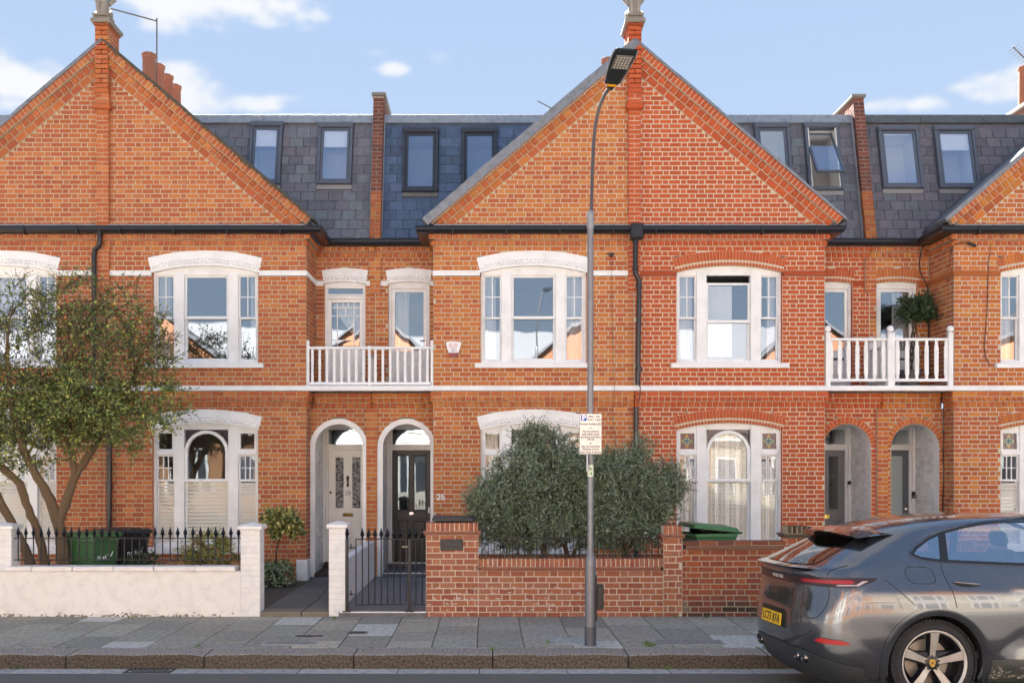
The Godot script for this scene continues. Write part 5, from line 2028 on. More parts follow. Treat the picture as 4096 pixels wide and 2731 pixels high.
func party_wall(house: Node, h: Dictionary, x: float) -> void:
	var w: Dictionary = h.w
	var bas := mansard_basis()
	var hw := 0.10
	var out := 0.19
	var y0 := 6.05
	var L := 3.02 if x < 0 else 2.98
	var t := Transform3D(bas, Vector3(x, y0, -mansard_d(y0)))
	var b := MB.new()
	var n := int(L / COURSE)
	var mk := MB.new()
	mk.box(t * Transform3D(Basis(), Vector3(0, L / 2, out / 2 - 0.15)), Vector3(hw * 2 - 0.012, L, out + 0.288), Color(0.36, 0.30, 0.24))
	var soot := shades([[0.20, 0.075, 0.055], [0.24, 0.085, 0.055], [0.17, 0.065, 0.05], [0.28, 0.09, 0.06]])
	for k in n:
		var y := (k + 0.5) * COURSE
		var pal: Array = w.pal if k < n * 0.33 else soot
		var cut := [[-hw, hw]] if k % 2 == 0 else [[-hw, 0.0], [0.0, hw]]
		for c in cut:
			b.brick(t * Transform3D(Basis(), Vector3((c[0] + c[1]) / 2, y, out)), c[1] - c[0] - 0.01, COURSE - 0.012, 0.05, 0.003, pal[rng.randi() % pal.size()])
		for sd in [-1.0, 1.0]:
			var right := Vector3(0, 0, -sd)
			var tt := t * Transform3D(Basis(right, Vector3.UP, right.cross(Vector3.UP)), Vector3(sd * hw, y, out / 2 - 0.12))
			var off := 0.05 if k % 2 == 0 else -0.05
			for q in [[-0.21, off], [off, 0.21]]:
				b.brick(tt * Transform3D(Basis(), Vector3((q[0] + q[1]) / 2, 0, 0)), q[1] - q[0] - 0.01, COURSE - 0.012, 0.03, 0.003, pal[rng.randi() % pal.size()])
	var pw := node(house, "party_wall")
	put(pw, "joints", mk, M.mortar)
	var bk := put(pw, "brickwork", b, M.old_brick)
	bk.set_meta("kind", "stuff")
	# coping, running back over the flat roof
	var c := MB.new()
	var e := t * Vector3(0, L, out)
	c.cab(x - 0.135, x + 0.135, e.y, e.y + 0.06, e.z - 1.3, e.z + 0.04, 0.012, Color(0.26, 0.25, 0.22))
	c.ab(x - hw + 0.01, x + hw - 0.01, 8.6, e.y, e.z - 1.25, e.z - 0.2, Color(0.20, 0.085, 0.06))
	put(pw, "coping", c, M.stone)
	# stepped lead soakers at each side
	var l := MB.new()
	for sd in [-1.0, 1.0]:
		for k in 9:
			l.cbox(t * Transform3D(Basis(), Vector3(sd * (hw + 0.012), 0.16 + k * 0.295, 0.045)), Vector3(0.012 + 0.003 * (k % 2), 0.30, 0.10 + 0.02 * (k % 2)), 0.003, Color(0.42, 0.45, 0.48))
	put(pw, "soakers", l, M.lead)

func chimney(house: Node, h: Dictionary, xg: float, s: float) -> void:
	if s < 0 and xg < 5: return
	var C := node(house, "chimney")
	var b := MB.new()
	var x := xg - 0.08
	var z0 := -19.6 if xg < 5 else -19.4
	var top := 9.25 if xg < 5 else 9.57
	b.cab(x - 0.22, x + 0.22, 7.0, top, z0 - 2.4, z0, 0.01, Color(0.30, 0.13, 0.08))
	b.cab(x - 0.26, x + 0.26, top, top + 0.10, z0 - 2.44, z0 + 0.04, 0.02, Color(0.34, 0.31, 0.26))
	put(C, "stack", b, M.old_brick)
	for k in 4:
		if xg > 0 and xg < 5 and k != 1: continue
		var p := MB.new()
		var z := z0 - 0.35 - k * 0.55
		var r := 0.125
		var tc := Color(0.42, 0.17, 0.10) * rng.randf_range(0.85, 1.1)
		var hgt := 0.9 if not (xg > 0 and xg < 5) else 1.02
		p.lathe(Transform3D(Basis(), Vector3(x, top + 0.10, z)), [Vector2(r * 1.1, 0), Vector2(r * 1.05, 0.05), Vector2(r, hgt - 0.10), Vector2(r * 1.02, hgt - 0.09), Vector2(r * 1.14, hgt - 0.06), Vector2(r * 1.14, hgt - 0.01), Vector2(r * 1.06, hgt), Vector2(r * 0.8, hgt), Vector2(r * 0.78, hgt - 0.3), Vector2(0, hgt - 0.3)], 20, Color(tc.r, tc.g, tc.b))
		put(C, "chimney_pot", p, M.old_brick)
# ------------------------------------------------------------------ the sunlit terrace across the road, out of view, mirrored in glass and paintwork
func across() -> void:
	var zf := 6.2
	var names := ["out-of-view pale stock brick pair of houses with a white gable trim across the road", "out-of-view orange brick pair of houses with white bays across the road", "out-of-view cream rendered pair of houses across the road"]
	var proto := []
	for kind in 3:
		var label: String = names[kind]
		var o := thing("out_of_view_house_pair", label, "house", "out-of-view terrace across the road")
		var bc: Color = [Color(0.62, 0.54, 0.41), Color(0.60, 0.31, 0.16), Color(0.80, 0.77, 0.68)][kind]  # out of view; pale walls chosen to throw light on the terrace fronts
		var b := MB.new()
		b.ab(-4.6, 4.6, 0.0, 5.9, 0.0, 6.0, bc)
		var g := PackedVector2Array([Vector2(-3.4, 5.9), Vector2(3.4, 5.9), Vector2(0, 8.5)])
		b.prism(Transform3D(), g, -0.35, 5.0, Color(0.40, 0.17, 0.09))
		b.ab(-3.3, 3.3, 0.0, 5.9, -0.34, 0.02, bc)
		put(o, "wall", b, M.old_brick if kind < 2 else M.render)
		b = MB.new()
		for s in [-1.0, 1.0]:
			var dir := Vector3(s * 3.6, -2.75, 0)
			b.box(Transform3D(Basis(Vector3.BACK, atan2(-2.75 * s, 3.6)), Vector3(s * 1.75, 7.28, 2.0)), Vector3(dir.length(), 0.1, 5.2), Color(0.12, 0.12, 0.14))
		b.quad(Vector3(4.6, 5.9, 0.3), Vector3(-4.6, 5.9, 0.3), Vector3(-4.6, 7.9, 1.2), Vector3(4.6, 7.9, 1.2), Color(0.13, 0.13, 0.15))
		b.ab(-4.6, 4.6, 7.85, 7.95, 1.2, 6.0, Color(0.13, 0.13, 0.15))
		put(o, "roof", b, M.slate)
		b = MB.new()
		b.ab(-4.6, 4.6, 3.2, 3.34, -0.42, 0.0, WHITE)
		b.ab(-4.6, 4.6, 5.75, 5.9, -0.44, 0.0, WHITE)
		put(o, "trim", b, M.paint)
		for s in [-1.0, 1.0]:
			for fl in [[0.6, 2.7], [3.7, 5.4]]:
				var w := node(o, "window")
				var f := MB.new()
				f.ab(s * 1.7 - 0.98, s * 1.7 + 0.98, fl[0] - 0.1, fl[1] + 0.15, -0.42, -0.35, WHITE)
				put(w, "frame", f, M.paint)
				for q in [[-0.86, -0.5], [-0.38, 0.38], [0.5, 0.86]]:
					var p := MB.new()
					p.ab(s * 1.7 + q[0], s * 1.7 + q[1], fl[0], fl[1], -0.44, -0.425, Color(0.05, 0.06, 0.08))
					put(w, "pane", p, M.gloss)
			var d := MB.new()
			d.ab(s * 3.95 - 0.42, s * 3.95 + 0.42, 0.1, 2.5, -0.03, 0.0, WHITE)
			d.ab(s * 3.95 - 0.36, s * 3.95 + 0.36, 0.1, 2.4, -0.06, -0.03, Color(0.08, 0.10, 0.14))
			put(o, "front_door", d, M.paint)
		var fw := MB.new()
		fw.ab(-4.6, 4.6, 0.0, 0.85, -2.0, -1.8, bc)
		put(o, "garden_wall", fw, M.old_brick)
		proto.append(o)
	var order := [[-32.3, 2], [-23.1, 0], [-13.9, 1], [-4.6, 2], [4.6, 1], [13.8, 0], [23.0, 2], [32.2, 1]]
	var used := {}
	for q in order:
		var src: Node3D = proto[q[1]]
		var o := src
		if used.has(q[1]):
			o = src.duplicate()
			o.name = numbered("out_of_view_house_pair")
			add_child(o)
		used[q[1]] = true
		o.position = Vector3(q[0], 0, zf)
# ------------------------------------------------------------------ front gardens and their walls
const IRON := Color(0.014, 0.014, 0.016)

func spear(b: MB, x: float, y: float, z: float, k := 1.25) -> void:
	# a leaf-shaped railing head on a small collar
	var t := Transform3D(Basis.from_scale(Vector3(1, 1, 0.45)), Vector3(x, y, z))
	b.lathe(t, [Vector2(0.007, 0), Vector2(0.016 * k, 0.012), Vector2(0.010, 0.024), Vector2(0.024 * k, 0.045 * k), Vector2(0.012 * k, 0.08 * k), Vector2(0.0, 0.125 * k)], 8, IRON)

func railing(o: Node, x0: float, x1: float, z: float, yb: float, yt: float, pitch: float, heads: bool, bar_r: float, foot: float) -> void:
	var r := MB.new()
	r.cab(x0, x1, yt - 0.006, yt + 0.006, z - 0.016, z + 0.016, 0.002, IRON)
	put(o, "top_rail", r, M.iron)
	r = MB.new()
	r.cab(x0, x1, yb - 0.006, yb + 0.006, z - 0.016, z + 0.016, 0.002, IRON)
	put(o, "bottom_rail", r, M.iron)
	var n := roundi((x1 - x0) / pitch)
	for i in n:
		var x := x0 + (i + 0.5) * (x1 - x0) / n
		var down := foot if i % 10 == 4 else yb - 0.02
		var key := "rail bar %.3f %.3f %s %.3f" % [down, yt, heads, bar_r]
		if not mesh_cache.has(key):
			var b := MB.new()
			b.tube([Vector3(0, down, 0), Vector3(0, yt + (0.015 if heads else 0.0), 0)], [bar_r], 8, IRON)
			if heads: spear(b, 0, yt + 0.01, 0)
			mesh_cache[key] = b.mesh()
		var m := put(o, "bar", mesh_cache[key], M.iron)
		m.position = Vector3(x, 0, z)

func pillar(label: String, x0: float, x1: float, z: float, dep: float, top: float, apex: float) -> void:
	var p := thing("gate_pillar", label, "pillar", "white gate pillars")
	var b := MB.new()
	var n := roundi(top / 0.079)
	var ch := top / n
	var wc := Color(0.82, 0.805, 0.78)
	b.ab(x0 + 0.005, x1 - 0.005, -0.02, top, z - dep + 0.005, z - 0.005, Color(0.70, 0.68, 0.64))
	for k in n:
		var y := (k + 0.5) * ch
		var q := rng.randf_range(0.95, 1.0)
		b.brick(Transform3D(Basis(Vector3.BACK, rng.randf_range(-0.006, 0.006)), Vector3((x0 + x1) / 2, y, z + rng.randf_range(-0.002, 0.002))), x1 - x0 - 0.006, ch - 0.004, 0.04, 0.004, Color(wc.r * q, wc.g * q, wc.b * q))
		for sd in [-1.0, 1.0]:
			var right := Vector3(0, 0, -sd)
			var t := Transform3D(Basis(right, Vector3.UP, right.cross(Vector3.UP)), Vector3(x0 if sd < 0 else x1, y, z - dep / 2))
			b.brick(t, dep - 0.01, ch - 0.004, 0.04, 0.004, wc)
	put(p, "shaft", b, M.render)
	var c := MB.new()
	var e := 0.03
	c.cab(x0 - e, x1 + e, top, top + 0.05, z - dep - e, z + e, 0.008, Color(0.82, 0.81, 0.79))
	var tip := Vector3((x0 + x1) / 2, apex, z - dep / 2)
	var q := [Vector3(x0 - e, top + 0.05, z + e), Vector3(x1 + e, top + 0.05, z + e), Vector3(x1 + e, top + 0.05, z - dep - e), Vector3(x0 - e, top + 0.05, z - dep - e)]
	for k in 4:
		c.tri(q[k], q[(k + 1) % 4], tip, Color(0.82, 0.81, 0.79))
	put(p, "cap", c, M.paint)

func soldiers(b: MB, joints: MB, x0: float, x1: float, y0: float, y1: float, z: float, dep: float, pitch: float, pal: Array, mortar: Color, o: Node = null) -> void:
	# bricks on end, front and back; returned as pieces of o when given
	var n := maxi(1, roundi((x1 - x0) / pitch))
	var w := (x1 - x0) / n
	joints.ab(x0 + 0.004, x1 - 0.004, y0, y1 - 0.006, z - dep + 0.006, z - 0.006, mortar)
	for k in n:
		var col: Color = pal[rng.randi() % pal.size()]
		var m := MB.new()
		m.cbox(Transform3D(Basis(Vector3.BACK, rng.randf_range(-0.02, 0.02)), Vector3(0, 0, 0)), Vector3(w - 0.010, y1 - y0 - 0.004, dep), 0.006, col)
		if o:
			var p := put(o, "coping_brick", m, M.old_brick)
			p.position = Vector3(x0 + (k + 0.5) * w, (y0 + y1) / 2 + rng.randf_range(-0.003, 0.003), z - dep / 2 + rng.randf_range(-0.003, 0.003))

func brick_wall(called: String, label: String, pal: Array, mortar: Color) -> Dictionary:
	var o := thing(called, label, "garden wall")
	var nz := FastNoiseLite.new()
	nz.seed = 77
	nz.frequency = 0.9
	return {"o": o, "pal": pal, "joint": 0.013, "mortar": mortar, "back": MB.new(), "bricks": MB.new(), "picks": [], "noise": nz, "key": label, "mat": M.old_brick}

func finish_wall(w: Dictionary) -> void:
	var j := put(w.o, "joints", w.back, M.mortar)
	j.set_meta("kind", "stuff")
	place_picks(w, w.o, w.o)
	var b := put(w.o, "cut_bricks", w.bricks, w.mat)
	b.set_meta("kind", "stuff")

func gardens() -> void:
	# beds behind the walls
	var b := MB.new()
	b.ab(-13, 13, -0.2, 0.035, -DB + 0.02, -DW - 0.12, Color(0.115, 0.09, 0.065))
	b.ab(-13, 13, -0.2, 0.03, -DG + 0.1, -DB + 0.02, Color(0.20, 0.19, 0.18))
	var g := put(self, "front_gardens", b, M.soil)
	g.set_meta("kind", "structure")
	# path of number 28: worn dark flags
	var path := structure("path")
	var x0 := -3.05
	var x1 := -2.13
	var z := -DW + 0.05
	var first := true
	while z > -DG:
		var l := 0.30 if first else rng.randf_range(0.55, 0.8)
		var cut := rng.randf_range(0.35, 0.62)
		for q in [[x0, lerpf(x0, x1, cut)], [lerpf(x0, x1, cut), x1]]:
			var m := MB.new()
			var t := rng.randf_range(0.13, 0.19)
			m.cbox(Transform3D(Basis(Vector3.BACK, rng.randf_range(-0.006, 0.006)), Vector3((q[0] + q[1]) / 2, 0.03, z - l / 2)), Vector3(q[1] - q[0] - 0.012, 0.08, l - 0.012), 0.008, Color(t * 1.05, t * 0.98, t * 0.88) if not first else Color(0.24, 0.21, 0.16))
			put(path, "path_flag", m, M.stone)
		z -= l
		first = false
	# path of number 26: large slate tiles, steel nosing on the front step
	path = structure("path")
	x0 = -2.0
	x1 = -0.82
	z = -DW + 0.02
	var row := 0
	while z > -DG:
		var off := -0.3 if row % 2 == 0 else 0.0
		var x := x0 + off
		while x < x1:
			var a := maxf(x, x0)
			var c := minf(x + 0.6, x1)
			x += 0.6
			if c - a < 0.05: continue
			var m := MB.new()
			var t := rng.randf_range(0.9, 1.08)
			m.cbox(Transform3D(Basis(), Vector3((a + c) / 2, 0.03, z - 0.3)), Vector3(c - a - 0.005, 0.07, 0.595), 0.002, Color(0.19 * t, 0.195 * t, 0.215 * t))
			put(path, "slate_tile", m, M.slate)
		z -= 0.6
		row += 1
	var ns := MB.new()
	ns.cab(x0 + 0.02, x1, 0.055, 0.073, -DW + 0.02, -DW + 0.04, 0.003, Color(0.75, 0.75, 0.75))
	put(path, "step_nosing", ns, M.steel)
	ns = MB.new()
	ns.cab(x0 + 0.02, x1, -0.02, 0.055, -DW - 0.02, -DW + 0.03, 0.003, Color(0.17, 0.165, 0.17))
	put(path, "step_riser", ns, M.flagstone)
	# white rendered wall of number 28
	var o := thing("garden_wall", "long low white rendered garden wall with flat coping stones under the spiked railing", "garden wall")
	b = MB.new()
	var wc := Color(0.80, 0.775, 0.73)
	# the render is laid in gently uneven coats
	var nx := 60
	for i in nx:
		var xa := lerpf(-9.6, -3.32, float(i) / nx)
		var xb := lerpf(-9.6, -3.32, float(i + 1) / nx)
		for k in 6:
			var ya := lerpf(-0.02, 0.608, k / 6.0)
			var yb := lerpf(-0.02, 0.608, (k + 1) / 6.0)
			var f := func(x: float, y: float) -> Vector3:
				return Vector3(x, y, -DW + 0.004 * sin(x * 3.1 + y * 2.0) + 0.003 * sin(x * 7.7 - y * 5.0))
			b.quad(f.call(xa, ya), f.call(xb, ya), f.call(xb, yb), f.call(xa, yb), wc)
	b.ab(-9.6, -3.32, -0.02, 0.608, -DW - 0.2, -DW - 0.015, wc)
	put(o, "wall", b, M.render)
	var x := -9.4
	while x < -3.4:
		var m := MB.new()
		var e := minf(x + 0.547, -3.32)
		m.cbox(Transform3D(Basis(Vector3.BACK, rng.randf_range(-0.004, 0.004)), Vector3((x + e) / 2, 0.642, -DW - 0.095)), Vector3(e - x - 0.006, 0.066, 0.27), 0.01, Color(0.80, 0.775, 0.73))
		put(o, "coping_stone", m, M.render)
		x += 0.547
	# flakes and stains at the foot of the wall: bare mortar and algae
	var st := MB.new()
	for i in 620:
		var sxx := rng.randf_range(-9.0, -3.35)
		var cl := 0.5 + 0.5 * sin(sxx * 2.3) * sin(sxx * 5.1 + 1.0)
		if rng.randf() > cl: continue
		var syy := absf(rng.randfn(0.0, 0.022)) + 0.002
		var r := rng.randf_range(0.004, 0.016) * (1.3 - minf(syy * 8.0, 0.9))
		var col := Color(0.22, 0.20, 0.12).lerp(Color(0.36, 0.31, 0.22), rng.randf())
		var zz := -DW + 0.004 * sin(sxx * 3.1 + syy * 2.0) + 0.003 * sin(sxx * 7.7 - syy * 5.0) + 0.0022
		var m := rng.randi_range(5, 8)
		var ring := []
		for q in m:
			var a := TAU * q / m
			var rr := r * rng.randf_range(0.5, 1.2)
			ring.append(Vector3(sxx + cos(a) * rr * 1.5, maxf(syy + sin(a) * rr * 0.8, -0.005), zz))
		for q in m:
			st.tri(Vector3(sxx, syy, zz + 0.002), ring[q], ring[(q + 1) % m], col)
	var sn := put(o, "flaking_patches", st, M.soil)
	sn.set_meta("kind", "stuff")
	pillar("square white gate pillar where the spiked railing begins beside the tree", -6.70, -6.42, -DW - 0.03, 0.27, 1.17, 1.26)
	pillar("white gate pillar at the end of the long rendered wall beside the holly pot", -3.317, -3.053, -DW + 0.012, 0.26, 1.17, 1.265)
	pillar("slim white painted brick pillar that the black gate hangs beside", -2.13, -1.905, -DW + 0.012, 0.24, 1.19, 1.285)
	o = thing("railing", "black spear-headed railing on the low white garden wall", "railing")
	railing(o, -6.41, -3.32, -DW - 0.10, 0.755, 1.045, 0.1025, true, 0.009, 0.67)
	# white party wall between the two paths
	o = thing("garden_wall", "low white wall running back between the two front paths", "garden wall")
	b = MB.new()
	b.cab(-2.125, -2.0, 0.0, 0.70, -DG + 0.02, -DW - 0.24, 0.01, Color(0.80, 0.79, 0.77))
	put(o, "wall", b, M.render)
	# gate of number 26
	o = thing("garden_gate", "black iron garden gate with spear heads between white pillar and brick pier", "gate")
	var zg := -DW + 0.0
	var posts := [sx(1387, DW), sx(1638, DW)]
	for k in 2:
		var m := MB.new()
		m.cab(posts[k] - 0.02, posts[k] + 0.02, 0.068, 1.05, zg - 0.02, zg + 0.02, 0.004, IRON)
		spear(m, posts[k], 1.05, zg, 1.4)
		m.cab(posts[k] - 0.06, posts[k] + 0.06, 0.066, 0.078, zg - 0.05, zg + 0.05, 0.003, IRON)
		put(o, "post", m, M.iron)
	var ga := sx(1421, DW)
	var gb := sx(1630, DW) - 0.008
	var m2 := MB.new()
	m2.cab(ga, ga + 0.016, 0.153, 1.048, zg - 0.012, zg + 0.012, 0.002, IRON)
	m2.cab(gb - 0.016, gb, 0.153, 1.048, zg - 0.012, zg + 0.012, 0.002, IRON)
	m2.cab(ga + 0.016, gb - 0.016, 1.036, 1.048, zg - 0.014, zg + 0.014, 0.002, IRON)
	m2.cab(ga + 0.016, gb - 0.016, 0.153, 0.168, zg - 0.014, zg + 0.014, 0.002, IRON)
	put(o, "gate_frame", m2, M.iron)
	for k in 7:
		var m := MB.new()
		var xx := lerpf(ga + 0.008, gb - 0.008, (k + 1) / 8.0)
		m.tube([Vector3(xx, 0.165, zg), Vector3(xx, 1.05, zg)], [0.009], 8, IRON)
		spear(m, xx, 1.045, zg)
		put(o, "bar", m, M.iron)
	for y in [0.30, 0.93]:
		var m := MB.new()
		m.tube([Vector3(posts[0] + 0.02, y, zg), Vector3(ga, y, zg)], [0.007], 6, IRON)
		m.tube([Vector3(posts[0] + 0.055, y - 0.02, zg), Vector3(posts[0] + 0.055, y + 0.05, zg)], [0.008], 6, IRON)
		put(o, "hinge", m, M.iron)
	var lt := MB.new()
	lt.cab(gb - 0.07, gb + 0.02, 0.93, 0.95, zg + 0.012, zg + 0.028, 0.003, Color(0.25, 0.2, 0.12))
	put(o, "latch", lt, M.iron)
	# fixed leaf beside it
	var m3 := MB.new()
	var xa = posts[1] + 0.02
	var xb := -0.826
	m3.cab(xa, xb, 1.036, 1.048, zg - 0.012, zg + 0.012, 0.002, IRON)
	m3.cab(xa, xb, 0.153, 0.168, zg - 0.012, zg + 0.012, 0.002, IRON)
	put(o, "side_rail", m3, M.iron)
	for k in 2:
		var m := MB.new()
		var xx := lerpf(xa, xb, (k + 0.75) / 2.3)
		m.tube([Vector3(xx, 0.165, zg), Vector3(xx, 1.05, zg)], [0.009], 8, IRON)
		spear(m, xx, 1.045, zg)
		put(o, "bar", m, M.iron)
	# brick wall of number 26
	var pal := shades([[0.56, 0.205, 0.105], [0.52, 0.17, 0.09], [0.58, 0.24, 0.13], [0.48, 0.155, 0.09], [0.55, 0.225, 0.14], [0.59, 0.21, 0.10]])
	var mortar := Color(0.68, 0.58, 0.45)
	var w := brick_wall("garden_wall", "pale red brick garden wall with a letterbox pier and upright coping bricks", pal, mortar)
	var px0 := -0.824
	var px1 := -0.118
	var qx0 := 2.374
	var qx1 := 2.626
	lay(w, facing(0, -DW), px0, px1, -0.02, 1.095, [], true)
	lay(w, facing(0, -DW), px1, qx0, -0.02, 0.615, [], true)
	lay(w, facing(0, -DW + 0.02), qx0, qx1, -0.02, 1.055, [], true)
	lay(w, facing(px0, 0, Vector3.BACK), -DW - 0.33, -DW, -0.02, 1.095, [])
	lay(w, facing(px1, 0, Vector3.FORWARD), DW, DW + 0.33, 0.6, 1.095, [])
	lay(w, facing(qx0, 0, Vector3.BACK), -DW - 0.24, -DW + 0.02, 0.6, 1.055, [])
	w.back.ab(px0 + 0.01, px1 - 0.01, -0.02, 1.09, -DW - 0.325, -DW - 0.02, mortar)
	w.back.ab(px1, qx0, -0.02, 0.61, -DW - 0.21, -DW - 0.02, mortar)
	w.back.ab(qx0 + 0.01, qx1 - 0.01, -0.02, 1.05, -DW - 0.22, -DW, mortar)
	var cr: Color = Color(0.46, 0.20, 0.13)
	for r in [[px0, px1, 1.095, 0.33, 0.0], [px1, qx0, 0.615, 0.21, 0.0], [qx0, qx1, 1.055, 0.24, 0.02]]:
		var m := MB.new()
		m.cab(r[0] - 0.03 if r[2] > 1 else r[0] + 0.032, r[1] + 0.03 if r[2] > 1 else r[1] - 0.032, r[2], r[2] + 0.028, -DW + r[4] - r[3] - 0.02, -DW + r[4] + 0.018, 0.008, cr)
		m.cab(r[0] - 0.04 if r[2] > 1 else r[0] + 0.042, r[1] + 0.04 if r[2] > 1 else r[1] - 0.042, r[2] + 0.028, r[2] + 0.052, -DW + r[4] - r[3] - 0.03, -DW + r[4] + 0.032, 0.008, cr)
		put(w.o, "moulded_band", m, M.old_brick)
	soldiers(null, w.back, px0, px1, 1.147, 1.262, -DW, 0.33, 0.064, pal, mortar, w.o)
	soldiers(null, w.back, px1 + 0.003, qx0 - 0.003, 0.667, 0.779, -DW, 0.21, 0.064, pal, mortar, w.o)
	soldiers(null, w.back, qx0, qx1, 1.107, 1.222, -DW + 0.02, 0.24, 0.064, pal, mortar, w.o)
	var lb := MB.new()
	lb.cab(sx(1761, DW), sx(1852, DW), sy(2201, DW), sy(2156, DW), -DW - 0.01, -DW + 0.014, 0.004, Color(0.016, 0.016, 0.018))
	lb.cab(sx(1772, DW), sx(1846, DW), sy(2184, DW), sy(2166, DW), -DW + 0.014, -DW + 0.022, 0.003, Color(0.022, 0.022, 0.025))
	put(w.o, "letterbox", lb, M.satin)
	var lid := MB.new()
	lid.cbox(Transform3D(Basis(Vector3.RIGHT, 0.10), Vector3(-0.46, 1.315, -DW - 0.16)), Vector3(0.56, 0.035, 0.34), 0.008, Color(0.05, 0.048, 0.05))
	lid.cab(-0.70, -0.22, 1.264, 1.30, -DW - 0.28, -DW - 0.06, 0.006, Color(0.03, 0.03, 0.032))
	put(w.o, "pier_lid", lid, M.slate)
	# limewash runs and salts left on the old bricks
	var eff := MB.new()
	for i in 150:
		var ex := rng.randf_range(-0.8, 1.5) if rng.randf() < 0.8 else rng.randf_range(-0.8, 2.3)
		var k := rng.randi_range(1, 5)
		var ey := 0.0765 * k + rng.randf_range(-0.012, 0.02)
		if ex > 0.9 and rng.randf() < 0.5: continue
		var rx := rng.randf_range(0.01, 0.045)
		var ry := rng.randf_range(0.004, 0.012)
		var ring := []
		for q in 7:
			var a := TAU * q / 7
			var rr := rng.randf_range(0.4, 1.2)
			ring.append(Vector3(ex + cos(a) * rr * rx, ey + sin(a) * rr * ry, -DW + 0.0026))
		for q in 7:
			eff.tri(Vector3(ex, ey, -DW + 0.0032), ring[q], ring[(q + 1) % 7], Color(0.62, 0.53, 0.47))
	var en := put(w.o, "limewash_patches", eff, M.render)
	en.set_meta("kind", "stuff")
	finish_wall(w)
	o = thing("railing", "plain black railing on the brick wall in front of the olive trees", "railing")
	railing(o, px1 + 0.01, qx0 - 0.01, -DW - 0.10, sy(2221, 13.55), sy(2151, 13.55), 0.082, false, 0.006, 0.78)
	# brick wall of number 24
	pal = shades([[0.47, 0.125, 0.055], [0.51, 0.15, 0.06], [0.41, 0.105, 0.055], [0.53, 0.135, 0.05], [0.36, 0.11, 0.07]])
	w = brick_wall("garden_wall", "darker red brick garden wall with flat coping bricks running behind the parked car", pal, Color(0.48, 0.40, 0.28))
	var ex1 := 7.0
	lay(w, facing(0, -DW), qx1, 4.03, 0.21, 0.90, [], true)
	lay(w, facing(0, -DW), 4.37, ex1, 0.21, 0.90, [], true)
	lay(w, facing(0, -DW + 0.03), 4.03, 4.37, -0.02, 1.06, [], true)
	w.back.ab(qx1, ex1, -0.02, 0.90, -DW - 0.21, -DW - 0.02, w.mortar)
	var keep: Array = w.pal
	w.pal = shades([[0.17, 0.07, 0.045], [0.26, 0.085, 0.055], [0.11, 0.06, 0.045], [0.33, 0.10, 0.06], [0.36, 0.25, 0.18]])
	w.key = "sooty"
	lay(w, facing(0, -DW), qx1, 4.03, -0.02, 0.21, [])
	lay(w, facing(0, -DW), 4.37, ex1, -0.02, 0.21, [])
	w.pal = keep
	w.key = "wall 24"
	var bd := MB.new()
	bd.cab(qx1 + 0.05, 4.0, 0.90, 0.955, -DW - 0.23, -DW + 0.03, 0.012, Color(0.30, 0.15, 0.09))
	put(w.o, "moulded_band", bd, M.old_brick)
	bd = MB.new()
	bd.cab(4.40, ex1, 0.90, 0.955, -DW - 0.23, -DW + 0.03, 0.012, Color(0.30, 0.15, 0.09))
	put(w.o, "moulded_band", bd, M.old_brick)
	soldiers(null, w.back, qx1 + 0.012, 4.028, 0.955, 1.015, -DW, 0.21, 0.215, shades([[0.33, 0.10, 0.06], [0.24, 0.09, 0.06], [0.38, 0.13, 0.07]]), w.mortar, w.o)
	soldiers(null, w.back, 4.372, ex1, 0.955, 1.015, -DW, 0.21, 0.215, shades([[0.33, 0.10, 0.06], [0.24, 0.09, 0.06], [0.38, 0.13, 0.07]]), w.mortar, w.o)
	bd = MB.new()
	bd.cab(3.99, 4.41, 1.06, 1.09, -DW - 0.26, -DW + 0.06, 0.01, Color(0.15, 0.11, 0.08))
	bd.cab(3.97, 4.43, 1.09, 1.115, -DW - 0.28, -DW + 0.08, 0.01, Color(0.15, 0.11, 0.08))
	put(w.o, "pier_band", bd, M.stone)
	soldiers(null, w.back, 4.035, 4.365, 1.115, 1.215, -DW + 0.03, 0.26, 0.066, shades([[0.10, 0.055, 0.04], [0.16, 0.07, 0.05], [0.13, 0.11, 0.06]]), w.mortar, w.o)
	finish_wall(w)
	bins()

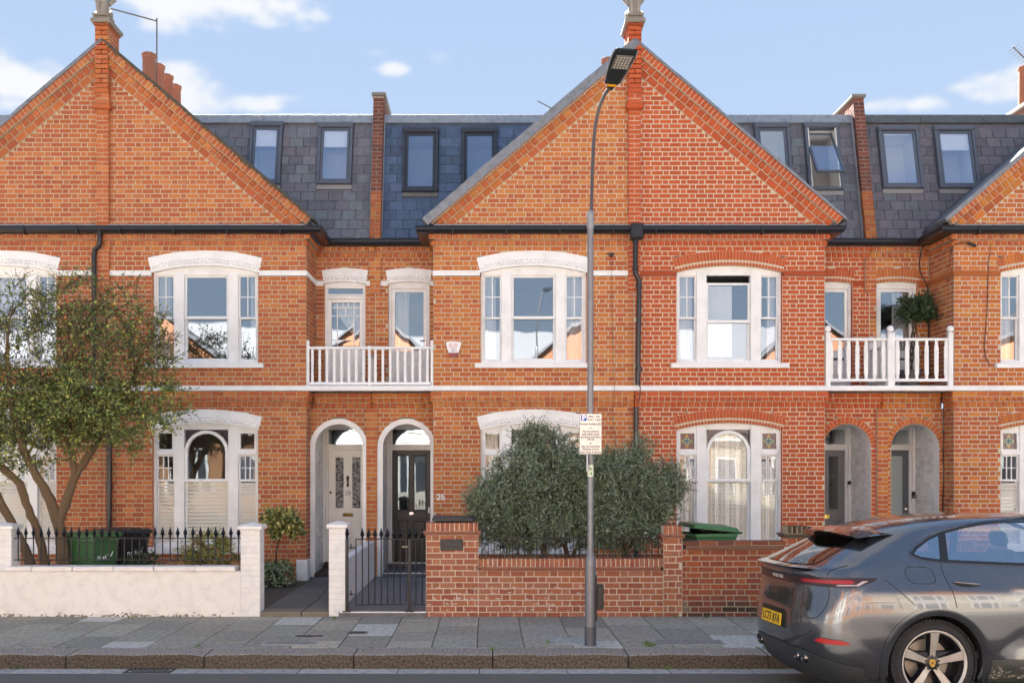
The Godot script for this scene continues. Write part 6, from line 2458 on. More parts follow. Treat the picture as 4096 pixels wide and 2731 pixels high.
func wheelie_bin(label: String, at: Vector3, turn: float, col: Color, open: float, print_it: bool) -> void:
	var o := thing("wheeled_bin", label, "bin", "wheeled refuse bins", at)
	o.rotation.y = turn
	var b := MB.new()
	# tapered body with a rolled rim; front faces +z
	var lv := [[0.03, 0.205, 0.21], [0.10, 0.225, 0.235], [0.55, 0.25, 0.275], [0.88, 0.272, 0.315], [0.90, 0.285, 0.328], [0.945, 0.285, 0.328]]
	var cr := 0.05
	var loops := []
	for l in lv:
		var ring := []
		for c in [[1, 1], [-1, 1], [-1, -1], [1, -1]]:
			for k in 4:
				var a := atan2(float(c[1]), float(c[0])) - PI / 4 + PI / 2 * k / 3.0
				ring.append(Vector3(c[0] * (l[1] - cr) + cos(a) * cr, l[0], c[1] * (l[2] - cr) + sin(a) * cr))
		loops.append(ring)
	for i in loops.size() - 1:
		for k in 16:
			var k2 := (k + 1) % 16
			b.quad(loops[i][k2], loops[i][k], loops[i + 1][k], loops[i + 1][k2], col)
	for k in range(1, 15):
		b.tri(loops[0][0], loops[0][k], loops[0][k + 1], col)
	put(o, "body", b, M.plastic)
	var ld := MB.new()
	var hinge := Transform3D(Basis(Vector3.RIGHT, -open), Vector3(0, 0.955, -0.33))
	var prof := [[0.0, 1.0, 0.0], [0.035, 1.0, 0.0], [0.06, 0.94, 0.03], [0.075, 0.7, 0.12], [0.08, 0.3, 0.25]]
	var rings := []
	for p in prof:
		var ring := []
		for c in [[1, 1], [-1, 1], [-1, -1], [1, -1]]:
			for k in 4:
				var a := atan2(float(c[1]), float(c[0])) - PI / 4 + PI / 2 * k / 3.0
				ring.append(hinge * Vector3((c[0] * 0.25 + cos(a) * 0.05) * p[1], p[0], 0.34 + (c[1] * 0.30 + sin(a) * 0.05) * p[1]))
		rings.append(ring)
	for i in rings.size() - 1:
		for k in 16:
			var k2 := (k + 1) % 16
			ld.quad(rings[i][k2], rings[i][k], rings[i + 1][k], rings[i + 1][k2], col)
	for k in range(1, 15):
		ld.tri(rings[4][0], rings[4][k + 1], rings[4][k], col)
		ld.tri(rings[0][0], rings[0][k], rings[0][k + 1], col)
	put(o, "lid", ld, M.plastic)
	var hd := MB.new()
	hd.tube([Vector3(-0.22, 0.93, -0.30), Vector3(-0.22, 0.95, -0.40), Vector3(0.22, 0.95, -0.40), Vector3(0.22, 0.93, -0.30)], [0.016], 8, col)
	put(o, "handle", hd, M.plastic)
	for s in [-1.0, 1.0]:
		var wl := MB.new()
		wl.lathe(Transform3D(Basis(Vector3.BACK, PI / 2), Vector3(s * 0.235, 0.10, -0.20)), [Vector2(0, -0.022), Vector2(0.08, -0.022), Vector2(0.1, -0.012), Vector2(0.1, 0.012), Vector2(0.08, 0.022), Vector2(0, 0.022)], 18, Color(0.02, 0.02, 0.02))
		put(o, "wheel", wl, M.matte)
	if print_it:
		var t := Transform3D(Basis(Vector3.RIGHT, -0.10), Vector3(-0.06, 0.66, 0.292))
		words(o, "lettering", "h&f", 0.085, t, M.white_letter, 0.9, true)
		var lbm := MB.new()
		lbm.box(Transform3D(Basis(Vector3.RIGHT, -0.10), Vector3(0.0, 0.50, 0.2745)), Vector3(0.26, 0.17, 0.003), Color(0.72, 0.74, 0.73))
		put(o, "label_sticker", lbm, M.satin)
		var sw := MB.new()
		sw.tube([Vector3(0.05, 0.70, 0.3), Vector3(0.08, 0.66, 0.296), Vector3(0.12, 0.68, 0.298), Vector3(0.14, 0.74, 0.304)], [0.006, 0.012, 0.010, 0.004], 6, Color(0.75, 0.76, 0.75))
		put(o, "emblem", sw, M.satin)

func bins() -> void:
	wheelie_bin("green wheeled bin with a white label behind the spiked railing", Vector3(-5.86, 0.035, -14.75), deg_to_rad(66.0), Color(0.055, 0.15, 0.055), 0.0, true)
	wheelie_bin("black wheeled bin with a white label next to the green one", Vector3(-5.66, 0.035, -15.52), deg_to_rad(58.0), Color(0.022, 0.023, 0.026), 0.0, true)
	wheelie_bin("green wheeled bin with its lid propped open by a black sack", Vector3(3.17, 0.13, -14.3), deg_to_rad(-78.0), Color(0.05, 0.18, 0.07), 0.11, false)
	# refuse sack bulging from the open bin
	var o := thing("refuse_sack", "shiny black refuse sack bulging out of the open green bin", "sack", "", Vector3(3.17, 0.13, -14.3))
	var b := MB.new()
	var nu := 22
	var nv := 12
	var f := func(i: int, j: int) -> Vector3:
		var u := TAU * (i % nu) / nu
		var v := -PI / 2 + PI * j / nv
		var k := 1.0 + 0.10 * sin(u * 5.0 + v * 3.0) + 0.07 * sin(u * 11.0 - v * 6.0)
		return Vector3(0.02 + cos(u) * cos(v) * 0.29 * k, 0.985 + sin(v) * 0.075 * k, sin(u) * cos(v) * 0.22 * k)
	for i in nu:
		for j in nv:
			b.quad(f.call(i + 1, j), f.call(i, j), f.call(i, j + 1), f.call(i + 1, j + 1), Color(0.012, 0.012, 0.014))
	put(o, "sack", b, M.gloss)
# ------------------------------------------------------------------ street furniture and fittings
func street() -> void:
	lamp()
	parking_sign()
	covers()
	fittings()
	statues()
	aerials()

func lamp() -> void:
	var D := 11.28
	var at := Vector3(sx(2362, D), 0, -D)
	var o := thing("street_lamp", "tall grey street lamp column with a curved neck on the pavement kerb", "street lamp", "", at)
	var c := Color(0.19, 0.195, 0.215)
	var b := MB.new()
	b.lathe(Transform3D(), [Vector2(0.066, -0.02), Vector2(0.066, 0.22), Vector2(0.0632, 0.221), Vector2(0.0632, 0.93), Vector2(0.06, 0.955), Vector2(0.036, 1.05), Vector2(0.0345, 1.06), Vector2(0.0345, 4.72)], 28, c)
	put(o, "column", b, M.steel)
	b = MB.new()
	b.lathe(Transform3D(), [Vector2(0.0668, -0.02), Vector2(0.0668, 0.215), Vector2(0.0635, 0.2155)], 28, Color(0.10, 0.105, 0.125))
	put(o, "root_sleeve", b, M.iron)
	b = MB.new()
	b.lathe(Transform3D(), [Vector2(0.0345, 4.70), Vector2(0.041, 4.715), Vector2(0.041, 4.86), Vector2(0.03, 4.90), Vector2(0.0, 4.905)], 24, Color(0.27, 0.275, 0.29))
	put(o, "collar", b, M.steel)
	# neck: sweeps up, over the road and a little to one side
	var pts := []
	var rad := []
	var keys := [Vector3(0.01, 4.86, 0), Vector3(0.02, 5.3, 0.005), Vector3(0.035, 5.68, 0.02), Vector3(0.07, 5.95, 0.06), Vector3(0.125, 6.12, 0.12), Vector3(0.19, 6.22, 0.20)]
	var cv := Curve3D.new()
	for i in keys.size():
		var tn: Vector3 = (keys[mini(i + 1, keys.size() - 1)] - keys[maxi(i - 1, 0)]) / 5.0
		cv.add_point(keys[i], -tn, tn)
	for p in cv.tessellate(4, 3):
		pts.append(p)
		rad.append(0.019)
	b = MB.new()
	b.tube(pts, rad, 14, Color(0.05, 0.05, 0.055))
	put(o, "neck", b, M.satin)
	# lantern: a flat shell that widens outwards, tilted up; its underside carries the lens
	var L := node(o, "lantern")
	var base := Vector3(0.205, 6.225, 0.215)
	var fwd := Vector3(0.16, 0.27, 0.95).normalized()
	var right := fwd.cross(Vector3.UP).normalized()
	var up := right.cross(fwd).normalized()
	var t := Transform3D(Basis(right, up, -fwd), base)
	var sh := MB.new()
	var secs := [[-0.05, 0.035, 0.03, 0.0], [0.03, 0.055, 0.035, 0.005], [0.06, 0.088, 0.040, 0.012], [0.25, 0.112, 0.042, 0.03], [0.48, 0.130, 0.034, 0.036], [0.58, 0.128, 0.022, 0.030], [0.605, 0.11, 0.010, 0.022]]
	var rows := []
	for s in secs:
		var ring := []
		for k in 20:
			var a := TAU * k / 20
			var ex := signf(cos(a)) * pow(absf(cos(a)), 0.55)
			var ey := signf(sin(a)) * pow(absf(sin(a)), 0.8)
			ring.append(t * Vector3(ex * s[1], (ey * s[2] if ey > 0 else ey * s[2] * 0.55) + s[3] * 0.3, -s[0]))
		rows.append(ring)
	for i in rows.size() - 1:
		for k in 20:
			var k2 := (k + 1) % 20
			sh.quad(rows[i][k], rows[i][k2], rows[i + 1][k2], rows[i + 1][k], Color(0.022, 0.024, 0.03))
	for k in range(1, 19):
		sh.tri(rows[6][0], rows[6][k], rows[6][k + 1], Color(0.022, 0.024, 0.03))
		sh.tri(rows[0][0], rows[0][k + 1], rows[0][k], Color(0.022, 0.024, 0.03))
	put(L, "shell", sh, M.gloss)
	var rim := MB.new()
	for sd in [-1.0, 1.0]:
		rim.tube([t * Vector3(sd * 0.09, 0.0, -0.06), t * Vector3(sd * 0.114, 0.005, -0.25), t * Vector3(sd * 0.132, 0.008, -0.48), t * Vector3(sd * 0.128, 0.006, -0.58)], [0.007], 6, Color(0.25, 0.27, 0.3))
	put(L, "rim", rim, M.satin)
	var ln := MB.new()
	ln.cbox(t * Transform3D(Basis(), Vector3(0, -0.022, -0.43)), Vector3(0.19, 0.012, 0.22), 0.008, Color(0.12, 0.12, 0.12))
	put(L, "lens", ln, M.gloss)
	var led := MB.new()
	for i in 5:
		for k in 5:
			led.box(t * Transform3D(Basis(), Vector3(-0.066 + 0.033 * i, -0.030, -0.35 - 0.04 * k)), Vector3(0.018, 0.004, 0.022), Color(0.42, 0.41, 0.36))
	var ledn := put(L, "diodes", led, M.satin)
	ledn.set_meta("kind", "stuff")
	var tg := MB.new()
	tg.box(t * Transform3D(Basis(), Vector3(0.01, -0.026, -0.045)), Vector3(0.10, 0.004, 0.035), Color(0.75, 0.36, 0.01))
	put(L, "identity_tag", tg, M.satin)
	# cabinet for a plug on the back of the column, paper band, plate edge
	b = MB.new()
	b.cab(0.055, 0.072, 0.28, 0.80, -0.04, 0.04, 0.005, Color(0.012, 0.012, 0.014))
	b.cab(0.066, 0.146, 0.41, 0.68, -0.05, 0.05, 0.012, Color(0.010, 0.011, 0.014))
	b.cab(0.066, 0.135, 0.655, 0.685, -0.052, 0.052, 0.01, Color(0.012, 0.013, 0.018))
	put(o, "meter_box", b, M.gloss)
	b = MB.new()
	var y0 := sy(1906, D)
	var y1 := sy(1859, D)
	for k in 10:
		var a0 := PI * k / 10.0
		var a1 := PI * (k + 1) / 10.0
		var r := 0.0352
		b.quad(Vector3(cos(a1) * r, y0, sin(a1) * r), Vector3(cos(a0) * r, y0, sin(a0) * r), Vector3(cos(a0) * r, y1, sin(a0) * r), Vector3(cos(a1) * r, y1, sin(a1) * r), Color(0.62, 0.66, 0.50))
	put(o, "paper_band", b, M.satin)
	for q in [["0", 0.105], ["4", 0.052]]:
		words(o, "band_number", q[0], 0.030, Transform3D(Basis(Vector3.BACK, PI / 2 if q[0] == "0" else 0.0), Vector3(0.0, y0 + q[1] - 0.018, 0.0355)), M.green_letter, 1.3, true)
	b = MB.new()
	b.cab(-0.046, -0.040, sy(1884, D), sy(1818, D), -0.01, 0.12, 0.001, Color(0.72, 0.73, 0.75))
	put(o, "side_plate", b, M.satin)

func parking_sign() -> void:
	var D := 11.19
	var x0 := sx(2318, D)
	var x1 := sx(2407.6, D)
	var y0 := sy(1816.6, D)
	var y1 := sy(1654, D)
	var o := thing("parking_sign", "cream parking sign with a blue P on the lamp column", "sign", "", Vector3((x0 + x1) / 2, (y0 + y1) / 2, -D))
	var w := x1 - x0
	var h := y1 - y0
	var b := MB.new()
	# plate with round corners, thin dark edge
	var rr := func(hw: float, hh: float, r: float) -> PackedVector2Array:
		var p := PackedVector2Array()
		for c in [[1, 1], [-1, 1], [-1, -1], [1, -1]]:
			for k in 5:
				var a := atan2(float(c[1]), float(c[0])) - PI / 4 + PI / 2 * k / 4.0
				p.append(Vector2(c[0] * (hw - r) + cos(a) * r, c[1] * (hh - r) + sin(a) * r))
		return p
	b.prism(Transform3D(), rr.call(w / 2, h / 2, 0.012), -0.003, 0.0, Color(0.16, 0.14, 0.13))
	put(o, "plate", b, M.satin)
	b = MB.new()
	b.prism(Transform3D(), rr.call(w / 2 - 0.004, h / 2 - 0.004, 0.010), 0.0, 0.0012, Color(0.76, 0.72, 0.66))
	put(o, "face", b, M.satin)
	b = MB.new()
	# zoomed positions are in fractions of the plate
	var fx := func(u: float) -> float: return -w / 2 + u * w
	var fy := func(v: float) -> float: return h / 2 - v * h
	b.ab(fx.call(0.07), fx.call(0.325), fy.call(0.18), fy.call(0.03), 0.0012, 0.002, Color(0.02, 0.09, 0.42))
	put(o, "blue_panel", b, M.satin)
	var z := 0.002
	var T := func(u: float, v: float, zz: float) -> Transform3D: return Transform3D(Basis(), Vector3(fx.call(u), fy.call(v), zz))
	words(o, "parking_letter", "P", 0.062, T.call(0.198, 0.105, 0.0022), M.white_letter, 1.0, true)
	var lines := [["Mon - Sat", 0.655, 0.072, 0.021, 0.98], ["9 am - 5 pm", 0.655, 0.147, 0.021, 0.92], ["Permit holders", 0.435, 0.258, 0.0215, 0.95], ["or", 0.5, 0.352, 0.0185, 1.0], ["Pay by phone", 0.5, 0.437, 0.0205, 1.0], ["020 3292 9230", 0.5, 0.511, 0.0215, 1.0], ["quoting location", 0.5, 0.578, 0.0205, 1.0], ["17719", 0.5, 0.64, 0.0205, 1.0], ["or", 0.5, 0.727, 0.0185, 1.0], ["Pay at machine", 0.5, 0.808, 0.0205, 1.0], ["Display ticket", 0.5, 0.874, 0.0205, 1.0], ["Max stay 8 hours", 0.5, 0.95, 0.0205, 1.0]]
	for l in lines:
		words(o, "line_of_text", l[0], l[3], T.call(l[1], l[2], z), M.ink, l[4], true)
	b = MB.new()
	var cx: float = fx.call(0.905)
	var cy: float = fy.call(0.258)
	bars(b, cx - 0.014, cx + 0.014, cy - 0.017, cy + 0.017, 0.0026, 0.003, 0.0014, Color(0.02, 0.02, 0.02))
	b.lathe(Transform3D(Basis(Vector3.RIGHT, PI / 2), Vector3(cx, cy, 0.0012)), [Vector2(0.006, 0), Vector2(0.006, 0.001), Vector2(0, 0.001)], 10, Color(0.02, 0.02, 0.02))
	put(o, "zone_symbol", b, M.satin)
	b = MB.new()
	for y in [h * 0.3, -h * 0.3]:
		b.cab(-0.045, 0.045, y - 0.012, y + 0.012, -0.055, -0.004, 0.003, Color(0.35, 0.36, 0.37))
	put(o, "clips", b, M.steel)

func cover(label: String, x: float, z: float, w: float, l: float, col: Color, rim: Color, ribs: int) -> void:
	var o := thing("inspection_cover", label, "cover", "covers set in the pavement", Vector3(x, 0.0, z))
	var b := MB.new()
	b.cab(-w / 2 - 0.03, w / 2 + 0.03, -0.02, 0.0035, -l / 2 - 0.03, l / 2 + 0.03, 0.002, rim)
	put(o, "surround", b, M.flagstone)
	b = MB.new()
	b.cab(-w / 2, w / 2, -0.01, 0.0065, -l / 2, l / 2, 0.002, col)
	for k in ribs:
		var xx := lerpf(-w / 2, w / 2, (k + 0.5) / ribs)
		b.ab(xx - w / ribs * 0.22, xx + w / ribs * 0.22, 0.0066, 0.0095, -l / 2 + 0.02, l / 2 - 0.02, col)
	put(o, "plate", b, M.iron if ribs > 0 else M.flagstone)

func covers() -> void:
	var conc := Color(0.38, 0.37, 0.345)
	cover("pair of small dark iron covers in a pale concrete panel of the pavement", sx(1212, 11.87), -11.87, 0.19, 0.13, Color(0.05, 0.05, 0.055), conc, 6)
	cover("round-lidded dark iron cover beside a twin in the pale concrete panel", sx(1266, 11.87), -11.87, 0.15, 0.12, Color(0.07, 0.07, 0.07), conc, 4)
	cover("small square iron cover in front of the black gate", sx(1425, 12.13), -12.13, 0.22, 0.16, Color(0.05, 0.05, 0.055), Color(0.30, 0.29, 0.27), 7)
	cover("wide ribbed concrete cover near the kerb in front of the path of number 28", sx(1160, 11.42), -11.42, 0.58, 0.26, Color(0.33, 0.335, 0.32), conc, 26)
	cover("pale square slab let in beside the street lamp base", sx(2275, 11.55), -11.55, 0.40, 0.40, Color(0.40, 0.41, 0.385), conc, 0)
	cover("long brown concrete duct cover near the kerb past the street lamp", sx(2755, 11.48), -11.48, 0.74, 0.28, Color(0.27, 0.25, 0.22), Color(0.36, 0.35, 0.32), 0)
	# road gully
	var o := thing("road_gully", "iron road gully grating in the channel beside the kerb", "drain", "", Vector3(sx(598, 10.6), ROADY, -10.6))
	var b := MB.new()
	var ic := Color(0.06, 0.05, 0.045)
	bars(b, -0.24, 0.24, 0.0, 0.01, 0.0, 0.0, 0.0, ic)
	b = MB.new()
	b.cab(-0.25, 0.25, 0.002, 0.014, -0.115, -0.09, 0.003, ic)
	b.cab(-0.25, 0.25, 0.002, 0.014, 0.09, 0.115, 0.003, ic)
	b.cab(-0.25, -0.225, 0.002, 0.0135, -0.09, 0.09, 0.003, ic)
	b.cab(0.225, 0.25, 0.002, 0.0135, -0.09, 0.09, 0.003, ic)
	put(o, "rim", b, M.iron)
	for k in 9:
		var g := MB.new()
		g.box(Transform3D(Basis(Vector3.UP, 0.6), Vector3(-0.19 + k * 0.0475, 0.0085, 0)), Vector3(0.016, 0.009, 0.19), ic)
		put(o, "grate_bar", g, M.iron)

func fittings() -> void:
	# burglar alarm
	var at := Vector3(sx(1814, 17.34), sy(1397, 17.34), -17.385)
	var o := thing("alarm_box", "white shield-shaped burglar alarm with a red foot on the brick wall", "alarm", "", at)
	var b := MB.new()
	var shield := PackedVector2Array([Vector2(-0.13, 0.125), Vector2(0.0, 0.138), Vector2(0.13, 0.125), Vector2(0.128, 0.07), Vector2(0.085, -0.06), Vector2(-0.085, -0.06), Vector2(-0.128, 0.07)])
	b.prism(Transform3D(), shield, 0.0, 0.06, Color(0.74, 0.74, 0.76))
	put(o, "body", b, M.gloss)
	b = MB.new()
	b.prism(Transform3D(), PackedVector2Array([Vector2(-0.086, -0.061), Vector2(0.086, -0.061), Vector2(0.05, -0.135), Vector2(0.0, -0.145), Vector2(-0.05, -0.135)]), 0.0, 0.055, Color(0.20, 0.008, 0.02))
	put(o, "strobe", b, M.gloss)
	words(o, "lettering", "SLO", 0.062, Transform3D(Basis(), Vector3(-0.01, 0.062, 0.062)), M.red_letter, 1.0, false)
	# three lines of print too small to read
	b = MB.new()
	for l in [[0.008, -0.05, 0.05, 0.006], [-0.014, -0.028, 0.022, 0.010], [-0.038, -0.045, 0.01, 0.012], [-0.038, 0.018, 0.05, 0.010]]:
		b.ab(l[1], l[2], l[0] - l[3] / 2, l[0] + l[3] / 2, 0.0602, 0.0612, Color(0.22, 0.12, 0.18))
	put(o, "small_print", b, M.satin)
	# street number by the door
	o = thing("house_number", "white figures 26 on the brickwork beside the black door", "number", "", Vector3(sx(1763, 17.38), sy(1988, 17.38), -17.384))
	words(o, "figures", "26", 0.105, Transform3D(Basis(), Vector3.ZERO), M.white_letter, 0.95, true)
	# overhead service bracket and its drop wire
	o = thing("cable_bracket", "small black cable bracket high on the wall near the downpipe", "bracket", "", Vector3(sx(2447, 17.35), sy(1019, 17.35), -17.385))
	b = MB.new()
	b.tube([Vector3(0, 0, 0), Vector3(0, 0, 0.06)], [0.035, 0.03], 10, IRON)
	b.tube([Vector3(-0.09, 0.02, 0.04), Vector3(0, 0.0, 0.05), Vector3(0.05, 0.02, 0.05)], [0.012], 6, IRON)
	put(o, "insulator", b, M.satin)
	var wires := [
		["thin grey wire dropping down the brick wall from the bracket", [[2447, 1030, 17.37], [2448, 1200, 17.38], [2452, 1400, 17.38], [2458, 1545, 17.29], [2452, 1640, 17.37], [2460, 1760, 17.38], [2455, 2160, 17.38]], 0.004, Color(0.10, 0.08, 0.07)],
		["black cable beside the downpipe crossing the white string course", [[2551, 1480, 17.28], [2556, 1535, 17.27], [2562, 1550, 17.26], [2560, 1590, 17.27], [2548, 1615, 17.29]], 0.008, IRON],
		["black cables climbing the corner of the deep recess beside the balcony tree", [[3706, 905, 18.20], [3690, 990, 18.24], [3680, 1040, 18.25], [3682, 1085, 18.3], [3712, 1145, 18.33], [3717, 1200, 18.33], [3716, 1520, 18.33]], 0.011, IRON],
		["black cable looped along the corner of the orange bay", [[3905, 978, 17.28], [3870, 970, 17.3], [3822, 975, 17.34], [3806, 1000, 17.5], [3798, 1090, 17.6], [3800, 1250, 17.6], [3798, 1312, 17.6]], 0.008, IRON],
		["thin dark wire hanging down the orange bay wall to the sill", [[3965, 980, 17.3], [3956, 1050, 17.38], [3950, 1250, 17.38], [3938, 1390, 17.38], [3945, 1430, 17.38], [3962, 1460, 17.36]], 0.006, IRON],
		["black cable beside the second porch of the right recess", [[3780, 1560, 17.7], [3776, 1640, 17.77], [3780, 1700, 17.78], [3774, 1800, 17.78], [3778, 1900, 17.78], [3770, 2060, 17.78]], 0.010, Color(0.06, 0.03, 0.025)],
	]
	for w in wires:
		var c := thing("cable", w[0], "cable")
		b = MB.new()
		var pts := []
		for p in w[1]:
			pts.append(Vector3(sx(p[0], p[2]), sy(p[1], p[2]), -p[2]))
		b.tube(pts, [w[2]], 6, w[3])
		put(c, "wire", b, M.satin)
	# telephone wires slung over the street
	for w in [["overhead telephone wire leaving the orange bay over the road", Vector3(8.8, 5.98, -17.25), Vector3(16.0, 8.4, -3.0)]]:
		var c := thing("overhead_wire", w[0], "wire", "overhead wires")
		b = MB.new()
		var pts := []
		for k in 25:
			var u := k / 24.0
			var p: Vector3 = w[1].lerp(w[2], u)
			p.y -= 0.25 * sin(PI * u)
			pts.append(p)
		b.tube(pts, [0.003], 5, Color(0.05, 0.05, 0.055))
		put(c, "wire", b, M.satin)
	o = thing("cable_splice", "black cable splice clipped to the orange bay below the gutter", "splice", "", Vector3(sx(3890, 17.3), sy(977, 17.3), -17.3))
	b = MB.new()
	b.tube([Vector3(-0.08, 0.03, 0), Vector3(-0.05, 0.02, 0), Vector3(0.05, -0.02, 0), Vector3(0.08, -0.03, 0)], [0.01, 0.028, 0.028, 0.01], 10, IRON)
	put(o, "sleeve", b, M.satin)

func statues() -> void:
	for q in [["weathered stone beast sitting on the pier over the gable of number 26", 2.56], ["lichened stone beast on the pier of the mossy gable", -6.67]]:
		var o := thing("stone_statue", q[0], "statue", "stone beasts on the gables", Vector3(q[1], 9.80, -17.32))
		var b := MB.new()
		var c := Color(0.40, 0.36, 0.30)
		# sitting beast: haunches, chest, forelegs, wings, head
		b.lathe(Transform3D(Basis.from_scale(Vector3(1, 1, 1.2)), Vector3(0, 0, -0.07)), [Vector2(0.09, 0), Vector2(0.115, 0.06), Vector2(0.105, 0.16), Vector2(0.085, 0.26), Vector2(0.095, 0.34), Vector2(0.07, 0.42), Vector2(0.0, 0.45)], 14, c)
		for s in [-1.0, 1.0]:
			b.tube([Vector3(s * 0.055, 0.30, 0.01), Vector3(s * 0.062, 0.18, 0.05), Vector3(s * 0.048, 0.05, 0.06), Vector3(s * 0.046, 0.0, 0.075)], [0.05, 0.036, 0.026, 0.034], 8, c)
			b.tube([Vector3(s * 0.10, 0.02, -0.1), Vector3(s * 0.115, 0.08, -0.04), Vector3(s * 0.10, 0.03, 0.03)], [0.05, 0.055, 0.03], 8, c)
			b.tube([Vector3(s * 0.08, 0.25, -0.08), Vector3(s * 0.15, 0.36, -0.14), Vector3(s * 0.13, 0.52, -0.18)], [0.04, 0.045, 0.01], 8, c)
			b.tube([Vector3(s * 0.04, 0.56, 0.0), Vector3(s * 0.055, 0.62, -0.01)], [0.022, 0.006], 6, c)
		b.tube([Vector3(0, 0.40, -0.02), Vector3(0, 0.48, 0.0), Vector3(0, 0.55, 0.03), Vector3(0, 0.53, 0.11)], [0.075, 0.07, 0.068, 0.03], 10, c)
		put(o, "figure", b, M.stone)
		b = MB.new()
		b.cab(-0.14, 0.14, -0.005, 0.03, -0.22, 0.12, 0.01, Color(0.33, 0.30, 0.25))
		put(o, "plinth", b, M.stone)

func aerial(label: String, base: Vector3, top: Vector3, boom_from: Vector3, boom_to: Vector3, n: int, half: float, across_dir: Vector3) -> void:
	var o := thing("tv_aerial", label, "aerial", "television aerials")
	var c := Color(0.10, 0.09, 0.085)
	var b := MB.new()
	b.tube([base, top], [0.014], 6, c)
	put(o, "mast", b, M.satin)
	b = MB.new()
	b.tube([boom_from, boom_to], [0.013], 6, c)
	put(o, "boom", b, M.satin)
	for k in n:
		var p := boom_from.lerp(boom_to, (k + 0.5) / n)
		b = MB.new()
		b.tube([p - across_dir * half, p + across_dir * half], [0.006], 5, c)
		put(o, "element", b, M.satin)

func aerials() -> void:
	var d := 20.2
	var m := Vector3(sx(625, d), sy(350, d), -d)
	var t := Vector3(sx(626, d), sy(84, d), -d)
	var e := Vector3(sx(418, 19.6), sy(28, 19.6), -19.6)
	aerial("television aerial on a mast by the row of chimney pots", m - Vector3(0, 1.2, 0), t + Vector3(0, 0.06, 0), t, e, 16, 0.03, Vector3(0.1, 0.3, 0.95).normalized())
	d = 21.5
	aerial("television aerial with a folded reflector above the orange gable", Vector3(sx(4130, d), sy(420, d), -d), Vector3(sx(4130, d), sy(180, d), -d), Vector3(sx(4053, d), sy(186, d), -d), Vector3(sx(4130, d), sy(262, d), -d), 8, 0.12, Vector3(0.75, 0.5, 0.4).normalized())
	d = 22.0
	aerial("small aerial just showing behind the lead-capped gable slope", Vector3(sx(2215, d), sy(560, d), -d), Vector3(sx(2212, d), sy(434, d), -d), Vector3(sx(2150, d), sy(404, d), -d), Vector3(sx(2212, d), sy(436, d), -d), 4, 0.012, Vector3.BACK)
# ------------------------------------------------------------------ the parked car
# own axes: x forward from the rear axle, y up from the road, z towards the camera side
const BODY := [
	# height, rear end, length of the rear rounding, half width, front end
	[0.19, -0.93, 0.42, 0.84, 3.45],
	[0.25, -1.01, 0.43, 0.89, 3.62],
	[0.34, -1.07, 0.45, 0.93, 3.70],
	[0.45, -1.11, 0.46, 0.952, 3.74],
	[0.58, -1.13, 0.46, 0.958, 3.76],
	[0.70, -1.13, 0.46, 0.958, 3.77],
	[0.82, -1.12, 0.47, 0.960, 3.76],
	[0.93, -1.095, 0.48, 0.957, 3.72],
	[1.03, -1.08, 0.50, 0.945, 3.62],
	[1.11, -1.085, 0.52, 0.922, 3.2],
	[1.17, -1.10, 0.55, 0.902, 2.75],
	[1.215, -1.085, 0.57, 0.886, 2.45],
	[1.27, -0.97, 0.62, 0.862, 2.25],
	[1.34, -0.84, 0.64, 0.825, 2.10],
	[1.41, -0.70, 0.66, 0.785, 1.98],
	[1.48, -0.57, 0.70, 0.745, 1.86],
	[1.55, -0.42, 0.74, 0.70, 1.75],
	[1.61, -0.20, 0.80, 0.65, 1.62],
	[1.655, 0.08, 0.85, 0.58, 1.50],
	[1.685, 0.40, 0.80, 0.46, 1.38],
	[1.70, 0.72, 0.40, 0.28, 1.25],
]
const NEXP := 2.95

func prof(y: float) -> Array:
	var n := BODY.size()
	if y <= BODY[0][0]: return BODY[0].slice(1)
	if y >= BODY[n - 1][0]: return BODY[n - 1].slice(1)
	var i := 0
	while BODY[i + 1][0] < y: i += 1
	var u: float = (y - BODY[i][0]) / (BODY[i + 1][0] - BODY[i][0])
	var out := []
	for k in range(1, 5):
		var p0: float = BODY[maxi(i - 1, 0)][k]
		var p1: float = BODY[i][k]
		var p2: float = BODY[i + 1][k]
		var p3: float = BODY[mini(i + 2, n - 1)][k]
		var h: float = BODY[i + 1][0] - BODY[i][0]
		var m1: float = (p2 - p0) / maxf(BODY[i + 1][0] - BODY[maxi(i - 1, 0)][0], 1e-4) * h
		var m2: float = (p3 - p1) / maxf(BODY[mini(i + 2, n - 1)][0] - BODY[i][0], 1e-4) * h
		var u2 := u * u
		var u3 := u2 * u
		out.append((2 * u3 - 3 * u2 + 1) * p1 + (u3 - 2 * u2 + u) * m1 + (-2 * u3 + 3 * u2) * p2 + (u3 - u2) * m2)
	return out

func bulge(x: float, y: float) -> float:
	# haunch over the rear wheel, hollow in the doors, sill kick
	var a := maxf(0.0, 1.0 - pow((x - 0.02) / 0.80, 2) - pow((y - 0.80) / 0.42, 2))
	var d := exp(-pow((y - 0.56) / 0.13, 2)) * smoothstep(0.45, 1.0, x) * (1.0 - smoothstep(2.0, 2.5, x))
	var k := exp(-pow((y - 0.36) / 0.07, 2)) * smoothstep(0.45, 0.8, x)
	return 0.030 * a - 0.030 * d + 0.012 * k

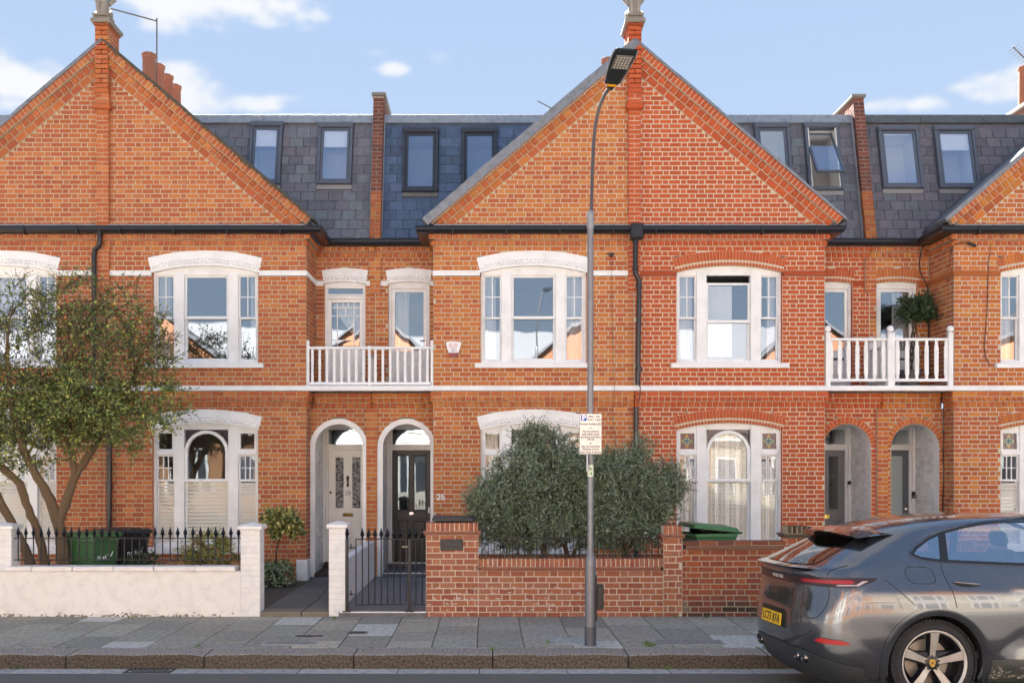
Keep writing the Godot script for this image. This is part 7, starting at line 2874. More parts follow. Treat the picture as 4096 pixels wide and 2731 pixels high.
func bp(q: float, y: float) -> Vector3:
	# q: 0 at the middle of the tail, 1 where the flank begins, then metres along it
	var p := prof(y)
	var xr: float = p[0]
	var lr: float = p[1]
	var w: float = p[2]
	var x := 0.0
	var z := 0.0
	if q <= 1.0:
		var th := q * PI / 2
		z = w * pow(sin(th), 2.0 / NEXP)
		x = xr + lr - lr * pow(cos(th), 2.0 / NEXP)
	else:
		x = xr + lr + (q - 1.0)
		z = w
		var nose: float = p[3] - 0.9
		if x > nose:
			var e := clampf((x - nose) / 0.9, 0, 1)
			z = w * pow(maxf(1.0 - pow(e, 2.6), 0.0), 1.0 / 2.6)
	z += bulge(x, y) * smoothstep(0.6, 0.95, minf(q, 1.0))
	return Vector3(x, y, z)

func q_of_x(x: float, y: float) -> float:
	var p := prof(y)
	if x >= p[0] + p[1]: return 1.0 + x - p[0] - p[1]
	var c := clampf((p[0] + p[1] - x) / p[1], 0, 1)
	return acos(pow(c, NEXP / 2.0)) / (PI / 2)

func q_of_z(z: float, y: float) -> float:
	var p := prof(y)
	return asin(pow(clampf(z / p[2], 0, 1), NEXP / 2.0)) / (PI / 2)

func body_normal(q: float, y: float) -> Vector3:
	var a := bp(q + 0.01, y) - bp(maxf(q - 0.01, 0.0), y)
	var c := bp(q, y + 0.01) - bp(q, y - 0.01)
	var n := a.cross(c).normalized()
	return n if n.length() > 0.5 else Vector3.UP

func patch(poly: PackedVector2Array, mode: String, off: float, cell: float, col: Color, side := 1.0, hole := PackedVector2Array()) -> MB:
	# a piece of skin laid over the body; poly in (x, y), (z, y) or (q, y)
	var b := MB.new()
	var lo := poly[0]
	var hi := poly[0]
	for p in poly:
		lo = Vector2(minf(lo.x, p.x), minf(lo.y, p.y))
		hi = Vector2(maxf(hi.x, p.x), maxf(hi.y, p.y))
	var nx := maxi(1, ceili((hi.x - lo.x) / cell))
	var ny := maxi(1, ceili((hi.y - lo.y) / cell))
	for i in nx:
		for j in ny:
			var a := Vector2(lerpf(lo.x, hi.x, float(i) / nx), lerpf(lo.y, hi.y, float(j) / ny))
			var e := Vector2(lerpf(lo.x, hi.x, float(i + 1) / nx), lerpf(lo.y, hi.y, float(j + 1) / ny))
			var sq := PackedVector2Array([a, Vector2(e.x, a.y), e, Vector2(a.x, e.y)])
			var pieces := Geometry2D.intersect_polygons(poly, sq)
			if hole.size() > 2:
				var left := []
				for piece in pieces:
					for rest in Geometry2D.clip_polygons(piece, hole): left.append(rest)
				pieces.assign(left)
			for piece in pieces:
				var ix := Geometry2D.triangulate_polygon(piece)
				for k in range(0, ix.size(), 3):
					var pts := []
					var nrs := []
					for m in 3:
						var p: Vector2 = piece[ix[k + m]]
						var q := p.x
						var sg := side
						if mode == "x": q = q_of_x(p.x, p.y)
						elif mode == "z":
							q = q_of_z(absf(p.x), p.y)
							sg = -1.0 if p.x < 0 else 1.0
						var v := bp(q, p.y)
						var n := body_normal(q, p.y)
						v += n * off
						v.z *= sg
						n.z *= sg
						pts.append(v)
						nrs.append(n)
					var g: Vector3 = (pts[1] - pts[0]).cross(pts[2] - pts[0])
					if g.dot(nrs[0] + nrs[1] + nrs[2]) < 0:
						b.tris(pts[0], pts[2], pts[1], nrs[0], nrs[2], nrs[1], col)
					else:
						b.tris(pts[0], pts[1], pts[2], nrs[0], nrs[1], nrs[2], col)
	return b

func pline(b: MB, pts: Array, r: float, col: Color, side := 1.0, mode := "x") -> void:
	var out := []
	for i in pts.size() - 1:
		var n := maxi(2, ceili(pts[i].distance_to(pts[i + 1]) / 0.03))
		for k in n + (1 if i == pts.size() - 2 else 0):
			var p: Vector2 = pts[i].lerp(pts[i + 1], float(k) / n)
			var v := bp(q_of_x(p.x, p.y) if mode == "x" else (q_of_z(absf(p.x), p.y) if mode == "z" else p.x), p.y)
			if mode == "z" and p.x < 0: v.z = -v.z
			v.z *= side
			out.append(v)
	b.tube(out, [r], 5, col, false)

func spline2(k: Array, n: int) -> PackedVector2Array:
	var c := Curve2D.new()
	for i in k.size():
		var t: Vector2 = (k[(i + 1) % k.size()] - k[(i - 1 + k.size()) % k.size()]) / 6.0
		c.add_point(k[i], -t, t)
	c.add_point(k[0], -(k[1] - k[-1]) / 6.0, Vector2.ZERO)
	var out := PackedVector2Array()
	var L := c.get_baked_length()
	for i in n:
		out.append(c.sample_baked(L * i / n))
	return out

func car() -> void:
	var pm := StandardMaterial3D.new()
	pm.vertex_color_use_as_albedo = true
	pm.metallic = 0.8
	pm.roughness = 0.19
	pm.clearcoat_enabled = true
	pm.clearcoat = 1.0
	pm.clearcoat_roughness = 0.02
	var gm := StandardMaterial3D.new()
	gm.vertex_color_use_as_albedo = true
	gm.metallic = 1.0
	gm.roughness = 0.02
	var at := Vector3(3.90, road_y(9.72), -9.72)
	var o := thing("parked_car", "dark grey coupe-backed SUV parked at the kerb, yellow rear number plate", "car", "", at)
	o.rotation = Vector3(deg_to_rad(-1.3), deg_to_rad(3.2), 0)
	var paint := Color(0.112, 0.121, 0.136)
	var blk := Color(0.012, 0.012, 0.014)
	# side windows in outline: the black surround, and the glass inside it
	var dlo := spline2([Vector2(-0.176, 1.345), Vector2(-0.09, 1.42), Vector2(0.05, 1.50), Vector2(0.20, 1.55), Vector2(0.42, 1.598), Vector2(0.655, 1.632), Vector2(1.0, 1.645), Vector2(1.5, 1.60), Vector2(2.0, 1.40), Vector2(2.18, 1.24), Vector2(1.5, 1.222), Vector2(0.89, 1.236), Vector2(0.40, 1.258), Vector2(0.085, 1.274), Vector2(-0.10, 1.30)], 90)
	var inner: PackedVector2Array = Geometry2D.offset_polygon(dlo, -0.026)[0]
	var cut: PackedVector2Array = Geometry2D.offset_polygon(dlo, -0.010)[0]
	# shell
	var b := MB.new()
	var ys := []
	var y := 0.19
	while y < 1.70:
		ys.append(y)
		y += 0.022 if y < 1.6 else 0.008
	ys.append(1.70)
	var qs := []
	for i in 33: qs.append(i / 32.0)
	for i in 100: qs.append(1.0 + (i + 1) * 0.04)
	var P := []
	var N := []
	for j in ys.size():
		var r1 := []
		var r2 := []
		for q in qs:
			r1.append(bp(q, ys[j]))
			r2.append(body_normal(q, ys[j]))
		P.append(r1)
		N.append(r2)
	var in_arch := func(p: Vector3) -> bool:
		return absf(p.z) > 0.45 and (Vector2(p.x, p.y - 0.39).length() < 0.448 or Vector2(p.x - 2.895, p.y - 0.39).length() < 0.448)
	for sd in [1.0, -1.0]:
		for j in ys.size() - 1:
			for i in qs.size() - 1:
				var a: Vector3 = P[j][i]
				var c: Vector3 = P[j][i + 1]
				var d: Vector3 = P[j + 1][i + 1]
				var e: Vector3 = P[j + 1][i]
				if in_arch.call((a + c + d + e) / 4): continue
				if c.x > prof(ys[j])[3] + 0.02: continue
				if ys[j] > 1.2 and i > 20 and Geometry2D.is_point_in_polygon(Vector2((a.x + c.x) / 2, (a.y + e.y) / 2), cut): continue
				var f := Vector3(1, 1, sd)
				if sd > 0: b.quads([a, c, d, e], [N[j][i], N[j][i + 1], N[j + 1][i + 1], N[j + 1][i]], paint)
				else: b.quads([c * f, a * f, e * f, d * f], [N[j][i + 1] * f, N[j][i] * f, N[j + 1][i] * f, N[j + 1][i + 1] * f], paint)
	# roof panel closes the top, floor pan the bottom
	var last: int = ys.size() - 1
	for i in qs.size() - 1:
		var a: Vector3 = P[last][i]
		var c: Vector3 = P[last][i + 1]
		if c.x > 1.27: break
		var f := Vector3(1, 1, -1)
		b.quads([a, c, c * f, a * f], [Vector3.UP, Vector3.UP, Vector3.UP, Vector3.UP], paint)
	put(o, "body", b, pm)
	var pan := MB.new()
	pan.ab(-0.6, 3.3, 0.20, 0.30, -0.70, 0.70, blk)
	put(o, "floor_pan", pan, M.matte)
	for sd in [1.0, -1.0]:
		# glasshouse: black surround, then the panes
		put(o, "window_surround", patch(dlo, "x", 0.004, 0.05, blk, sd, inner), M.gloss)
		var trim := MB.new()
		var tp := []
		for p in dlo: tp.append(p)
		tp.append(dlo[0])
		pline(trim, tp, 0.006, Color(0.10, 0.10, 0.11), sd)
		put(o, "window_trim", trim, M.chrome)
		var quarter := PackedVector2Array([Vector2(-0.3, 1.2), Vector2(0.07, 1.2), Vector2(0.16, 1.6), Vector2(-0.3, 1.6)])
		var rear := PackedVector2Array([Vector2(0.15, 1.2), Vector2(1.10, 1.2), Vector2(1.0, 1.7), Vector2(0.245, 1.7)])
		var front := PackedVector2Array([Vector2(1.18, 1.2), Vector2(2.3, 1.2), Vector2(2.0, 1.7), Vector2(1.09, 1.7)])
		for g in [quarter, rear, front]:
			for piece in Geometry2D.intersect_polygons(inner, g):
				put(o, "side_window", patch(piece, "x", 0.002, 0.05, Color.WHITE, sd), M.glass)
		for pl in [PackedVector2Array([Vector2(0.072, 1.2), Vector2(0.148, 1.2), Vector2(0.243, 1.7), Vector2(0.162, 1.6)]), PackedVector2Array([Vector2(1.10, 1.2), Vector2(1.18, 1.2), Vector2(1.09, 1.7), Vector2(1.0, 1.7)])]:
			for piece in Geometry2D.intersect_polygons(inner, pl):
				put(o, "window_pillar", patch(piece, "x", 0.003, 0.05, blk, sd), M.gloss)
		# shut lines
		var ln := MB.new()
		pline(ln, [Vector2(0.19, 1.53), Vector2(0.10, 1.28), Vector2(0.088, 1.21), Vector2(0.105, 1.13), Vector2(0.15, 1.0), Vector2(0.172, 0.885)], 0.0035, blk, sd)
		pline(ln, [Vector2(-0.447, 1.13), Vector2(-0.33, 1.03), Vector2(-0.20, 0.905)], 0.0032, blk, sd)
		pline(ln, [Vector2(1.15, 1.62), Vector2(1.16, 1.2), Vector2(1.12, 0.7), Vector2(1.12, 0.44)], 0.0035, blk, sd)
		put(o, "shut_lines", ln, M.matte)
		var fl := MB.new()
		if sd > 0:
			var rr := []
			for k in 33:
				var a := TAU * k / 32
				rr.append(Vector2(-0.12 + 0.125 * signf(cos(a)) * pow(absf(cos(a)), 0.55) + 0.02 * sin(a) * -1.0, 1.165 + 0.072 * signf(sin(a)) * pow(absf(sin(a)), 0.55)))
			pline(fl, rr, 0.003, blk, sd)
			put(o, "fuel_flap_line", fl, M.matte)
		# handle
		var hd := MB.new()
		var hp := []
		for k in 9:
			var u := k / 8.0
			var v := bp(q_of_x(lerpf(0.168, 0.405, u), lerpf(1.108, 1.088, u)), lerpf(1.108, 1.088, u))
			v.z += 0.012 + 0.022 * sin(PI * u)
			v.z *= sd
			hp.append(v)
		hd.tube(hp, [0.008, 0.016, 0.017, 0.017, 0.017, 0.017, 0.017, 0.015, 0.008], 10, paint)
		put(o, "door_handle", hd, pm)
		# dark sill with road dirt
		var sill := PackedVector2Array([Vector2(0.50, 0.215), Vector2(2.40, 0.215), Vector2(2.40, 0.41), Vector2(0.46, 0.425)])
		put(o, "sill", patch(sill, "x", 0.006, 0.05, Color(0.05, 0.052, 0.05), sd), M.satin)
		if sd > 0:
			var dirt := MB.new()
			for k in 170:
				var dx := rng.randf_range(0.50, 1.3)
				var dy := 0.25 + absf(rng.randfn(0.0, 0.05))
				if dy > 0.40: continue
				var v := bp(q_of_x(dx, dy), dy)
				v.z += 0.0075
				var r := rng.randf_range(0.003, 0.012)
				dirt.tri(v + Vector3(-r * 1.6, -r * 0.6, 0), v + Vector3(r, -r * 0.3, 0), v + Vector3(r * 1.6, r * 0.8, 0), Color(0.30, 0.28, 0.23))
			var dn := put(o, "road_dirt", dirt, M.matte)
			dn.set_meta("kind", "stuff")
		# wheel arch lips and wells
		for wx in [0.0, 2.895]:
			var lip := MB.new()
			var n := 44
			for k in n:
				for s in 3:
					var rs := [0.424, 0.440, 0.492, 0.508]
					var of := [-0.015, 0.016, 0.018, 0.004]
					var q4 := []
					var n4 := []
					for c in [[k, s], [k, s + 1], [k + 1, s + 1], [k + 1, s]]:
						var a := deg_to_rad(lerpf(-20.0, 200.0, float(c[0]) / n))
						var px: float = wx + cos(a) * rs[c[1]]
						var py: float = 0.39 + sin(a) * rs[c[1]]
						var yy := maxf(py, 0.22)
						var v := bp(q_of_x(px, yy), yy)
						var nn := body_normal(q_of_x(px, yy), yy)
						v += nn * of[c[1]]
						v.x = px
						if c[1] == 0: nn = Vector3(-cos(a), -sin(a), 0.4).normalized()
						if c[1] == 1: nn = (nn + Vector3(-cos(a), -sin(a), 0) * 0.5).normalized()
						v.z *= sd
						nn.z *= sd
						q4.append(v)
						n4.append(nn)
					if sd > 0: lip.quads(q4, n4, paint)
					else: lip.quads([q4[3], q4[2], q4[1], q4[0]], [n4[3], n4[2], n4[1], n4[0]], paint)
			put(o, "wheel_arch", lip, pm)
			var well := MB.new()
			for k in 30:
				var a0 := deg_to_rad(lerpf(-25.0, 205.0, k / 30.0))
				var a1 := deg_to_rad(lerpf(-25.0, 205.0, (k + 1) / 30.0))
				var p0 := Vector3(wx + cos(a0) * 0.442, 0.39 + sin(a0) * 0.442, 0)
				var p1 := Vector3(wx + cos(a1) * 0.442, 0.39 + sin(a1) * 0.442, 0)
				var zi = 0.45 * sd
				var zo = 0.93 * sd
				well.quad(p0 + Vector3(0, 0, zi), p1 + Vector3(0, 0, zi), p1 + Vector3(0, 0, zo), p0 + Vector3(0, 0, zo), blk)
				well.tri(Vector3(wx, 0.39, zi), p0 + Vector3(0, 0, zi), p1 + Vector3(0, 0, zi), blk)
			put(o, "wheel_well", well, M.matte)
			wheel(o, wx, sd)
	# seats and trim seen through the glass
	var leather := Color(0.035, 0.035, 0.04)
	for st in [[0.42, 0.36], [0.42, -0.36], [1.45, 0.38], [1.45, -0.38]]:
		var se := MB.new()
		var lean := Basis(Vector3.BACK, 0.28)
		se.cbox(Transform3D(Basis(), Vector3(st[0] + 0.32, 0.72, st[1])), Vector3(0.52, 0.16, 0.50), 0.05, leather)
		se.cbox(Transform3D(lean, Vector3(st[0], 1.02, st[1])), Vector3(0.15, 0.62, 0.48), 0.06, leather)
		se.cbox(Transform3D(lean, Vector3(st[0] - 0.10, 1.42, st[1])), Vector3(0.09, 0.17, 0.26), 0.04, leather)
		put(o, "seat", se, M.satin)
	var fl2 := MB.new()
	fl2.ab(-0.75, 2.2, 0.42, 0.48, -0.85, 0.85, leather)
	put(o, "cabin_floor", fl2, M.matte)
	tail(o, paint, blk, pm, gm)

func wheel(o: Node, wx: float, sd: float) -> void:
	var W := node(o, "wheel")
	W.position = Vector3(wx, 0.385, 0.0)
	var zo := 0.925 * sd
	# the wheel's own axis points outwards
	var t := Transform3D(Basis(Vector3.RIGHT, PI / 2 * sd), Vector3(0, 0, zo))
	var R := 0.388
	var r := 0.292
	var b := MB.new()
	var rub := Color(0.022, 0.022, 0.024)
	b.lathe(t, [Vector2(r - 0.03, -0.28), Vector2(R - 0.03, -0.275), Vector2(R - 0.004, -0.25), Vector2(R, -0.14), Vector2(R - 0.002, -0.06), Vector2(R - 0.018, -0.025), Vector2(R - 0.045, -0.004), Vector2(r + 0.025, 0.0), Vector2(r + 0.004, -0.008), Vector2(r, -0.02)], 64, rub)
	# tread blocks on the shoulder
	for k in 72:
		var a := TAU * k / 72
		b.box(t * Transform3D(Basis(Vector3.UP, -a) * Basis(Vector3.RIGHT, 0.0), Vector3(cos(a) * (R - 0.006), -0.055, sin(a) * (R - 0.006))), Vector3(0.016, 0.075, 0.024), rub)
	put(W, "tyre", b, M.matte)
	b = MB.new()
	var dark := Color(0.014, 0.014, 0.016)
	b.lathe(t, [Vector2(r - 0.02, -0.26), Vector2(r - 0.035, -0.20), Vector2(r - 0.03, -0.05), Vector2(r - 0.016, -0.022)], 56, dark)
	b.lathe(t, [Vector2(0.0, -0.19), Vector2(r - 0.03, -0.20)], 40, dark)
	put(W, "rim", b, M.gloss)
	b = MB.new()
	b.lathe(t, [Vector2(r - 0.018, -0.024), Vector2(r - 0.004, -0.006), Vector2(r + 0.002, -0.006), Vector2(r + 0.004, -0.012)], 64, Color(0.62, 0.60, 0.57))
	put(W, "rim_flange", b, M.steel)
	# brake disc and caliper
	b = MB.new()
	b.lathe(t, [Vector2(0.09, -0.165), Vector2(0.20, -0.165), Vector2(0.20, -0.19)], 40, Color(0.30, 0.27, 0.23))
	put(W, "brake_disc", b, M.steel)
	b = MB.new()
	for k in 5:
		var a := deg_to_rad(40.0 + k * 7.0)
		b.box(t * Transform3D(Basis(Vector3.UP, -a), Vector3(cos(a) * 0.18, -0.15, sin(a) * 0.18)), Vector3(0.07, 0.05, 0.03), dark)
	put(W, "caliper", b, M.gloss)
	# five twin-faced spokes, machined on the outer face
	for k in 5:
		var a := deg_to_rad(90.0 - 3.0 + 72.0 * k)
		var dir := Vector3(cos(a), sin(a), 0)
		var sid := Vector3(-sin(a), cos(a), 0)
		var zf := func(rr: float) -> float: return zo + sd * lerpf(-0.055, -0.022, smoothstep(0.05, 0.26, rr))
		var sp := MB.new()
		var fc := MB.new()
		var steps := [[0.05, 0.024, 0.040], [0.095, 0.026, 0.045], [0.16, 0.030, 0.048], [0.272, 0.040, 0.060]]
		for i in steps.size() - 1:
			var s0: Array = steps[i]
			var s1: Array = steps[i + 1]
			var q := func(s: Array, side: float, outer: bool) -> Vector3:
				var z: float = zf.call(s[0]) - (0.0 if outer else sd * 0.05)
				return dir * s[0] + sid * side * (s[1] if outer else s[2]) + Vector3(0, 0, z)
			var f := [q.call(s0, -1.0, true), q.call(s1, -1.0, true), q.call(s1, 1.0, true), q.call(s0, 1.0, true)]
			var g := [q.call(s0, -1.0, false), q.call(s1, -1.0, false), q.call(s1, 1.0, false), q.call(s0, 1.0, false)]
			if sd < 0:
				f.reverse()
				g.reverse()
			fc.quad(f[0], f[1], f[2], f[3], Color(0.38, 0.36, 0.34))
			for e in 4:
				sp.quad(g[e], g[(e + 1) % 4], f[(e + 1) % 4] - Vector3(0, 0, sd * 0.002), f[e] - Vector3(0, 0, sd * 0.002), dark)
		put(W, "spoke", sp, M.gloss)
		put(W, "spoke_face", fc, M.steel)
	b = MB.new()
	b.lathe(t, [Vector2(0.072, -0.10), Vector2(0.070, -0.058), Vector2(0.045, -0.05), Vector2(0.0, -0.048)], 28, dark)
	for k in 5:
		var a := deg_to_rad(90.0 + 36.0 + 72.0 * k)
		b.lathe(t * Transform3D(Basis(), Vector3(cos(a) * 0.062, -0.058, sin(a) * 0.062)), [Vector2(0.013, 0.0), Vector2(0.011, 0.008), Vector2(0, 0.008)], 8, Color(0.03, 0.03, 0.03))
	put(W, "hub", b, M.gloss)
	# shield-shaped crest on the hub cap
	b = MB.new()
	var gold := Color(0.55, 0.36, 0.06)
	var sh := PackedVector2Array([Vector2(-0.026, 0.030), Vector2(0.0, 0.035), Vector2(0.026, 0.030), Vector2(0.027, 0.0), Vector2(0.018, -0.022), Vector2(0.0, -0.036), Vector2(-0.018, -0.022), Vector2(-0.027, 0.0)])
	var z0 := zo - 0.049 * sd
	b.prism(Transform3D(), sh, minf(z0, z0 + 0.003 * sd), maxf(z0, z0 + 0.003 * sd), gold)
	var z1 := z0 + 0.0035 * sd
	for p in [[-0.013, 0.014, Color(0.30, 0.02, 0.02)], [0.013, -0.008, Color(0.30, 0.02, 0.02)], [0.013, 0.014, Color(0.03, 0.025, 0.02)], [-0.013, -0.008, Color(0.03, 0.025, 0.02)]]:
		for k in 2:
			b.ab(p[0] - 0.009, p[0] + 0.009, p[1] + k * 0.009 - 0.006, p[1] + k * 0.009 - 0.003, z1 - 0.0008, z1 + 0.0008, p[2])
	b.ab(-0.008, 0.008, -0.008, 0.012, z1 - 0.001, z1 + 0.001, Color(0.09, 0.05, 0.01))
	put(W, "crest", b, M.satin)

func tail(o: Node, paint: Color, blk: Color, pm: Material, gm: Material) -> void:
	# rear window
	var rw := PackedVector2Array([Vector2(-0.60, 1.245), Vector2(-0.3, 1.232), Vector2(0.3, 1.232), Vector2(0.60, 1.245), Vector2(0.56, 1.36), Vector2(0.47, 1.475), Vector2(-0.47, 1.475), Vector2(-0.56, 1.36)])
	put(o, "rear_window", patch(rw, "z", 0.005, 0.05, Color(0.20, 0.23, 0.27), 1.0), gm)
	# roof spoiler: a wing over the head of the glass
	var sp := MB.new()
	var n := 24
	var rows := []
	for i in n + 1:
		var z := lerpf(-0.66, 0.66, float(i) / n)
		var u := absf(z) / 0.66
		var tip := -0.70 + 0.13 * pow(u, 2.2)
		var yt := 1.533 - 0.05 * pow(u, 2.5)
		var root := -0.33 + 0.16 * pow(u, 3.0)
		var yr := 1.588 - 0.075 * pow(u, 2.2)
		rows.append([Vector3(root, yr, z), Vector3((tip + root) / 2 + 0.02, (yt + yr) / 2 + 0.012, z), Vector3(tip, yt, z), Vector3(tip + 0.012, yt - 0.022, z), Vector3(tip + 0.16, yt - 0.05, z), Vector3(root, yr - 0.10, z)])
	for i in n:
		for k in 5:
			var a: Vector3 = rows[i][k]
			var c: Vector3 = rows[i + 1][k]
			var d: Vector3 = rows[i + 1][k + 1]
			var e: Vector3 = rows[i][k + 1]
			sp.quad(a, e, d, c, paint if k < 2 else blk)
	put(o, "roof_spoiler", sp, pm)
	# ducktail lip
	var dk := MB.new()
	rows = []
	for i in n + 1:
		var z := lerpf(-0.74, 0.74, float(i) / n)
		var v := bp(q_of_z(absf(z), 1.205), 1.205)
		var u := absf(z) / 0.74
		var ext := 0.085 * (1.0 - pow(u, 3.0))
		rows.append([Vector3(v.x + 0.07, 1.235, z), Vector3(v.x - ext, 1.222 - 0.012 * u, z), Vector3(v.x - ext + 0.005, 1.205 - 0.012 * u, z), Vector3(v.x + 0.02, 1.165, z)])
	for i in n:
		for k in 3:
			dk.quad(rows[i][k], rows[i][k + 1], rows[i + 1][k + 1], rows[i + 1][k], paint if k < 1 else blk)
	put(o, "lip_spoiler", dk, pm)
	# full-width tail light: dark glass, red tubes
	var bar := PackedVector2Array([Vector2(0.0, 1.062), Vector2(0.0, 1.135), Vector2(0.5, 1.142), Vector2(0.85, 1.145), Vector2(1.06, 1.140), Vector2(0.98, 1.09), Vector2(0.90, 1.062), Vector2(0.5, 1.058)])
	for sd in [1.0, -1.0]:
		put(o, "tail_light", patch(bar, "q", 0.006, 0.06, Color(0.030, 0.012, 0.016), sd), M.gloss)
		var red := PackedVector2Array([Vector2(0.30, 1.088), Vector2(0.30, 1.116), Vector2(0.86, 1.122), Vector2(0.90, 1.105), Vector2(0.86, 1.088)])
		put(o, "red_lamp", patch(red, "q", 0.009, 0.05, Color(0.30, 0.012, 0.02), sd), M.gloss)
		var clr := PackedVector2Array([Vector2(0.72, 1.070), Vector2(0.93, 1.074), Vector2(0.99, 1.115), Vector2(0.955, 1.115), Vector2(0.91, 1.083), Vector2(0.72, 1.080)])
		put(o, "clear_lamp", patch(clr, "q", 0.010, 0.04, Color(0.42, 0.36, 0.38), sd), M.gloss)
		# lower bumper in dark plastic, fog reflector
		var low := PackedVector2Array([Vector2(0.0, 0.22), Vector2(0.0, 0.50), Vector2(0.35, 0.485), Vector2(0.60, 0.44), Vector2(0.80, 0.40), Vector2(0.99, 0.36), Vector2(0.99, 0.22)])
		put(o, "lower_bumper", patch(low, "q", 0.007, 0.06, Color(0.035, 0.037, 0.04), sd), M.satin)
		var rf := PackedVector2Array([Vector2(0.52, 0.585), Vector2(0.60, 0.615), Vector2(0.85, 0.600), Vector2(0.93, 0.570), Vector2(0.85, 0.562), Vector2(0.6, 0.570)])
		put(o, "reflector", patch(rf, "q", 0.012, 0.04, Color(0.36, 0.008, 0.012), sd), M.gloss)
		var ln := MB.new()
		pline(ln, [Vector2(0.62, 1.06), Vector2(0.64, 0.98), Vector2(0.625, 0.88), Vector2(0.56, 0.80), Vector2(0.50, 0.775), Vector2(0.3, 0.775)], 0.0035, blk, sd, "q")
		pline(ln, [Vector2(0.62, 1.14), Vector2(0.66, 1.20), Vector2(0.74, 1.25)], 0.0035, blk, sd, "q")
		put(o, "tailgate_line", ln, M.matte)
		for zz in [0.50, 0.615]:
			var ex := MB.new()
			var xr := bp(q_of_z(zz, 0.40), 0.40).x
			ex.lathe(Transform3D(Basis(Vector3.BACK, PI / 2), Vector3(xr + 0.10, 0.405, zz * sd)), [Vector2(0.046, 0.0), Vector2(0.048, 0.115), Vector2(0.046, 0.125), Vector2(0.040, 0.122), Vector2(0.038, 0.02), Vector2(0.0, 0.02)], 24, Color(0.30, 0.30, 0.31))
			put(o, "exhaust_tip", ex, M.chrome)
	# number plate on a flat black patch that stands for its dark recess
	var xr2 := bp(0.0, 0.70).x
	var rec := PackedVector2Array([Vector2(-0.34, 0.63), Vector2(0.34, 0.63), Vector2(0.33, 0.77), Vector2(0.28, 0.80), Vector2(-0.28, 0.80), Vector2(-0.33, 0.77)])
	put(o, "plate_black_patch", patch(rec, "z", 0.004, 0.06, blk, 1.0), M.satin)
	var pl := node(o, "number_plate")
	pl.transform = Transform3D(Basis(Vector3.BACK, Vector3.UP, Vector3.LEFT) * Basis(Vector3.RIGHT, -0.12), Vector3(xr2 - 0.016, 0.70, 0.0))
	var pb := MB.new()
	pb.cab(-0.262, 0.262, -0.058, 0.058, -0.004, 0.006, 0.003, Color(0.75, 0.46, 0.012))
	put(pl, "plate", pb, M.satin)
	words(pl, "registration", "LC73 KFA", 0.079, Transform3D(Basis(), Vector3(0, 0, 0.007)), M.ink, 0.98, true)
	# lettering across the tail light
	var xl := bp(0.0, 1.10).x
	words(o, "lettering", "P O R S C H E", 0.030, Transform3D(Basis(Vector3.BACK, Vector3.UP, Vector3.LEFT), Vector3(xl - 0.010, 1.098, 0.04)), M.chrome_letter, 1.12, true)
# ------------------------------------------------------------------ trees and plants
func leaf(b: MB, p: Vector3, dir: Vector3, nrm: Vector3, l: float, w: float, col: Color) -> void:
	var s := dir.cross(nrm).normalized() * w / 2
	var m := p + dir * l * 0.45 + nrm * l * 0.06
	var tip := p + dir * l - nrm * l * 0.05
	b.tri(p, m + s, tip, col)
	b.tri(p, tip, m - s, col)

func any_dir(r: RandomNumberGenerator) -> Vector3:
	var z := r.randf_range(-1, 1)
	var a := r.randf() * TAU
	var k := sqrt(1 - z * z)
	return Vector3(cos(a) * k, z, sin(a) * k)

func in_lobes(r: RandomNumberGenerator, lobes: Array) -> Vector3:
	var total := 0.0
	for l in lobes: total += l[2]
	var pick := r.randf() * total
	for l in lobes:
		pick -= l[2]
		if pick <= 0.0:
			var d := any_dir(r) * pow(r.randf(), 0.40)
			return l[0] + d * l[1]
	return lobes[0][0]

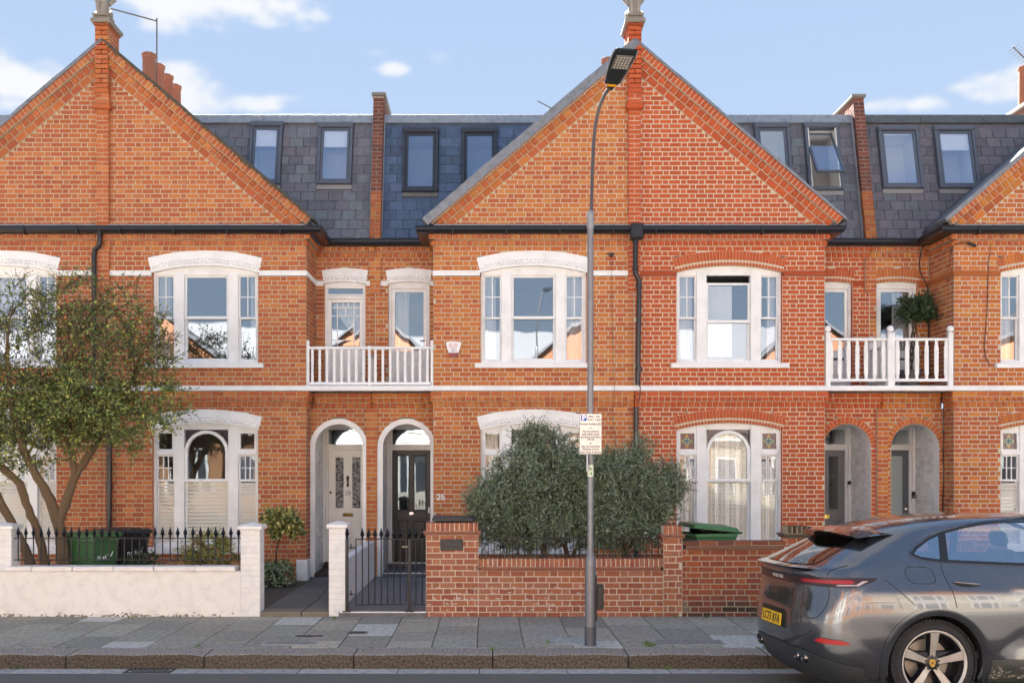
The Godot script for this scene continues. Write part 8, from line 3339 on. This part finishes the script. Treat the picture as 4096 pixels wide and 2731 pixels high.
func grow(o: Node, stems: Array, lobes: Array, h: Dictionary, sd: int) -> void:
	# stems: arrays of [point, radius]; limbs are led from the nearest wood to points spread through the crown, then twigs and leaves
	var r := RandomNumberGenerator.new()
	r.seed = sd
	var wood := MB.new()
	var nodes := PackedVector3Array()
	for s in stems:
		var cv := Curve3D.new()
		for i in s.size():
			var t: Vector3 = (s[mini(i + 1, s.size() - 1)][0] - s[maxi(i - 1, 0)][0]) / 6.0
			cv.add_point(s[i][0], -t, t)
		var pts := []
		var rad := []
		var n: int = s.size() * 5
		var L := cv.get_baked_length()
		for i in n + 1:
			var u := float(i) / n
			var p := cv.sample_baked(L * u)
			p += any_dir(r) * h.get("gnarl", 0.008)
			pts.append(p)
			var k = u * (s.size() - 1)
			var a := mini(int(k), s.size() - 2)
			rad.append(lerpf(s[a][1], s[a + 1][1], k - a) * r.randf_range(0.93, 1.07))
			if u > h.get("bare", 0.35): nodes.append(p)
		wood.tube(pts, rad, 12, h.bark)
	put(o, "trunk", wood, M.bark)
	var limbs := MB.new()
	var green := MB.new()
	var goals := []
	for i in h.goals:
		goals.append(in_lobes(r, lobes))
	var home := nodes[0]
	goals.sort_custom(func(a: Vector3, c: Vector3) -> bool: return a.distance_squared_to(home) < c.distance_squared_to(home))
	for g in goals:
		var best := 1e9
		var from := nodes[0]
		for p in nodes:
			var d: float = p.distance_squared_to(g) + (0.25 if p.y > g.y + 0.1 else 0.0)
			if d < best:
				best = d
				from = p
		var span: float = from.distance_to(g)
		var ax: Vector3 = (g - from)
		var bend := any_dir(r) * span * 0.16 + Vector3(0, span * h.get("lift", 0.10), 0)
		var pts := []
		var m := 5
		for k in m + 1:
			var u := float(k) / m
			var p: Vector3 = from + ax * u + bend * sin(PI * u) + any_dir(r) * 0.012
			pts.append(p)
			if k > 1: nodes.append(p)
		var r0: float = clampf(span * 0.016, 0.004, 0.016)
		limbs.tube(pts, [r0, r0 * 0.85, r0 * 0.7, r0 * 0.55, r0 * 0.4, r0 * 0.25], 5, h.twig, false)
		for q in h.twigs:
			var at: Vector3 = pts[r.randi_range(2, m)]
			var d := (any_dir(r) + ax.normalized() * 0.6 + Vector3(0, h.get("rise", 0.3), 0)).normalized()
			var tl: float = r.randf_range(0.5, 1.2) * h.twig_len
			var mid := at + d * tl * 0.5 + any_dir(r) * tl * 0.08
			var end := at + d * tl + Vector3(0, -h.get("droop", 0.0) * tl, 0)
			limbs.tube([at, mid, end], [0.0035, 0.0026, 0.0014], 3, h.twig, false)
			var cnt: int = h.leaves
			var cut: float = h.get("thin", 1.0e9)
			if at.y > cut: cnt = int(cnt * h.get("thin_share", 0.5))
			for k in cnt:
				var u := (k + r.randf()) / maxf(cnt, 1)
				var p := at.lerp(mid, u * 2) if u < 0.5 else mid.lerp(end, u * 2 - 1)
				var ld := (d * 0.55 + any_dir(r)).normalized()
				var nn := (Vector3.UP * 0.7 + any_dir(r)).normalized()
				var ll: float = h.leaf_len * r.randf_range(0.6, 1.25)
				var col: Color = h.pal[r.randi() % h.pal.size()]
				var v := r.randf_range(0.75, 1.25)
				leaf(green, p, ld, nn, ll, ll * h.leaf_w, Color(col.r * v, col.g * v, col.b * v))
	put(o, "branches", limbs, M.bark)
	put(o, "crown", green, M.leaf)

func at_px(x: float, y: float, d: float) -> Vector3:
	return Vector3(sx(x, d), sy(y, d), -d)

func plants() -> void:
	var K := 1.7415
	# the multi-stemmed tree of the left garden
	var d := 14.45
	var S := func(l: Array, dd: float) -> Array:
		var out := []
		for p in l: out.append([at_px(p[0] * K, p[1] * K, dd + p[3]), p[2]])
		return out
	var o := thing("garden_tree", "spreading multi-stemmed garden tree with sparse small leaves behind the white wall", "tree")
	var stems := [
		S.call([[150, 1335, 0.105, 0], [141, 1255, 0.086, 0], [132, 1196, 0.078, 0], [105, 1130, 0.058, -0.05], [72, 1072, 0.051, -0.1], [45, 1010, 0.042, -0.15], [25, 930, 0.032, -0.2], [15, 800, 0.021, -0.2], [30, 690, 0.009, -0.2]], d),
		S.call([[134, 1200, 0.073, 0], [152, 1150, 0.061, 0.05], [170, 1095, 0.056, 0.1], [200, 1050, 0.047, 0.15], [240, 985, 0.037, 0.2], [290, 900, 0.021, 0.25], [330, 800, 0.010, 0.3]], d),
		S.call([[172, 1092, 0.048, 0.1], [160, 1010, 0.044, 0.05], [150, 900, 0.038, 0.0], [152, 800, 0.028, 0.0], [165, 690, 0.010, 0.0]], d),
		S.call([[112, 1335, 0.078, 0.1], [88, 1230, 0.063, 0.1], [62, 1165, 0.058, 0.1], [44, 1108, 0.054, 0.1], [8, 1078, 0.052, 0.1], [-40, 1020, 0.042, 0.1], [-80, 920, 0.026, 0.1], [-90, 760, 0.010, 0.1]], d),
		S.call([[84, 1335, 0.078, 0.2], [46, 1240, 0.065, 0.2], [14, 1180, 0.058, 0.2], [-25, 1110, 0.052, 0.2], [-90, 1020, 0.042, 0.2], [-150, 900, 0.021, 0.2]], d),
	]
	var lobe := func(x: float, y: float, rx: float, ry: float, rz: float, wgt: float, dd: float) -> Array:
		return [at_px(x * K, y * K, dd), Vector3(rx * K * dd / FOC, ry * K * dd / FOC, rz), wgt]
	var lobes := [lobe.call(215, 740, 165, 135, 0.75, 1.0, d), lobe.call(60, 760, 160, 155, 0.75, 0.9, d), lobe.call(230, 930, 195, 120, 0.8, 1.5, d), lobe.call(60, 960, 150, 130, 0.8, 1.2, d), lobe.call(-110, 880, 180, 230, 0.8, 1.3, d), lobe.call(310, 820, 95, 130, 0.5, 0.55, d)]
	grow(o, stems, lobes, {"goals": 780, "twigs": 9, "twig_len": 0.30, "leaves": 9, "leaf_len": 0.052, "leaf_w": 0.55, "bark": Color(0.31, 0.21, 0.12), "twig": Color(0.19, 0.14, 0.095), "gnarl": 0.010, "bare": 0.5, "thin": 3.2, "thin_share": 0.42,
		"pal": [Color(0.155, 0.225, 0.06), Color(0.13, 0.195, 0.052), Color(0.20, 0.27, 0.065), Color(0.10, 0.15, 0.045), Color(0.38, 0.40, 0.085), Color(0.19, 0.18, 0.075)]}, 91)
	# olives behind the brick wall
	var olive := [Color(0.22, 0.28, 0.205), Color(0.16, 0.215, 0.145), Color(0.32, 0.385, 0.30), Color(0.12, 0.16, 0.09), Color(0.19, 0.24, 0.115)]
	var oh := {"goals": 330, "twigs": 9, "twig_len": 0.26, "leaves": 11, "leaf_len": 0.064, "leaf_w": 0.24, "bark": Color(0.20, 0.135, 0.085), "twig": Color(0.15, 0.14, 0.105), "gnarl": 0.012, "bare": 0.25, "rise": 0.55, "pal": olive}
	d = 14.15
	o = thing("olive_tree", "olive tree with tall wispy shoots in front of the window of number 26", "tree", "olive trees behind the railing")
	stems = [S.call([[1250, 1330, 0.058, 0], [1249, 1270, 0.05, 0], [1240, 1200, 0.04, 0], [1225, 1120, 0.028, 0], [1215, 1040, 0.012, 0]], d), S.call([[1247, 1250, 0.03, 0], [1190, 1190, 0.022, 0.05], [1140, 1150, 0.010, 0.1]], d)]
	lobes = [lobe.call(1215, 1105, 90, 80, 0.5, 1.2, d), lobe.call(1145, 1175, 68, 75, 0.45, 1.0, d), lobe.call(1215, 1215, 115, 58, 0.5, 1.4, d), lobe.call(1105, 1160, 30, 40, 0.3, 0.2, d), lobe.call(1215, 1010, 22, 45, 0.2, 0.12, d), lobe.call(1245, 1020, 18, 40, 0.2, 0.08, d)]
	grow(o, stems, lobes, oh, 12)
	o = thing("olive_tree", "olive tree with two leaning stems directly behind the street lamp", "tree", "olive trees behind the railing")
	d = 14.35
	stems = [S.call([[1305, 1330, 0.04, 0], [1302, 1275, 0.034, 0], [1290, 1220, 0.028, 0], [1285, 1130, 0.014, 0]], d), S.call([[1307, 1290, 0.03, 0], [1330, 1240, 0.026, 0], [1345, 1160, 0.018, 0], [1345, 1060, 0.008, 0]], d)]
	lobes = [lobe.call(1300, 1110, 70, 75, 0.42, 1.2, d), lobe.call(1355, 1120, 62, 85, 0.42, 1.1, d), lobe.call(1325, 1215, 95, 60, 0.45, 1.2, d), lobe.call(1385, 1130, 55, 75, 0.4, 0.8, d), lobe.call(1282, 1035, 12, 35, 0.2, 0.06, d), lobe.call(1305, 1020, 12, 35, 0.2, 0.06, d)]
	grow(o, stems, lobes, oh, 13)
	o = thing("olive_tree", "olive tree leaning out over the brick pier next to the open bin", "tree", "olive trees behind the railing")
	d = 14.15
	stems = [S.call([[1438, 1330, 0.055, 0], [1437, 1270, 0.046, 0], [1435, 1200, 0.036, 0], [1450, 1120, 0.025, 0], [1455, 1050, 0.010, 0]], d), S.call([[1437, 1250, 0.028, 0], [1490, 1190, 0.02, 0], [1540, 1150, 0.009, 0]], d)]
	lobes = [lobe.call(1440, 1110, 80, 70, 0.45, 1.3, d), lobe.call(1500, 1140, 62, 75, 0.42, 1.0, d), lobe.call(1440, 1215, 105, 58, 0.5, 1.4, d), lobe.call(1545, 1120, 24, 55, 0.25, 0.18, d), lobe.call(1475, 1045, 30, 30, 0.2, 0.10, d)]
	grow(o, stems, lobes, oh, 14)
	# pebble bed below them and sword-leaved plants
	var b := MB.new()
	b.ab(-0.10, 2.36, 0.03, 0.62, -16.9, -DW - 0.2, Color(0.09, 0.075, 0.055))
	b = MB.new()
	for k in 420:
		var p := Vector3(rng.randf_range(-0.75, 2.35), 0.045, rng.randf_range(-17.2, -13.75))
		var rr := rng.randf_range(0.02, 0.045)
		b.tube([p - Vector3(0, rr * 0.4, 0), p, p + Vector3(0, rr * 0.45, 0)], [rr * 0.8, rr, rr * 0.4], 6, Color(0.55, 0.54, 0.52) * rng.randf_range(0.8, 1.05))
	var pb := put(self, "white_pebbles", b, M.stone)
	pb.set_meta("kind", "stuff")
	pb.set_meta("label", "white pebbles covering the bed under the olive trees")
	pb.set_meta("category", "pebbles")
	for q in [[1275, 0.02, 21], [1385, 0.1, 22], [1175, 0.2, 23]]:
		o = thing("sword_leaved_plant", "dark sword-leaved plant under the olive trees", "plant", "sword-leaved plants behind the railing", Vector3(sx(q[0] * K, 14.0), 0.04, -14.0))
		var rg := RandomNumberGenerator.new()
		rg.seed = q[2]
		for k in 34:
			var a := rg.randf() * TAU
			var out := Vector3(cos(a), 0, sin(a))
			var L := rg.randf_range(0.5, 0.95)
			b = MB.new()
			var prev := Vector3(out.x * 0.03, 0.0, out.z * 0.03)
			var sdv := Vector3(-out.z, 0, out.x)
			var c := Color(0.035, 0.06, 0.03) * rg.randf_range(0.7, 1.4)
			var wd := 0.014
			for m in 6:
				var u := (m + 1) / 6.0
				var nx := out * (0.03 + L * 0.62 * pow(u, 1.25)) + Vector3(0, L * (1.05 * u - 0.42 * u * u), 0)
				var w1 := wd * (1.0 - u) + 0.001
				var w0 := wd * (1.0 - m / 6.0) + 0.001
				b.quad(prev - sdv * w0, prev + sdv * w0, nx + sdv * w1, nx - sdv * w1, c)
				prev = nx
			put(o, "blade", b, M.leaf)
	# variegated holly standard in a black pot with ivy
	d = 16.6
	o = thing("potted_holly", "round-headed variegated holly in a black pot skirted with ivy", "potted plant")
	var base := at_px(1103, 2330, d)
	base.y = 0.06
	b = MB.new()
	b.lathe(Transform3D(Basis(), base), [Vector2(0.10, 0.0), Vector2(0.135, 0.25), Vector2(0.15, 0.26), Vector2(0.15, 0.30), Vector2(0.135, 0.30), Vector2(0.13, 0.27), Vector2(0.0, 0.265)], 20, Color(0.018, 0.018, 0.02))
	put(o, "pot", b, M.plastic)
	var cr := at_px(1128, 2098, d)
	stems = [[[base + Vector3(0, 0.26, 0), 0.016], [base + Vector3(0.01, 0.55, 0), 0.013], [Vector3(cr.x - 0.03, cr.y - 0.15, cr.z), 0.012], [cr, 0.006]]]
	lobes = [[cr, Vector3(0.31, 0.25, 0.28), 1.0], [cr + Vector3(0.22, -0.05, 0), Vector3(0.17, 0.12, 0.15), 0.2]]
	grow(o, stems, lobes, {"goals": 75, "twigs": 6, "twig_len": 0.13, "leaves": 7, "leaf_len": 0.066, "leaf_w": 0.62, "bark": Color(0.16, 0.12, 0.08), "twig": Color(0.10, 0.09, 0.05), "bare": 0.8, "gnarl": 0.003,
		"pal": [Color(0.11, 0.15, 0.045), Color(0.48, 0.44, 0.14), Color(0.24, 0.26, 0.08), Color(0.08, 0.12, 0.04), Color(0.55, 0.50, 0.20)]}, 31)
	var iv := MB.new()
	var rg2 := RandomNumberGenerator.new()
	rg2.seed = 44
	for k in 700:
		var a := rg2.randf() * TAU
		var u := rg2.randf()
		var rad := 0.13 + 0.16 * sqrt(u) * rg2.randf_range(0.5, 1.3)
		var p := base + Vector3(cos(a) * rad, 0.36 - 0.34 * u * u + rg2.randf_range(-0.05, 0.05), sin(a) * rad)
		p.y = maxf(p.y, 0.08)
		var dr := (Vector3(cos(a), -0.8, sin(a)) + any_dir(rg2) * 0.8).normalized()
		var g := rg2.randf()
		leaf(iv, p, dr, (Vector3(cos(a), 0.5, sin(a)) + any_dir(rg2) * 0.5).normalized(), rg2.randf_range(0.04, 0.075), 0.05, Color(0.10, 0.16, 0.055).lerp(Color(0.40, 0.44, 0.26), g * g))
	put(o, "ivy", iv, M.leaf)
	# clipped tree on the balcony
	d = 17.95
	o = thing("potted_tree", "clipped round tree with a plaited stem in a grey pot on the white balcony", "potted plant")
	base = Vector3(sx(3642, d), 3.405, -d)
	b = MB.new()
	b.lathe(Transform3D(Basis(), base), [Vector2(0.15, 0.0), Vector2(0.19, 0.30), Vector2(0.20, 0.31), Vector2(0.20, 0.34), Vector2(0.18, 0.34), Vector2(0.17, 0.30), Vector2(0, 0.29)], 24, Color(0.12, 0.125, 0.14))
	put(o, "pot", b, M.plastic)
	cr = at_px(3662, 1232, d)
	b = MB.new()
	for k in 3:
		var pts := []
		for m in 31:
			var u := m / 30.0
			var a := u * 9.0 + TAU * k / 3.0
			var c := base.lerp(cr, u)
			c.y = lerpf(base.y + 0.28, cr.y - 0.12, u)
			pts.append(c + Vector3(cos(a) * 0.028, 0, sin(a) * 0.028))
		b.tube(pts, [0.015], 7, Color(0.17, 0.13, 0.09))
	put(o, "plaited_stem", b, M.bark)
	stems = [[[cr - Vector3(0, 0.2, 0), 0.02], [cr - Vector3(0, 0.1, 0), 0.016], [cr, 0.008]]]
	lobes = [[cr, Vector3(0.34, 0.25, 0.30), 1.0], [cr + Vector3(0.12, -0.10, 0.0), Vector3(0.26, 0.18, 0.2), 0.4]]
	grow(o, stems, lobes, {"goals": 80, "twigs": 6, "twig_len": 0.13, "leaves": 7, "leaf_len": 0.075, "leaf_w": 0.40, "bark": Color(0.17, 0.13, 0.09), "twig": Color(0.07, 0.07, 0.04), "bare": 0.1, "gnarl": 0.002,
		"pal": [Color(0.030, 0.062, 0.022), Color(0.045, 0.085, 0.03), Color(0.022, 0.045, 0.018), Color(0.06, 0.10, 0.04)]}, 32)
	# shrubs behind the spiked railing
	for q in [["yellow-green feathery shrub behind the spiked railing", "garden_shrub", 830, 2200, 0.50, 0.30, [Color(0.34, 0.36, 0.07), Color(0.22, 0.28, 0.065), Color(0.42, 0.38, 0.10), Color(0.15, 0.20, 0.05), Color(0.36, 0.20, 0.08)], 0.085, 0.22, 41], ["small rounded green shrub next to the black bin", "garden_shrub", 565, 2232, 0.20, 0.14, [Color(0.07, 0.12, 0.05), Color(0.12, 0.16, 0.08), Color(0.05, 0.08, 0.03)], 0.045, 0.5, 42], ["low green ground plants in front of the green bin", "garden_shrub", 430, 2248, 0.42, 0.10, [Color(0.05, 0.11, 0.035), Color(0.08, 0.14, 0.04)], 0.06, 0.3, 43]]:
		d = 15.2
		o = thing(q[1], q[0], "shrub")
		cr = at_px(q[2], q[3], d)
		var ft := Vector3(cr.x, 0.03, cr.z)
		stems = []
		for k in 4:
			var e := Vector3(rng.randf_range(-0.6, 0.6) * q[4], 0, rng.randf_range(-0.3, 0.3) * q[4])
			stems.append([[ft + e * 0.2, 0.012], [ft.lerp(cr, 0.5) + e * 0.6, 0.009], [cr + e, 0.004]])
		grow(o, stems, [[cr - Vector3(0, 0.1, 0), Vector3(q[4], q[5] + 0.08, 0.3), 1.0]], {"goals": int(110 * q[4]) + 20, "twigs": 6, "twig_len": 0.16, "leaves": 7, "leaf_len": q[7], "leaf_w": q[8], "bark": Color(0.12, 0.09, 0.05), "twig": Color(0.10, 0.08, 0.04), "bare": 0.3, "gnarl": 0.004, "droop": 0.3, "pal": q[6]}, q[9])
	# weeds in the joints of the pavement and along the foot of the walls
	b = MB.new()
	var tufts := [[2600, 2585, 26], [2590, 2578, 14], [68, 2668, 10], [2665, 2665, 9], [1975, 2600, 8], [2700, 2470, 8], [1335, 2475, 10], [700, 2468, 6], [2205, 2575, 6], [795, 2590, 5], [3050, 2595, 6], [520, 2475, 4], [870, 2472, 4], [2560, 2660, 5], [2820, 2475, 5], [3160, 2474, 5]]
	for t in tufts:
		var dd: float = EYE * FOC / (t[1] - CY) if t[1] < 2640 else 10.70
		var p := Vector3(sx(t[0], dd), 0.0 if t[1] < 2640 else ROADY, -dd)
		for k in t[2]:
			var a := rng.randf() * TAU
			var dr := Vector3(cos(a), rng.randf_range(0.5, 1.6), sin(a) * 0.6).normalized()
			leaf(b, p + Vector3(rng.randf_range(-0.05, 0.05), 0, rng.randf_range(-0.015, 0.015)), dr, dr.cross(Vector3.RIGHT).normalized(), rng.randf_range(0.03, 0.075), 0.012, Color(0.10, 0.17, 0.035) * rng.randf_range(0.7, 1.3))
	for k in 500:
		var xx := rng.randf_range(-8.5, 6.5)
		var at_wall := rng.randf() < 0.45
		var p := Vector3(xx, 0.0, -DW + 0.02) if at_wall else Vector3(xx, 0.0, -DK - 0.395 + rng.randf_range(-0.012, 0.006))
		if rng.randf() > 0.35 + 0.65 * absf(sin(xx * 1.9)): continue
		var dr := (Vector3(rng.randf_range(-1, 1), rng.randf_range(0.2, 1.0), rng.randf_range(0.0, 0.6))).normalized()
		leaf(b, p, dr, dr.cross(Vector3.RIGHT).normalized(), rng.randf_range(0.008, 0.025), 0.007, Color(0.075, 0.10, 0.03) * rng.randf_range(0.6, 1.3))
	var wd := put(self, "weeds", b, M.leaf)
	wd.set_meta("kind", "stuff")
	wd.set_meta("label", "small green weeds growing in the pavement joints and at wall feet")
	wd.set_meta("category", "weeds")
	# fallen leaves in the channel
	b = MB.new()
	for k in 70:
		var p := Vector3(rng.randf_range(-8.0, 3.0), ROADY + 0.012, -DK + 0.03 + absf(rng.randfn(0, 0.05)))
		var a := rng.randf() * TAU
		leaf(b, p, Vector3(cos(a), 0.1, sin(a)).normalized(), Vector3.UP, rng.randf_range(0.02, 0.05), 0.02, Color(0.30, 0.17, 0.06).lerp(Color(0.42, 0.36, 0.22), rng.randf()))
	var fl := put(self, "leaf_litter", b, M.leaf)
	fl.set_meta("kind", "stuff")
	fl.set_meta("label", "dry fallen leaves lying in the channel by the kerb")
	fl.set_meta("category", "leaves")
